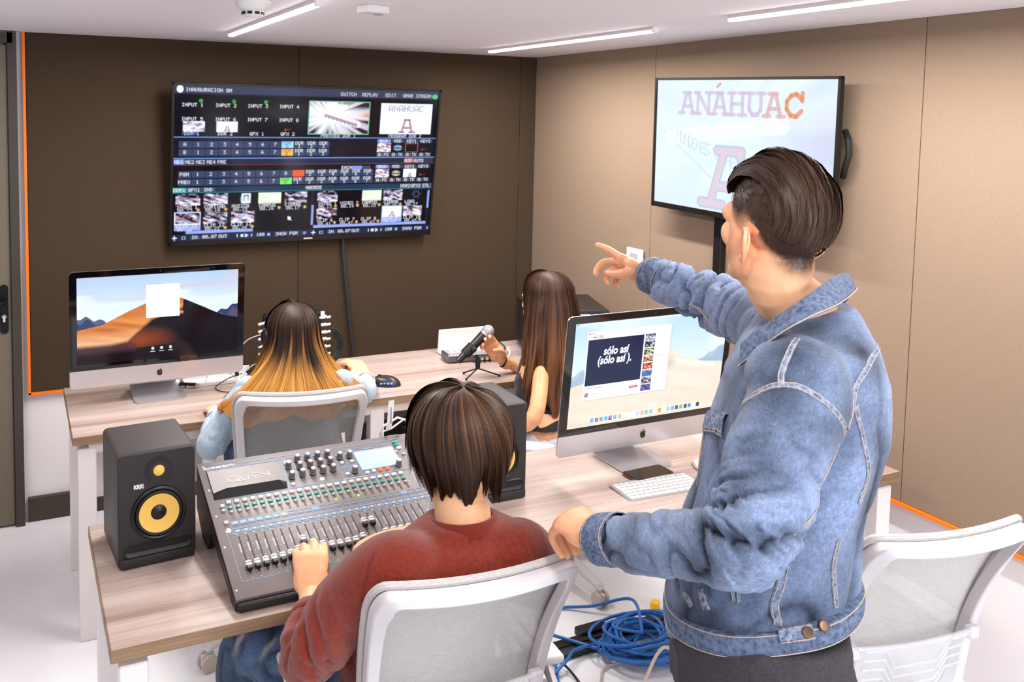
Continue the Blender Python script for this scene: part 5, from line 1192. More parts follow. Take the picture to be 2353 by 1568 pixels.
def on_surface(bvh, pts, off=.001, res=6):
    out = []
    for p in crom(pts, res):
        loc, no, i, d = bvh.find_nearest(p)
        out.append((loc+no*off, no))
    return out
def seam_band(mb, path, w_, h=.0012, mi=0):
    n = len(path); vs = []
    for i, (p, no) in enumerate(path):
        t = (path[min(i+1, n-1)][0]-path[max(i-1, 0)][0]).normalized(); s_ = t.cross(no).normalized()
        for a, b in ((-.5, -.003), (-.5, h*.6), (-.25, h), (.25, h), (.5, h*.6), (.5, -.003)): vs.append(p+s_*(a*w_)+no*b)
    mb.add(vs, [(i*6+q, i*6+q+1, (i+1)*6+q+1, (i+1)*6+q) for i in range(n-1) for q in range(5)], mi); return mb
def stitch(mb, path, off_side, r=.0006, h=.0016, mi=0):
    n = len(path); P = []
    for i, (p, no) in enumerate(path):
        t = (path[min(i+1, n-1)][0]-path[max(i-1, 0)][0]).normalized(); P.append(p+t.cross(no).normalized()*off_side+no*h)
    mb.tube(P, r, 5, mi); return mb

# ================================================================== standing man in denim jacket
MAN = thing('person', 'standing person in a faded denim jacket pointing at the screens, other hand on a chair', 'person', (-1.42, -3.10, 0))
W0 = Matrix.Translation((1.42, 3.10, 0))     # world to the local space of the root
def reloc(me, T): me.transform(T); return me
Fm = Vector((-math.sin(math.radians(54.9)), math.cos(math.radians(54.9)), 0)); Rm = Vector((math.cos(math.radians(54.9)), math.sin(math.radians(54.9)), 0))
th = math.radians(-7); HF = Vector((-math.sin(th), math.cos(th), .15)); HT = frame((-1.4040, -3.0700, 1.6537), HF, (0.0, -.15, 1)); HS = 1.06
HC = HT.translation
sL, eL, wL = Vector((-1.4728, -3.2014, 1.4134)), Vector((-1.6210, -3.2441, 1.1935)), Vector((-1.6781, -2.9614, 1.0754))
sR, eR, wR = Vector((-1.2434, -2.9430, 1.4181)), Vector((-1.1806, -2.7170, 1.4266)), Vector((-1.2100, -2.5013, 1.4597))
nb = Vector((-1.3438, -3.0905, 1.4771)); ch_ = Vector((-1.3657, -3.1056, 1.3013)); wa = Vector((-1.4292, -3.1061, 1.0681)); hm = Vector((-1.4429, -3.1100, 0.9422))
def build_man_body():
    b = MB(); h0 = MB()
    head_parts(h0, HT, HS)
    for bb_ in (b, h0):
        limb(bb_, [HC+HT.to_3x3() @ Vector((0, -.03, -.045))*HS, HC+HT.to_3x3() @ Vector((0, -.034, -.095))*HS, nb+Vector((0, 0, .02)), nb+Vector((0, 0, -.03))], [.056, .0545, .059, .066])
    h0.ball(tuple(HC+HT.to_3x3() @ Vector((0, .01, -.09))*HS), (.045, .05, .03))
    hme = remesh(h0, .003, 6); hco = eye_push(getco(hme), HT, HS); Sm = np.array(HT @ Matrix.Scale(HS, 4)); Si = np.linalg.inv(Sm); L = hco @ Si[:3, :3].T+Si[:3, 3]; q_ = sm(-L[:, 2], -.03, .06)*sm(L[:, 1], .0, .05); L[:, 1] *= 1-.22*q_; L[:, 0] *= 1-.07*q_; setco(hme, L @ Sm[:3, :3].T+Sm[:3, 3])
    up_ = Vector((0, 0, 1))
    rings(b, [(hm+up_*-.09, Rm*.14, Fm*.105), (hm, Rm*.125, Fm*.10), (wa, Rm*.115, Fm*.09), (ch_, Rm*.125, Fm*.10), (ch_+up_*.09, Rm*.12, Fm*.085), (nb-up_*.06, Rm*.09, Fm*.06), (nb, Rm*.06, Fm*.06)])
    limb(b, [sL, eL, wL], [.056, .044, .027]); limb(b, [sR, eR, wR], [.052, .042, .027])
    # legs: hips to the floor
    for s_ in (-1, 1):
        hp = hm+Rm*(s_*.09)-up_*.08; kn_ = hp+up_*(-.40)+Fm*.03+Rm*(s_*.02); an = kn_+up_*(-.40)-Fm*.04
        an.z = .09; limb(b, [hp, kn_, an], [.088, .055, .038]); limb(b, [an-Fm*.04+Vector((0, 0, -.045)), an+Fm*.14+Vector((0, 0, -.055))], [.035, .03])
    me = remesh(b, .0085, 4)
    hb = MB()
    # pointing right hand: index straight, others curled, palm turned to the viewer
    Fd = (Vector((-1.2270, -2.3593, 1.4751))-wR).normalized(); nview = Vector((-.906*.15-.4236*.8, .4236*.15-.906*.8, -.42))   # toward the viewer = palm side
    HRT, tipsR = hand(hb, wR+Fd*.012, Fd, -nview, 1 if frame((0, 0, 0), Fd, -nview).col[0].z > 0 else -1,
                      [(-.14, .10, .10), (.45, 1.15, .6), (.8, 1.25, .6), (.95, 1.25, .6)], [(.012, .045, -.034), (.008, .076, -.044), (.003, .104, -.044)], 1.0, .06)
    # left hand resting over the chair corner
    Fl = (Vector((-1.6830, -2.8708, 1.0719))-wL).normalized(); 
    HLT, tipsL = hand(hb, wL+Fl*.008, Fl, (-.18, -.22, .95), 1, [(.8, 1.0, .5), (.75, 1.05, .5), (.75, 1.05, .5), (.8, 1.0, .5)], [(.034, .04, -.02), (.036, .065, -.036), (.03, .09, -.048)], 1.1, .06)
    hm_ = remesh(hb, .0029, 4)
    return [me, hme], hm_, HRT, HLT, tipsR, tipsL
bm_, hm_, HRT, HLT, tipsR, tipsL = build_man_body()
me = join_meshes('body', bm_+[hm_]); co = getco(me)
Ti = np.array((HT @ Matrix.Scale(HS, 4)).inverted()); L = co @ Ti[:3, :3].T+Ti[:3, 3]
col = skin_cols(co, (238, 178, 138), (206, 118, 84))
# clipped hair on sides and nape: real short hair fading out towards skin
x, y, z = L.T; r_ = np.sqrt((x/.076)**2+((y+.014)/.094)**2+((z-.034)/.084)**2)
line = np.interp(y, [-.12, -.10, -.08, -.055, -.035, -.015, .01, .03, .06, .08], [-.078, -.080, -.072, -.046, -.008, .006, -.004, .005, .035, .05])
earm = np.hypot((y+.026)/.026, (z+.018)/.036) < 1
fd = sm(z-line, -.006, .045)*sm(-r_, -1.55, -1.25)*(z > -.125)*(1-earm*(abs(x) > .066)); fd *= (y < .062+.01*np.sin(z*90))
g_ = fbm(L*420, 3, 2); k = np.clip(fd*1.25*(.72+.5*g_), 0, 1)[:, None]
col = col*(1-k*.97)+nlin((40, 25, 18))*k*.97
brow = np.exp(-(((abs(x)-.032)/.016)**2+((z-.0215-.003*np.sin(abs(x)*60))/.0035)**2))*(y > .06); col = col*(1-brow[:, None]*.85)+nlin((40, 26, 20))*brow[:, None]*.85
lip = np.exp(-((x/.022)**2+((z+.067)/.0085)**2))*(y > .07); col = col*(1-lip[:, None]*.5)+nlin((190, 96, 84))*lip[:, None]*.5
bd = sm(-z, .03, .07)*sm(y, .0, .03)*(z > -.125)*.14; col = col*(1-bd[:, None])+nlin((120, 84, 66))*bd[:, None]
setcol(me, col); add_mesh('body', reloc(me, W0), 'skin', MAN, 'warm tan skin'); eyes(W0 @ HT, HS, MAN)
M['nail'] = mat('fingernail', (244, 204, 182), .25)
# swept back top hair: cap and strands following the same flow
def man_hair(u, ph, lift):
    """u -1..1 across, ph angle from the forehead (deg) over the crown to the occiput"""
    a = np.radians(ph); hgt = np.interp(ph, [4, 16, 34, 60, 100, 140, 175, 204], [.010, .019, .020, .015, .009, .005, .004, .003])
    lm = u*np.interp(ph, [4, 30, 90, 150, 204], [.50, .72, .90, .92, .85]); tp_ = np.interp(ph, [3, 12, 140, 196], [.3, 1, 1, .05])*(1-.85*np.abs(u)**5); h = hgt*np.cos(lm*1.3)+.003+lift*tp_
    nx, ny, nz = np.sin(lm), np.cos(lm)*np.cos(a), np.cos(lm)*np.sin(a)
    return np.stack([nx*(.0765+h), -.014+ny*(.094+h), .034+nz*(.084+h)], -1)
PH = np.linspace(6, 204, 64); UU = np.linspace(-1, 1, 80)
U2, P2 = np.meshgrid(UU, PH, indexing='ij')
lk = (n3(np.stack([U2*9, P2*.018, U2*0], -1).reshape(-1, 3), 4).reshape(U2.shape)-.5)*.014+(n3(np.stack([U2*26+P2*.01, P2*.03, U2*0], -1).reshape(-1, 3), 8).reshape(U2.shape)-.5)*.007
G = man_hair(U2, P2, lk-.002)
A4 = np.array(W0 @ HT @ Matrix.Scale(HS, 4)); G = G @ A4[:3, :3].T+A4[:3, 3]
add_mesh('hair', sheet(G, np.tile(nlin((30, 19, 14)), (80*64, 1)).reshape(80, 64, 3)), 'hair_cap', MAN, 'short swept back dark hair')
r = np.random.default_rng(4); S_ = 3400; N = 16; u0 = r.uniform(-1, 1, S_); st = r.uniform(6, 150, S_); st[:900] = r.uniform(5, 16, 900); ln = r.uniform(40, 85, S_)
tt = np.linspace(0, 1, N); ph = st[:, None]+ln[:, None]*tt[None]; uu = u0[:, None]*(1+.06*np.sin(ph*.03))+(r.normal(0, .02, S_)[:, None])*tt+.22*np.sin(ph*.022+1)*tt
lf = (n3(np.stack([uu*9, ph*.018, uu*0], -1).reshape(-1, 3), 4).reshape(uu.shape)-.5)*.014+(n3(np.stack([uu*26+ph*.01, ph*.03, uu*0], -1).reshape(-1, 3), 8).reshape(uu.shape)-.5)*.007+r.uniform(-.001, .0025, S_)[:, None]+(r.uniform(0, 1, S_) > .93)[:, None]*r.uniform(0, .002, S_)[:, None]*tt
G = man_hair(np.clip(uu, -1.05, 1.05), np.clip(ph, 4, 206), lf); G = G @ A4[:3, :3].T+A4[:3, 3]
cc = (nlin((50, 32, 23))[None]*r.uniform(.5, 1.9, S_)[:, None])[:, None, :].repeat(N, 1)
strands('hair_strands', G, MAN, cc, .00075)
# fuzz of clipped hair on the sides
S_ = 5200; zz = r.uniform(-.09, .10, S_); an = r.uniform(-PI, PI, S_)
d_ = np.stack([np.cos(an)*.0765*np.sqrt(np.clip(1-((zz-.034)/.086)**2, 0, 1)), np.sin(an)*.0955*np.sqrt(np.clip(1-((zz-.034)/.086)**2, 0, 1))-.014, zz], -1)
ln_ = np.interp(d_[:, 1], [-.12, -.10, -.08, -.055, -.035, -.015, .01, .03, .06, .08], [-.07, -.072, -.062, -.034, .008, .018, .01, .012, .04, .06])
kp = (d_[:, 1] < .055) & (zz > ln_+.012+r.uniform(0, .03, S_)); d_ = d_[kp]; nn = d_-np.array([0, -.014, .03]); nn /= np.linalg.norm(nn, axis=1, keepdims=True)
tt = np.linspace(0, 1, 4)[None, :, None]; hl = np.interp(d_[:, 2], [-.06, .0, .06], [.002, .004, .009])[:, None, None]
G = (d_[:, None]+nn[:, None]*.4*hl*tt+np.array([0, -.45, -.75])*hl*tt*.9+nn[:, None]*.0005) @ A4[:3, :3].T+A4[:3, 3]
strands('clipped_hair', G, MAN, np.tile(nlin((44, 28, 20)), (len(G), 4, 1))*r.uniform(.6, 1.6, (len(G), 1, 1)), .0006)

# ---- jacket
up_ = Vector((0, 0, 1))
pL = [sL+Vector((.0, .0, .0)), sL*.6+eL*.4+Fm*-.012, eL, eL*.5+wL*.5+Vector((0, 0, -.014)), wL]
pR = [sR, eR, wR]
jb = MB()
hr = [(Vector((-1.4446, -3.1105, 0.9264)), .146, .160), (Vector((-1.4417, -3.1086, 0.9658)), .155, .168), (Vector((-1.4354, -3.1051, 1.0444)), .150, .157), (Vector((-1.4006, -3.1010, 1.1585)), .155, .148), (Vector((-1.3659, -3.1062, 1.2934)), .165, .148), (Vector((-1.3527, -3.1046, 1.3885)), .172, .136), (Vector((-1.3431, -3.1046, 1.4440)), .148, .114), (Vector((-1.3313, -3.0953, 1.4893)), .095, .088), (Vector((-1.3228, -3.0865, 1.5111)), .070, .075)]
hem_tilt = Fm*.0
rings(jb, [(c, Rm*a+up_*(.012 if i < 3 else 0), Fm*b+up_*(-.02 if i < 2 else 0)) for i, (c, a, b) in enumerate(hr)], 36)
limb(jb, [sL+Rm*.03+up_*-.0, sL+up_*-.03-Rm*.005, sL*.5+eL*.5-Rm*.004, eL+(eL-wL)*.02, eL*.55+wL*.45+Vector((0, 0, -.008)), wL*.9+eL*.1+Vector((0, 0, -.006)), wL+(eL-wL)*-.02], [.076, .081, .074, .067, .054, .044, .042])
limb(jb, [sR-Rm*.04, sR, sR*.5+eR*.5, eR, eR*.5+wR*.5, wR-(wR-eR)*.02], [.08, .074, .064, .058, .052, .046])
jb.ball(tuple(sL+Rm*.015+up_*.005), (.085, .085, .07)); jb.ball(tuple(sR-Rm*.02), (.085, .085, .07))
me = remesh(jb, .0044, 9)
bb = bmesh.new(); bb.from_mesh(me); bmesh.ops.delete(bb, geom=[v for v in bb.verts if v.co.z < .986-.035*((v.co-hr[0][0]).dot(Fm)/.16) and (v.co-wL).length > .2], context='VERTS'); bb.to_mesh(me); bb.free(); me.update()
co, no = getco(me), getno(me)
def arm_param(co, pts):
    P = np.array([list(p) for p in crom(pts, 10)]); best = np.full(len(co), 9.); sp = np.zeros(len(co)); acc = 0; dirv = np.zeros_like(co); near = np.zeros_like(co)
    for i in range(len(P)-1):
        d = P[i+1]-P[i]; Ld = np.linalg.norm(d); t = np.clip(((co-P[i]) @ d)/Ld**2, 0, 1); q = P[i]+t[:, None]*d; ds = np.linalg.norm(co-q, axis=1); m_ = ds < best
        best = np.where(m_, ds, best); sp = np.where(m_, acc+t*Ld, sp); dirv[m_] = d/Ld; near[m_] = q[m_]; acc += Ld
    return best, sp, acc, dirv, near
disp = np.zeros(len(co)); wear_shade = np.zeros(len(co))
for pts, seed, ex in ((pL, 3, .26), (pR, 9, .24)):
    ds, s_, Lt, dv, nr = arm_param(co, pts); wgt = 1-sm(ds, .095, .125)
    rad = co-nr; ref = np.array([0, 0, 1.]) ; e1 = ref-dv*(dv @ ref)[:, None]; e1 /= np.linalg.norm(e1, axis=1, keepdims=True)+1e-9; e2 = np.cross(dv, e1); an = np.arctan2((rad*e2).sum(1), (rad*e1).sum(1))
    C_ = np.stack([s_*26+1.1*np.sin(an+seed), np.cos(an)*1.0, np.sin(an)*1.0], -1); nz = n3(C_, seed); ridge_ = np.minimum(1, abs(nz-.5)*5.2)**.65
    C2 = np.stack([s_*60+1.5*np.sin(an*1+seed), np.cos(an)*1.6, np.sin(an)*1.6], -1); r2_ = np.minimum(1, abs(n3(C2, seed+3)-.5)*5)**.7
    env = .35+.9*np.exp(-((s_-ex)/.09)**2)+.35*np.exp(-((s_-Lt+.05)/.05)**2); env *= sm(s_, .03, .12)*(1-sm(s_, Lt-.035, Lt-.02))
    if seed == 9: env *= 1.35
    h_ = (ridge_*.0155+r2_*.0045-.012)*env*wgt; disp += h_; wear_shade += (ridge_-.5)*wgt*env
ax = np.array(list(ch_)); tz = co[:, 2]; tor = 1-np.clip(wear_shade*0+0, 0, 1)
dsL = arm_param(co, pL)[0]; dsR = arm_param(co, pR)[0]; tw = sm(np.minimum(dsL, dsR), .085, .13)
aF = co @ np.array(list(Fm)); aR = co @ np.array(list(Rm))
D1 = np.stack([aF*9+tz*7, aR*9+3, tz*2.2-aF*4], -1); n1 = np.minimum(1, abs(n3(D1, 21)-.5)*4.5)**.7; D2 = np.stack([aF*20+tz*13, aR*20, tz*5], -1); n2 = np.minimum(1, abs(n3(D2, 27)-.5)*5)**.8
disp += tw*((n1*.013+n2*.004-.012)*(.35+.75*sm(-tz, -1.42, -1.15))*sm(tz, .985, 1.04)); wear_shade += (n1-.5)*tw
co2 = co+no*disp[:, None]
# flatten hem underside hollow look: squash the closed bottom upwards into the body
inn = (tz < .955); setco(me, co2)
wn = fbm(co*14, 31)[:, None]; wr_ = np.clip(.5+.45*wear_shade+.3*(wn[:, 0]-.5)*2, 0, 1)
zc = sm(tz, 1.25, 1.45)*.35; big_ = fbm(co*np.array([9, 9, 5]), 77)-.5; kk = np.clip((wr_-.5)*1.5+.50+big_*1.1+zc*.5, 0, 1)[:, None]  # ridge fade plus fold shade painted into the denim; large dark patches, lighter shoulders
fine = n3(co*np.array([600, 600, 160]), 2)[:, None]*.5+n3(co*np.array([180, 180, 900]), 6)[:, None]*.5
dn = nlin((20, 27, 40))*(1-kk)+nlin((126, 142, 174))*kk; dn = dn*(.6+.8*fine)
setcol(me, dn); jbvh = bvh_of(me)
M['denim'] = attr_mat('faded denim', .85, bump=(900, .45), vary=((420, 420, 420), .28), spec=.15, sheen=.2); M['thread'] = mat('tan stitching', (206, 176, 146), .7); M['denim_seam'] = mat('denim seam', (66, 80, 108), .85, vary=((150, 150, 150), (150, 160, 184), .16), bump=(500, .5)); M['denim_dark'] = mat('inner denim', (42, 50, 66), .9)
M['copper'] = mat('bronze button', (112, 86, 70), .35, .8)
jk = add_mesh('denim_jacket', reloc(me, W0), 'denim', MAN, 'faded blue denim jacket')
for v in (): pass
def jseam(pts, w_=.011, two=True):
    p = [(a, b) for a, b in on_surface(jbvh, pts, .0002)]; p = [(W0 @ a, b) for a, b in p]
    # thin out the noise of the projection
    for _ in range(2): p = [p[0]]+[((p[i-1][0]+p[i][0]*2+p[i+1][0])/4, p[i][1]) for i in range(1, len(p)-1)]+[p[-1]]
    b = MB(); seam_band(b, p, w_, .0016); 
    for o_ in ((-.33, .33) if two else (.3,)): stitch(b, p, o_*w_, .00055, .0019, 1)
    return part('seam', b, ['denim_seam', 'thread'], jk, sharp=60)
jseam([(-1.4788, -3.2002, 1.5296), (-1.5286, -3.2238, 1.4975), (-1.5563, -3.2354, 1.4678), (-1.5611, -3.2353, 1.4416)])                    # shoulder seam
jseam([(-1.5680, -3.1704, 1.3826), (-1.5760, -3.1866, 1.4103), (-1.5697, -3.2100, 1.4306), (-1.5611, -3.2353, 1.4416), (-1.5319, -3.2498, 1.4304), (-1.5073, -3.2630, 1.4102), (-1.4707, -3.2613, 1.3695), (-1.4489, -3.2525, 1.3311)])  # armhole
jseam([(-1.2574, -3.2092, 1.4672), (-1.3342, -3.2299, 1.4508), (-1.3961, -3.2480, 1.4178), (-1.4247, -3.2484, 1.3848), (-1.4529, -3.2482, 1.3607)])                    # yoke
jseam([(-1.4097, -3.2443, 1.3853), (-1.3923, -3.2460, 1.3282), (-1.3835, -3.2441, 1.2666), (-1.3975, -3.2524, 1.2198)], .009)              # back vertical
jseam([(-1.4312, -3.2524, 1.1627), (-1.4359, -3.2540, 1.1161), (-1.4268, -3.2530, 1.0447)], .010)
jseam([(-1.5136, -3.2333, 1.1957), (-1.5189, -3.2348, 1.1461), (-1.5251, -3.2366, 1.0895), (-1.5334, -3.2356, 1.0540), (-1.5327, -3.2385, 1.0222)], .015)
jseam([(-1.4488, -3.2520, 1.3382), (-1.4965, -3.2762, 1.3107), (-1.5272, -3.2867, 1.2774), (-1.5580, -3.2962, 1.2553), (-1.5925, -3.3042, 1.2308)], .007)     # sleeve back seam
jseam([(-1.5930, -3.0886, 1.0217), (-1.5989, -3.1093, 1.0061)], .012); jseam([(-1.5903, -3.1213, 1.0440), (-1.6008, -3.1408, 1.0155)], .014)
jseam([(-1.5909, -3.1844, 1.0812), (-1.5956, -3.1960, 1.0473)], .006, False); jseam([(-1.5811, -3.1889, 1.0814), (-1.5865, -3.2003, 1.0460)], .006, False)
jseam([(-1.4671, -3.0064, 1.2577), (-1.4766, -3.0288, 1.2004), (-1.4888, -3.0371, 1.1642)], .012)
jseam([(-1.2780, -2.6825, 1.4272), (-1.2669, -2.7562, 1.4019), (-1.2418, -2.8355, 1.3885)], .006)
M['denim_cuff'] = mat('denim cuff', (52, 62, 86), .85, vary=((110, 110, 110), (112, 128, 158), .2), bump=(700, .4))
def waistband():
    b = MB(); n = 72; vs = []; c0, c1 = hr[0][0], hr[1][0]; zs = [(-.018, .006), (-.020, .0095), (-.016, .0115), (.0, .0125), (.017, .0115), (.021, .0095), (.021, .002), (.018, -.022)]
    for dz, o_ in zs:
        for k in range(n):
            t = 2*PI*k/n; e = .88; cx, sx = math.cos(t), math.sin(t); w_ = 1+.012*math.sin(3*t)+.008*math.sin(7*t+1)
            ca = abs(cx)**e*(1 if cx > 0 else -1); sa = abs(sx)**e*(1 if sx > 0 else -1)
            vs.append(W0 @ (Vector((c0.x, c0.y, .990+dz-.035*sa))+Rm*(.142*w_+o_)*ca+Fm*(.155*w_+o_)*sa))
    b.add(vs, [(i*n+k, i*n+(k+1) % n, (i+1)*n+(k+1) % n, (i+1)*n+k) for i in range(len(zs)-1) for k in range(n)])
    o = part('waistband', b, 'denim_cuff', jk, sharp=60)
    for i in (1, 5):
        ring_ = [vs[i*n+k]+(vs[i*n+k]-(W0 @ Vector((c0.x, c0.y, .978)))).normalized()*.0018+Vector((0, 0, .003 if i == 1 else -.003)) for k in range(n)]
        part('stitching', MB().tube(ring_, .0008, 5, closed=True), 'thread', o)
    return vs, n
wbv, wbn = waistband()
# cuffs: turned band at each wrist
def cuff(c0, c1, r0, r1, label):
    b = MB(); c0, c1 = W0 @ c0, W0 @ c1; d = (c1-c0); n = 40
    q = d.to_track_quat('Z', 'Y').to_matrix().to_4x4(); q.translation = c0; Lc = d.length
    prof = [(r0*.99, 0), (r0*1.035, .002), (r0*1.04, Lc*.5), (r1*1.045, Lc*.97), (r1*1.035, Lc), (r1*.97, Lc-.001), (r1*.94, Lc-.012), (r1*.9, Lc-.03)]
    vs = []
    for r_, z_ in prof:
        for k in range(n): w_ = 1+.03*math.sin(k/n*2*PI*2+1)+.012*math.sin(k/n*2*PI*5); vs.append((r_*w_*math.cos(2*PI*k/n)*1.04, r_*w_*math.sin(2*PI*k/n)*.97, z_))
    b.add(vs, [(i*n+k, i*n+(k+1) % n, (i+1)*n+(k+1) % n, (i+1)*n+k) for i in range(len(prof)-1) for k in range(n)], 0, q)
    o = part('cuff', b, 'denim_cuff', jk, label, sharp=50)
    for zz, rr_ in ((.004, r0*1.035), (Lc*.93, r1*1.042)):
        s2 = MB(); s2.tube([q @ Vector((rr_*(1+.03*math.sin(k/n*2*PI*2+1)+.012*math.sin(k/n*2*PI*5))*1.04*math.cos(2*PI*k/n), rr_*(1+.03*math.sin(k/n*2*PI*2+1)+.012*math.sin(k/n*2*PI*5))*.97*math.sin(2*PI*k/n), zz)) for k in range(n)], .0008, 5, closed=True)
        part('stitching', s2, 'thread', o)
dl = (wL-eL).normalized(); cuff(wL-dl*.045, wL+dl*.012, .0475, .046, None)
dr2 = (wR-eR).normalized(); cuff(wR-dr2*.05, wR+dr2*.006, .0475, .0465, None)
# collar: stand and folded fall
fold = [(-1.4849, -3.0820, 1.4505), (-1.4782, -3.1104, 1.4799), (-1.4653, -3.1469, 1.5136), (-1.4431, -3.1716, 1.5425), (-1.3789, -3.1611, 1.5632), (-1.2892, -3.1196, 1.5682), (-1.2252, -3.0838, 1.5598), (-1.1843, -3.0383, 1.5384), (-1.1905, -2.9991, 1.5083), (-1.2263, -2.9789, 1.4823), (-1.2898, -2.9736, 1.4555), (-1.3633, -2.9964, 1.4326)]
fall = [(-1.5017, -3.0990, 1.4174), (-1.4967, -3.1371, 1.4543), (-1.4943, -3.1845, 1.4968), (-1.4667, -3.2117, 1.5253), (-1.3883, -3.1976, 1.5368), (-1.2889, -3.1443, 1.5391), (-1.2208, -3.0989, 1.5356), (-1.1608, -3.0406, 1.5087), (-1.1341, -2.9900, 1.4685), (-1.1705, -2.9531, 1.4411), (-1.2357, -2.9362, 1.4095), (-1.3438, -2.9649, 1.3886)]
base = [Vector(a)*.25+Vector(b)*.75+(nb+Vector((0, 0, -.01))-Vector(b))*.12 for a, b in zip(fold, fall)]
A_, B_, C_ = crom(fold, 5), crom(fall, 5), crom([tuple(v) for v in base], 5); n = len(A_); cb = MB(); vs = []
for i in range(n):
    f_, l_, s_ = W0 @ A_[i], W0 @ B_[i], W0 @ C_[i]; out_ = (l_-(W0 @ nb)); out_.z = 0; out_.normalize()
    inn = f_-out_*.006; row = [s_-Vector((0, 0, .008))-out_*.006, inn*.6+s_*.4, inn+Vector((0, 0, .001)), f_+Vector((0, 0, .004)), f_+out_*.0045+Vector((0, 0, .001)), f_*.5+l_*.5+out_*.0045, l_+out_*.004, l_+Vector((0, 0, -.003)), l_-out_*.004+Vector((0, 0, .002)), f_*.5+l_*.5-out_*.001]
    vs += row
q = 10; cb.add(vs, [(i*q+k, i*q+k+1, (i+1)*q+k+1, (i+1)*q+k) for i in range(n-1) for k in range(q-1)]+[tuple(range(q-1, -1, -1)), tuple((n-1)*q+k for k in range(q))])
co_ = part('collar', cb, 'denim_cuff', jk, 'folded denim collar', sharp=70); sol = co_.modifiers.new('sub', 'SUBSURF'); sol.levels = sol.render_levels = 1
s2 = MB().tube([vs[i*q+6]+(vs[i*q+5]-vs[i*q+6])*.10+((vs[i*q+6]-(W0 @ nb)).normalized())*.0015 for i in range(n)], .0009, 5); part('stitching', s2, 'thread', co_)
# pocket flap with stitching, buttons, hem band tab
p = [(W0 @ a, b) for a, b in on_surface(jbvh, [(-1.4712, -3.0027, 1.2804), (-1.4823, -3.0518, 1.2930), (-1.4963, -3.0996, 1.3051)], .002)]; b = MB(); seam_band(b, p, .042, .006); stitch(b, p, .018, .0006, .0062, 1); stitch(b, p, .012, .0006, .0062, 1); part('pocket_flap', b, ['denim_seam', 'thread'], jk)
wf_ = [tuple(range(4))]; bandb = BVHTree.FromPolygons([tuple(v) for v in wbv], [(i*wbn+k, i*wbn+(k+1) % wbn, (i+1)*wbn+(k+1) % wbn, (i+1)*wbn+k) for i in range(5) for k in range(wbn)])
for p in ((-1.5070, -3.2832, 1.0283), (-1.4746, -3.2865, 1.0383)):
    loc, no_, i_, d_ = bandb.find_nearest(W0 @ Vector(p)); no_ = no_ if no_.dot(loc-(W0 @ hm)) > 0 else -no_; T = (no_.to_track_quat('Z', 'Y').to_matrix().to_4x4()); T.translation = loc+no_*.004
    part('button', MB().lathe([(.009, -.003), (.009, .0025), (.0075, .0035), (.003, .003), (0, .0032)], 18, 0, T), 'copper', jk, 'bronze metal button')
tb = []
for p in crom([(-1.5500, -3.2641, 1.0165), (-1.5288, -3.2790, 1.0233), (-1.4962, -3.2879, 1.0333)], 6):
    loc, no_, i_, d_ = bandb.find_nearest(W0 @ Vector(p)); no_ = no_ if no_.dot(loc-(W0 @ hm)) > 0 else -no_; tb.append((loc+no_*.0012, no_))
b = MB(); seam_band(b, tb, .024, .003); stitch(b, tb, .0095, .0006, .0036, 1); stitch(b, tb, -.0095, .0006, .0036, 1); part('waist_tab', b, ['denim_seam', 'thread'], jk)
# undershirt glimpse and trousers
tsh = MB(); rings(tsh, [(wa, Rm*.12, Fm*.10), (ch_, Rm*.13, Fm*.11), (ch_+up_*.08, Rm*.125, Fm*.095), (nb-up_*.045, Rm*.09, Fm*.072), (nb-up_*.012, Rm*.066, Fm*.066)])
me = remesh(tsh, .008, 4); add_mesh('undershirt', reloc(me, W0), mat('grey shirt', (196, 176, 170), .8), MAN)
tr_ = MB(); rings(tr_, [(hm+up_*-.11, Rm*.172, Fm*.150), (hm+up_*-.05, Rm*.170, Fm*.150), (hm+up_*.03, Rm*.163, Fm*.148)])
for s_ in (-1, 1):
    hp = hm+Rm*(s_*.088)-up_*.09; kn_ = hp+up_*(-.40)+Fm*.03+Rm*(s_*.02); an_ = kn_+up_*(-.40)-Fm*.04; an_.z = .10; limb(tr_, [hp, kn_, an_], [.100, .072, .058])
tr_.ball(tuple(hm-Fm*.07-up_*.1-Rm*.07), (.1, .1, .1))
me = remesh(tr_, .007, 6); co = getco(me); no = getno(me); nz = 1-abs(2*n3(np.stack([co[:, 0]*14, co[:, 1]*14, co[:, 2]*22], -1), 44)-1); setco(me, co+no*((nz**2*.007)-.003)[:, None])
tro = add_mesh('trousers', reloc(me, W0), mat('charcoal trousers', (44, 40, 44), .85, vary=(260, (66, 60, 66), .2), bump=(500, .3)), MAN, 'charcoal trousers')
for s_ in (-1, 1):
    hp = hm+Rm*(s_*.088); an_ = hp+Fm*-.01; b = MB(); b.tube([W0 @ Vector((an_.x-Fm.x*.06, an_.y-Fm.y*.06, .035)), W0 @ Vector((an_.x+Fm.x*.06, an_.y+Fm.y*.06, .04)), W0 @ Vector((an_.x+Fm.x*.17, an_.y+Fm.y*.17, .032))], [.034, .042, .032], 12, flat=(1.1, .9)); part('shoe', b, 'rubber', MAN)
# finger nails on the pointing hand
for tips, T_ in ((tipsR, HRT), (tipsL, HLT)):
    for (tip, prev, k) in tips[:1]:
        d = (tip-prev).normalized(); n_ = (T_.to_3x3() @ Vector((0, 0, 1))).normalized(); n_ = (n_-d*n_.dot(d)).normalized(); c_ = W0 @ (tip-d*.002+n_*.0065)
        T = frame(c_, d, n_); part('fingernail', MB().ball((0, 0, 0), (.0048, .0065, .0012), 12, 6, 0, T), 'nail', MAN)
tpt = HRT @ Vector((0, 0, 0)) ; 

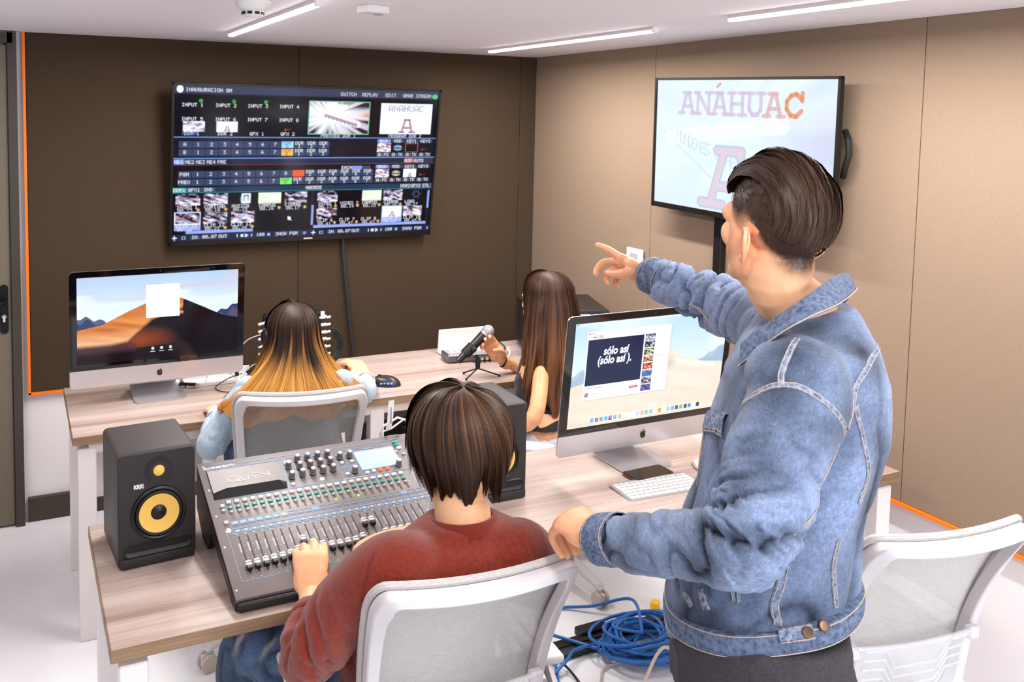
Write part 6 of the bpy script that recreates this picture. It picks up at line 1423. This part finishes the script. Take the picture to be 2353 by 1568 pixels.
# ================================================================== generic hair for the seated people
def hair_shell(T, s, crown, gend, hfun, ends, seed, n_str, base_col, tip_fun, parent, W, rad=.0011, drop=None, N=18, label=None, jitter=.003, capn=(96, 40), swirl=0.):
    """geodesics from the crown over the skull ellipsoid; gend(alpha) end angle; drop(alpha,t)-> optional world-space continuation"""
    R_ = np.array([.0765, .094, .084]); C_ = np.array([0, -.014, .034]); c = np.array(crown, float); c /= np.linalg.norm(c)
    e1 = np.cross(c, [1, 0, 0]); e1 /= np.linalg.norm(e1); e1 = -e1 if e1[1] < 0 else e1   # toward the face
    e2 = np.cross(c, e1)
    A = np.array(T @ Matrix.Scale(s, 4))
    def pts(al, g, hh):
        d = np.cos(g)[..., None]*c+np.sin(g)[..., None]*(np.cos(al)[..., None]*e1+np.sin(al)[..., None]*e2)
        p = C_+d*(R_+hh[..., None]); return p @ A[:3, :3].T+A[:3, 3]
    def build(al, jit, N):
        g0 = (.0+.16*((np.abs(jit)*7919.) % 1.))[:, None] if len(al) > 200 else .03
        t = np.linspace(0, 1, N)[None, :]; al2 = al[:, None]+swirl*t
        if drop is None:
            g = g0+(gend(al)[:, None]-g0)*t**.9; h = hfun(al2, t)+jit[:, None]*t; P = pts(al2, g, h)
            P = ends(P, al2, t, jit) if ends else P; return P
        n1 = int(N*.42); t1 = np.linspace(0, 1, n1)[None, :]; g = g0+(gend(al)[:, None]-g0)*t1; h = hfun(al[:, None]+0*t1, t1*.5)+jit[:, None]*t1; P1 = pts(al[:, None]+0*t1, g, h)
        P2 = drop(P1[:, -1], P1[:, -1]-P1[:, -2], al, np.linspace(0, 1, N-n1+1)[1:], jit); return np.concatenate([P1, P2], 1)
    r = np.random.default_rng(seed); Wm = np.array(W)
    al = np.linspace(-PI, PI, capn[0]); P = build(al, np.full(capn[0], -.0025), capn[1]); cl = tip_fun(P, al[:, None]+np.zeros(P.shape[1]), np.full(P.shape[:2], 1.0)); Pl = P @ Wm[:3, :3].T+Wm[:3, 3]
    o = add_mesh('hair', sheet(Pl, cl), 'hair_cap', parent, label)
    cr = pts(np.linspace(-PI, PI, 24)[:, None]+np.zeros((1, 3)), np.array([[0, .035, .075]])+np.zeros((24, 1)), np.full((24, 3), float(hfun(np.zeros((1, 1)), np.zeros((1, 1)))[0, 0])-.001)); cl = tip_fun(cr, np.zeros(cr.shape[:2]), np.full(cr.shape[:2], .8)); add_mesh('crown', sheet(cr @ Wm[:3, :3].T+Wm[:3, 3], cl), 'hair_cap', parent)
    al = r.uniform(-PI, PI, n_str); j = r.uniform(-.002, jitter, n_str)+(n3(np.stack([np.cos(al)*5, np.sin(al)*5, al*0], -1), seed)-.5)*.008+(n3(np.stack([np.cos(al)*17, np.sin(al)*17, al*0], -1), seed+3)-.5)*.006
    P = build(al, j, N); br = r.uniform(.55, 1.55, n_str)[:, None]+0*P[..., 0]; cl = tip_fun(P, al[:, None]+0*P[..., 0], br); Pl = P @ Wm[:3, :3].T+Wm[:3, 3]
    strands('hair_strands', Pl, parent, cl, rad); return o

# ================================================================== seated man in the red sweater
RED = thing('person', 'seated person in a brick red sweater seen from behind, hand on the console faders', 'person', (-1.84, -2.6, 0)); Wr = Matrix.Translation((1.84, 2.6, 0))
RH = frame((-1.7956, -2.5974, 1.1330), (.0, .93, -.34), (0, .34, .93)); RHS = 1.04; rnb = Vector((-1.8127, -2.6593, 1.0214)); up_ = Vector((0, 0, 1))
rLs, rRs = Vector((-1.9900, -2.6814, 0.9558)), Vector((-1.7060, -2.7098, 0.9465)); rLe, rLw = Vector((-2.1149, -2.5685, 0.7417)), Vector((-2.0565, -2.3954, 0.7567))
rRe = Vector((-1.56, -2.55, .76)); rRw = Vector((-1.72, -2.40, .80))
rX = Vector((.995, -.07, 0)); rY = Vector((.07, .995, 0)); pel = Vector((-1.855, -2.535, .56))
b = MB(); h0 = MB(); head_parts(h0, RH, RHS)
for q_ in (b, h0): limb(q_, [RH @ Vector((0, -.03, -.05)), rnb+Vector((0, .02, .03)), rnb, rnb-up_*.03], [.055, .054, .058, .064])
tr_r = [(pel-up_*.06, rX*.16, rY*.12), (pel+up_*.1, rX*.15, rY*.11), (pel+up_*.25+rY*-.015, rX*.165, rY*.115), (pel+up_*.36-rY*.03, rX*.16, rY*.10), (rnb-up_*.06, rX*.12, rY*.075), (rnb-up_*.02, rX*.07, rY*.06)]
rings(b, tr_r); limb(b, [rLs, rLe, rLw], [.052, .043, .028]); limb(b, [rRs, rRe, rRw], [.052, .043, .028])
legs = []
for s_ in (-1, 1):
    hp = pel+rX*(s_*.09)-up_*.0+rY*.03; kn_ = Vector((pel.x+s_*.13-.06, pel.y+.44, .535)) if s_ > 0 else Vector((-2.145, -2.165, .52)); an_ = Vector((kn_.x+.01, kn_.y+.04, .09)); legs.append((hp, kn_, an_))
    limb(b, [hp, kn_, an_], [.08, .055, .04]); limb(b, [an_+Vector((0, -.04, -.045)), an_+Vector((0, .13, -.055))], [.034, .03])
hme = remesh(h0, .0042, 6); setco(hme, eye_push(getco(hme), RH, RHS)); bme = remesh(b, .0085, 4)
hb = MB()
T_l, tl = hand(hb, rLw+Vector((0, .008, .0)), Vector((-2.0373, -2.3338, 0.8070))-rLw, (.05, -.25, 1), 1, [(.7, 1.0, .6), (.65, 1.05, .6), (.7, 1.0, .6), (.75, .95, .6)], [(.042, .035, -.018), (.05, .058, -.036), (.038, .08, -.055)], 1.08, .07)
T_r, tr2 = hand(hb, rRw, (-.35, .9, -.05), (0, .1, 1), -1, [(.4, .6, .4)]*4, [(.036, .04, -.02), (.04, .065, -.036), (.034, .09, -.048)], 1.0, .06)
me = join_meshes('body', [bme, hme, remesh(hb, .003, 4)]); setcol(me, skin_cols(getco(me), (242, 186, 142), (214, 128, 84), 3)); add_mesh('body', reloc(me, Wr), 'skin', RED, 'light warm skin'); eyes(Wr @ RH, RHS, RED)
# sweater
jb = MB(); f_ = 1.13
rings(jb, [(pel-up_*.035, rX*.180, rY*.135), (pel+up_*.02, rX*.182, rY*.137), (pel+up_*.12, rX*.180, rY*.132), (pel+up_*.25-rY*.045, rX*.192, rY*.132), (pel+up_*.33-rY*.065, rX*.198, rY*.120), (rnb-up_*.078-rY*.012, rX*.190, rY*.108), (rnb-up_*.050-rY*.008, rX*.158, rY*.096), (rnb-up_*.028, rX*.112, rY*.084), (rnb-up_*.006, rX*.076, rY*.07)], 36)
limb(jb, [rLs+rX*.07-up_*.02, rLs-up_*.012, rLs*.5+rLe*.5-rX*.01, rLe+Vector((-.0, -.01, 0)), rLe*.6+rLw*.4, rLw*.62+rLe*.38], [.07, .073, .072, .066, .057, .045])
limb(jb, [rRs-rX*.07-up_*.02, rRs-up_*.01, rRs*.5+rRe*.5, rRe, rRw], [.07, .073, .07, .062, .043])
me = remesh(jb, .0052, 22); co, no = getco(me), getno(me); disp = np.zeros(len(co))
for pts, seed, ex in (([rLs, rLe, rLw], 5, .27), ([rRs, rRe, rRw], 8, .27)):
    ds, s_, Lt, dv, nr = arm_param(co, pts); wgt = 1-sm(ds, .09, .12); rad_ = co-nr; an = np.arctan2(rad_[:, 2], rad_[:, 0]*.8+rad_[:, 1]*.6)
    nz = n3(np.stack([s_*22+1.2*np.sin(an), np.cos(an), np.sin(an)], -1), seed); disp += (np.minimum(1, abs(nz-.5)*4.5)**.8*.012-.009)*wgt*(.25+np.exp(-((s_-ex)/.10)**2))*sm(s_, .06, .16)
nz = n3(np.stack([co[:, 0]*11, co[:, 1]*11, co[:, 2]*7-co[:, 0]*6], -1), 60); disp += (np.minimum(1, abs(nz-.5)*4)**.9*.007-.006)*sm(-co[:, 2], -.93, -.78)
# seam line at the shoulder of the sweater
setco(me, co+no*disp[:, None]); rbvh = bvh_of(me)
M['knit'] = mat('brick red knit', (104, 32, 20), .95, vary=((120, 120, 120), (142, 52, 34), .3), bump=(1100, .6), sheen=.35, spec=.1); M['rib'] = mat('ribbed knit', (116, 36, 25), .95, bump=(700, .6), sheen=.3, spec=.1)
sw_ = add_mesh('sweater', reloc(me, Wr), 'knit', RED, 'brick red knitted sweater')
def rib_ring(c, ax, r0, r1, h, name, parent, m_='rib', n=150, T=Wr, amp=.03):
    q = Vector(ax).normalized().to_track_quat('Z', 'Y').to_matrix().to_4x4(); q.translation = T @ Vector(c); vs = []; pr_ = [(r0*.96, -.003), (r0*1.03, 0), (r0*.5+r1*.5+.002, h*.5), (r1*1.02, h), (r1*.95, h+.001), (r1*.9, h-.012)]
    for r_, z_ in pr_:
        for k in range(n): rr_ = r_*(1+amp*(k % 3 == 0)); vs.append((rr_*math.cos(2*PI*k/n), rr_*math.sin(2*PI*k/n), z_))
    return part(name, MB().add(vs, [(i*n+k, i*n+(k+1) % n, (i+1)*n+(k+1) % n, (i+1)*n+k) for i in range(5) for k in range(n)], 0, q), m_, parent, sharp=80)
rib_ring(rLw*.46+rLe*.54, rLw-rLe, .051, .041, .045, 'ribbed_cuff', sw_); rib_ring(rRw*.75+rRe*.25, rRw-rRe, .046, .038, .05, 'ribbed_cuff', sw_)
rib_ring(rnb-up_*.028, (0, .12, 1), .077, .066, .024, 'ribbed_neckline', sw_, n=180, amp=.018)
b = MB()
for pts in ([(-2.0432, -2.7118, 1.0248), (-2.0629, -2.7266, 1.0012), (-2.0716, -2.7366, 0.9651), (-2.0674, -2.7313, 0.9187)],):
    p = [(Wr @ a_, b_) for a_, b_ in on_surface(rbvh, pts, .0)]; seam_band(b, p, .006, .0012)
part('armhole_seam', b, 'rib', sw_, sharp=70)
# jeans with rips
jn = MB(); rings(jn, [(pel-up_*.075, rX*.18, rY*.14), (pel-up_*.02, rX*.176, rY*.142), (pel+up_*.045, rX*.166, rY*.135)])
for hp, kn_, an_ in legs: limb(jn, [hp, hp*.5+kn_*.5+up_*.006, kn_, an_+up_*.03], [.098, .088, .073, .058])
me = remesh(jn, .0058, 7); co, no = getco(me), getno(me); nz = n3(np.stack([co[:, 0]*20, co[:, 1]*26, co[:, 2]*20], -1), 71); nz2 = np.minimum(1, abs(nz-.5)*4.5)**.7; setco(me, co+no*(nz2*.006-.005)[:, None])
k_ = np.clip(.15+.5*sm(co[:, 2], .50, .60)*nz2+.5*(fbm(co*10, 5)-.4), 0, 1)[:, None]; col = nlin((24, 36, 60))*(1-k_)+nlin((104, 134, 176))*k_
kn0 = legs[0][1]; lc = co-np.array(list(kn0+Vector((-.03, -.06, .06)))); rip = np.exp(-((lc[:, 0]/.018)**2+(lc[:, 1]/.008)**2+(lc[:, 2]/.03)**2)); lc2 = co-np.array(list(kn0+Vector((.02, -.14, .07)))); rip = np.maximum(rip, np.exp(-((lc2[:, 0]/.02)**2+(lc2[:, 1]/.006)**2+(lc2[:, 2]/.03)**2)))
col = col*(1-rip[:, None])+nlin((226, 214, 206))*rip[:, None]; setcol(me, col*(.7+.6*n3(co*np.array([500, 500, 500]), 3)[:, None])); add_mesh('jeans', reloc(me, Wr), 'denim', RED, 'blue ripped jeans')
for hp, kn_, an_ in legs: part('shoe', MB().tube([Wr @ Vector((an_.x, an_.y-.07, .035)), Wr @ Vector((an_.x, an_.y+.05, .045)), Wr @ Vector((an_.x, an_.y+.17, .03))], [.034, .042, .03], 12, flat=(1.1, .9)), 'white_plastic', RED)
# mop of brown hair radiating from the parting
def ge(al): return np.radians(np.interp(np.abs(al), [0, .6, 1.2, 1.8, 2.4, PI], [88, 98, 122, 130, 122, 112]))
def hf(al, t): return .012+.023*np.sin(np.clip(t*1.1, 0, 1)*PI*.66)+.003*np.sin(al*7+2)
def ends_red(P, al, t, jit):
    d = t**4; w_ = d*(.014+.5*jit[:, None]); o = P-P.mean(axis=(0, 1)); o[..., 2] = 0; o /= np.linalg.norm(o, axis=2, keepdims=True)+1e-9
    P = P+o*(w_*np.sin(al*9+1)*.6)[..., None]-o*(d*.012)[..., None]; P[..., 2] -= d*(.040+.012*np.sin(al*11)+.006*np.sin(al*31)+jit[:, None]*3); return P
def tip_red(P, al, br):
    z = P[..., 2]; hi = np.clip(n3(np.stack([np.cos(al)*26, np.sin(al)*26, z*6], -1).reshape(-1, 3), 6).reshape(z.shape)-.45, 0, 1)*2.2*sm(z, 1.10, 1.24)*.55
    c = nlin((50, 31, 21))*br[..., None]; return c*(1-hi[..., None])+nlin((132, 90, 56))*hi[..., None]*br[..., None]
hair_shell(RH, RHS, (.06, -.38, .92), ge, hf, ends_red, 12, 5800, None, tip_red, RED, Wr, .00095, N=20, label='tousled brown mop of hair', swirl=.55)

# ================================================================== woman with two-tone hair and headphones
M['pale_cuff'] = mat('pale cuff', (214, 224, 234), .8)
W1 = thing('person', 'seated person with hair fading from dark to blond, wearing a pale blue shirt and headphones', 'person', (-1.78, -1.3, 0)); Ww = Matrix.Translation((1.78, 1.3, 0))
WH = frame((-1.7664, -1.2440, 1.0647), (-.10, .98, -.17), (0, .17, .98)); wnb = WH @ Vector((0, -.045, -.15)); wLs, wRs = Vector((-1.93, -1.28, .895)), Vector((-1.62, -1.31, .90))
wLe, wLw = Vector((-2.055, -1.25, .71)), Vector((-1.995, -1.10, .765)); wRe, wRw = Vector((-1.44, -1.12, .785)), Vector((-1.358, -.925, .775)); wp = Vector((-1.775, -1.28, .56)); X_, Y_ = Vector((1, -.08, 0)), Vector((.08, 1, 0))
def seated(root, W, HT_, HS_, nb_, Ls, Le, Lw, Rs, Re, Rw, pl, X_, Y_, hands, seed, hrad=.045, sc=.9, cols=((240, 186, 146), (216, 134, 92)), knees=None, vox=.009):
    b = MB(); h0 = MB(); head_parts(h0, HT_, HS_, True)
    for q_ in (b, h0): limb(q_, [HT_ @ Vector((0, -.03, -.05)), HT_ @ Vector((0, -.036, -.1)), nb_, nb_-up_*.04], [hrad, hrad, hrad+.004, hrad+.01])
    sh = (Ls+Rs)/2
    rings(b, [(pl-up_*.06, X_*.165, Y_*.12), (pl+up_*.1, X_*.125, Y_*.095), (pl*.5+sh*.5, X_*.135, Y_*.105), (pl*.2+sh*.8, X_*.145, Y_*.10), (sh, X_*.135, Y_*.078), (sh+up_*.022, X_*.12, Y_*.06), (nb_-up_*.02, X_*.055, Y_*.05)])
    limb(b, [Ls, Le, Lw], [.032, .032, .022]); limb(b, [Rs, Re, Rw], [.032, .032, .022]); lg = []
    for i_, s_ in enumerate((-1, 1)):
        hp = pl+X_*(s_*.085)+Y_*.03; kn_ = Vector(knees[i_]); an_ = Vector((kn_.x, kn_.y, .09))+Y_*.03; lg.append((hp, kn_, an_)); limb(b, [hp, kn_, an_], [.075, .05, .036]); limb(b, [an_-Y_*.03-up_*.045, an_+Y_*.12-up_*.055], [.03, .027])
    hb = MB(); Ts = [hand(hb, *a) for a in hands]
    hme = remesh(h0, .0045, 5); setco(hme, eye_push(getco(hme), HT_, HS_)); me = join_meshes('body', [remesh(b, vox, 5), hme, remesh(hb, .003, 3)])
    setcol(me, skin_cols(getco(me), *cols, seed)); add_mesh('body', reloc(me, W), 'skin', root, 'light warm skin'); eyes(W @ HT_, HS_, root); return lg, Ts
lg1, Th1 = seated(W1, Ww, WH, .97, wnb, wLs, wLe, wLw, wRs, wRe, wRw, wp, X_, Y_,
    [(wLw, (-.02, .98, -.05), (0, .05, 1), 1, [(.3, .4, .3)]*4, [(.036, .04, -.015), (.044, .065, -.026), (.04, .088, -.034)], .88, .06, .022),
     (wRw+Vector((0, .01, .012)), (-.16, .9, .30), (.1, -.25, 1), -1, [(.45, .8, .4), (.4, .85, .4), (.45, .8, .4), (.5, .8, .4)], [(.038, .035, -.015), (.05, .055, -.028), (.052, .08, -.04)], 1.05, .10, .023)], 11, knees=((-1.90, -.86, .53), (-1.68, -.86, .53)))
jb = MB(); sh = (wLs+wRs)/2
rings(jb, [(wp-up_*.04, X_*.19, Y_*.15), (wp+up_*.12, X_*.175, Y_*.14), (wp*.5+sh*.5, X_*.165, Y_*.12), (wp*.2+sh*.8, X_*.16, Y_*.105), (sh+up_*.01, X_*.135, Y_*.08), (wnb-up_*.04, X_*.07, Y_*.062)], 32)
limb(jb, [wLs, wLs*.5+wLe*.5, wLe, wLw*.85+wLe*.15], [.052, .052, .050, .040]); limb(jb, [wRs, wRs*.5+wRe*.5, wRe, wRw*.8+wRe*.2], [.050, .050, .044, .034])
me = remesh(jb, .006, 12); co, no = getco(me), getno(me); nz = n3(np.stack([co[:, 0]*24, co[:, 1]*24, co[:, 2]*15], -1), 81); nn_ = np.minimum(1, abs(nz-.5)*4.5)**.7; setco(me, co+no*(nn_*.006-.004)[:, None])
setcol(me, nlin((176, 194, 212))*(1-nn_[:, None]*.0)*(.75+.3*nn_[:, None]*0+.3*n3(co*300, 2)[:, None])); shirt = add_mesh('shirt', reloc(me, Ww), 'denim', W1, 'pale washed blue shirt')
rib_ring(wRw*.80+wRe*.20, wRw-wRe, .037, .032, .03, 'cuff', shirt, 'pale_cuff', 60, Ww, 0); rib_ring(wLw*.85+wLe*.15, wLw-wLe, .04, .036, .025, 'cuff', shirt, 'pale_cuff', 60, Ww, 0)
jn = MB(); rings(jn, [(wp-up_*.07, X_*.18, Y_*.14), (wp+up_*.03, X_*.165, Y_*.13)])
for hp, kn_, an_ in lg1: limb(jn, [hp, kn_, an_+up_*.03], [.088, .066, .05])
me = remesh(jn, .009, 4); add_mesh('trousers', reloc(me, Ww), mat('blue trousers', (70, 86, 120), .85), W1)
for hp, kn_, an_ in lg1: part('shoe', MB().tube([Ww @ Vector((an_.x, an_.y-.06, .03)), Ww @ Vector((an_.x, an_.y+.15, .028))], [.032, .03], 10), 'white_plastic', W1)
def long_drop(Cx, Cy, rx, ry, zend, side_only, wave, seed, settle=.35, ycut=None, X_=Vector((1, 0, 0)), Y_=Vector((0, 1, 0)), zjit=.03, spr=1.8):
    Xa, Ya = np.array(list(X_)), np.array(list(Y_))
    def drop(P0, D0, al, t, jit):
        c0 = np.array([Cx, Cy, 0]); o = P0-c0; ox, oy = o @ Xa, o @ Ya; n = len(al); an = np.arctan2(oy, ox)
        # target spots at the ends
        # spread around a flattened arc behind the shoulders
        tx = np.cos(an)*rx(an) ; ty = np.sin(an)*ry(an)
        ze = zend+zjit*(np.sin(al*9+seed)*.5+np.sin(al*23)*.3)+jit*3
        T_ = t[None, :]; k = T_**.9; sx = T_**spr
        x = ox[:, None]*(1-sx)+tx[:, None]*sx; y = oy[:, None]*(1-sx)+ty[:, None]*sx; z = P0[:, 2:3]*(1-k)+ze[:, None]*k
        w_ = wave*np.sin(T_*9+al[:, None]*6+seed)*T_+jit[:, None]*1.3*T_
        x = x+w_*np.cos(an)[:, None]+wave*.6*np.sin(T_*14+al[:, None]*17)*T_; y = y+w_*np.sin(an)[:, None]
        return c0+x[..., None]*Xa+y[..., None]*Ya+np.stack([0*z, 0*z, z], -1)
    return drop
# left woman: face side kept open
def gel(al): return np.radians(np.interp(np.abs(al), [0, .5, .9, 1.4, 2.2, PI], [20, 50, 92, 97, 92, 84]))
def hfl(al, t): return .005+.012*np.sin(np.clip(t*2, 0, 1)*PI/2)
wc_ = WH @ Vector((0, -.02, 0))
def tip1(P, al, br):
    z = P[..., 2]; n_ = n3(np.stack([np.cos(al)*10, np.sin(al)*10, al*0], -1).reshape(-1, 3), 16).reshape(z.shape); side = np.clip(np.abs(np.abs(al)-1.75)/.9, 0, 1)
    k = sm(-z, -1.045-.10*(n_-.5)-.03*(1-side), -.91-.06*n_); hl = (n_ > .60)*sm(-z, -1.14, -1.02)*.55; k = np.clip(np.maximum(k, hl), 0, 1)[..., None]
    c0 = nlin((48, 30, 21)); c1 = nlin((206, 142, 68)); return (c0*(1-k)+c1*k)*np.clip(br, .35, 1.5)[..., None]
d1 = long_drop(wc_.x-.01, wc_.y-.03, lambda a: np.where(np.cos(a) > 0, .25, .26), lambda a: np.where(np.sin(a) < 0, .17, .07), .84, 0, .004, 2, zjit=.03)
hair_shell(WH, .97, (.02, -.12, .99), gel, hfl, None, 22, 5000, None, tip1, W1, Ww, .00105, d1, N=26, label='long straight hair, dark above and blond below', jitter=.004)
# headphones
hp_ = thing('headphones', 'black headphones with a red ring worn over the two-tone hair', 'headphones', tuple(WH @ Vector((0, 0, .0))))
Hh = Matrix.Translation(-hp_.location) @ WH
band = [Hh @ Vector((.086*math.cos(a), .05, .010+.088*math.sin(a))) for a in [PI*k/20 for k in range(21)]]
part('headband', MB().tube(band, .006, 8, flat=(1.3, .7)), 'black_plastic', hp_)
for s_ in (-1, 1):
    cpn = part('ear_cup', MB().lathe([(.0, 0), (.034, 0), (.037, .006), (.036, .02), (.028, .028), (0, .030)], 24, 0, Hh @ Matrix.Translation((s_*.074, .012, .0)) @ Matrix.Rotation(s_*PI/2, 4, 'Y')), 'black_plastic', hp_)
    part('ring', MB().lathe([(.0375, .008), (.0395, .010), (.0375, .012)], 24, 0, Hh @ Matrix.Translation((s_*.074, .012, .0)) @ Matrix.Rotation(s_*PI/2, 4, 'Y')), mat('red ring', (230, 50, 30), .4), cpn, 'red ring')

# ================================================================== dark haired woman with the microphone
W2 = thing('person', 'seated person with long dark brown hair and black top, reaching for the microphone', 'person', (-.73, -1.27, 0)); W2m = Matrix.Translation((.73, 1.27, 0))
F2 = Vector((-.60, .80, -.05)); H2 = frame((-0.6904, -1.2123, 1.1073), F2, (0, .05, 1)); X2 = Vector((.80, .60, 0)); Y2 = Vector((-.60, .80, 0)); nb2 = H2 @ Vector((0, -.04, -.145))
Ls2, Le2, Lw2 = Vector((-0.7544, -1.3006, 0.8793)), Vector((-0.8568, -1.4115, 0.6972)), Vector((-0.9136, -1.2588, 0.6150)); Rs2, Re2, Rw2 = Vector((-0.5797, -1.0845, 0.8657)), Vector((-0.5794, -0.9849, 0.7319)), Vector((-0.7572, -0.9841, 0.8087)); pl2 = Vector((-.735, -1.30, .55))
mp = Vector((-.873, -.985, DT))+Vector((.012, 0, .166)); Fh = (Vector((-0.8087, -0.9657, 0.8742))-Rw2).normalized()
lg2, Th2 = seated(W2, W2m, H2, .97, nb2, Ls2, Le2, Lw2, Rs2, Re2, Rw2, pl2, X2, Y2,
    [(Lw2, (-.7, .5, -.2), (.2, .2, 1), 1, [(.3, .5, .3)]*4, [(.036, .04, -.02), (.04, .065, -.03), (.034, .09, -.04)], .88, .05, .022),
     (Rw2, Fh+Vector((0, 0, .05)), (.25, .85, .35), -1, [(.35, .75, .5), (.4, .8, .5), (.45, .85, .5), (.5, .85, .5)], [(.03, .03, -.022), (.026, .055, -.042), (.012, .074, -.058)], .92, .07, .022)], 13, knees=((-1.04, -.98, .53), (-.86, -.86, .53)), sc=.9, vox=.006, cols=((238, 178, 134), (206, 120, 78)))
tk = MB(); sh2 = (Ls2+Rs2)/2
rings(tk, [(pl2+up_*.085, X2*.145, Y2*.112), (pl2*.6+sh2*.4, X2*.140, Y2*.112), (pl2*.3+sh2*.7, X2*.150, Y2*.115), (pl2*.12+sh2*.88, X2*.128, Y2*.102), (sh2+up_*.012, X2*.092, Y2*.092), (nb2*.6+sh2*.4, X2*.066, Y2*.07)], 32)
me = remesh(tk, .006, 4); co, no = getco(me), getno(me); nz = n3(co*np.array([16, 16, 26]), 91); setco(me, co+no*(np.minimum(1, abs(nz-.5)*4)*.005-.003)[:, None]); add_mesh('tank_top', reloc(me, W2m), mat('black jersey', (24, 20, 20), .8, sheen=.2), W2, 'black sleeveless top')
jn = MB(); rings(jn, [(pl2-up_*.07, X2*.185, Y2*.15), (pl2, X2*.178, Y2*.145), (pl2+up_*.055, X2*.16, Y2*.13)], 32)
for hp, kn_, an_ in lg2: limb(jn, [hp, kn_, an_+up_*.03], [.092, .068, .05])
me = remesh(jn, .0065, 5); co, no = getco(me), getno(me); nz = n3(co*26, 93); nn_ = np.minimum(1, abs(nz-.5)*4)**.7; setco(me, co+no*(nn_*.007-.005)[:, None]); setcol(me, nlin((196, 204, 212))*(.8+.2*nn_[:, None])); add_mesh('jeans', reloc(me, W2m), 'denim', W2, 'very pale washed jeans')
for hp, kn_, an_ in lg2: part('shoe', MB().tube([W2m @ (an_-Y2*.05-up_*.06), W2m @ (an_+Y2*.14-up_*.062)], [.032, .028], 10), 'white_plastic', W2)
part('bracelet', MB().lathe([(.025, -.002), (.0275, 0), (.025, .002)], 24, 0, (lambda q: (setattr(q, 'translation', W2m @ (Rw2-Fh*.012)), q)[1])((Rw2-Re2).to_track_quat('Z', 'Y').to_matrix().to_4x4())), 'rubber', W2, 'thin dark bracelet')
def gel2(al): return np.radians(np.interp(np.abs(al), [0, .4, .8, 1.3, 2.2, PI], [24, 60, 96, 98, 94, 88]))
wc2 = H2 @ Vector((0, -.02, 0))
def tip2(P, al, br):
    z = P[..., 2]; n_ = n3(np.stack([np.cos(al)*11, np.sin(al)*11, z*4], -1).reshape(-1, 3), 26).reshape(z.shape); k = np.clip(.12+sm(-z, -1.16, -.80)*.75+(n_-.5)*1.1*sm(-z, -1.22, -.95), 0, 1)[..., None]
    return (nlin((43, 26, 18))*(1-k)+nlin((116, 74, 48))*k)*np.clip(br, .4, 1.5)[..., None]
d2 = long_drop(wc2.x, wc2.y, lambda a: np.where(np.cos(a) > 0, .10, .165), lambda a: np.where(np.sin(a) < 0, .165, .085), .72, 0, .010, 5, X_=X2, Y_=Y2, zjit=.075, spr=.6)
hair_shell(H2, .97, (.05, .0, .99), gel2, hfl, None, 32, 4600, None, tip2, W2, W2m, .00105, d2, N=28, label='long dark brown hair with lighter ends', jitter=.004)
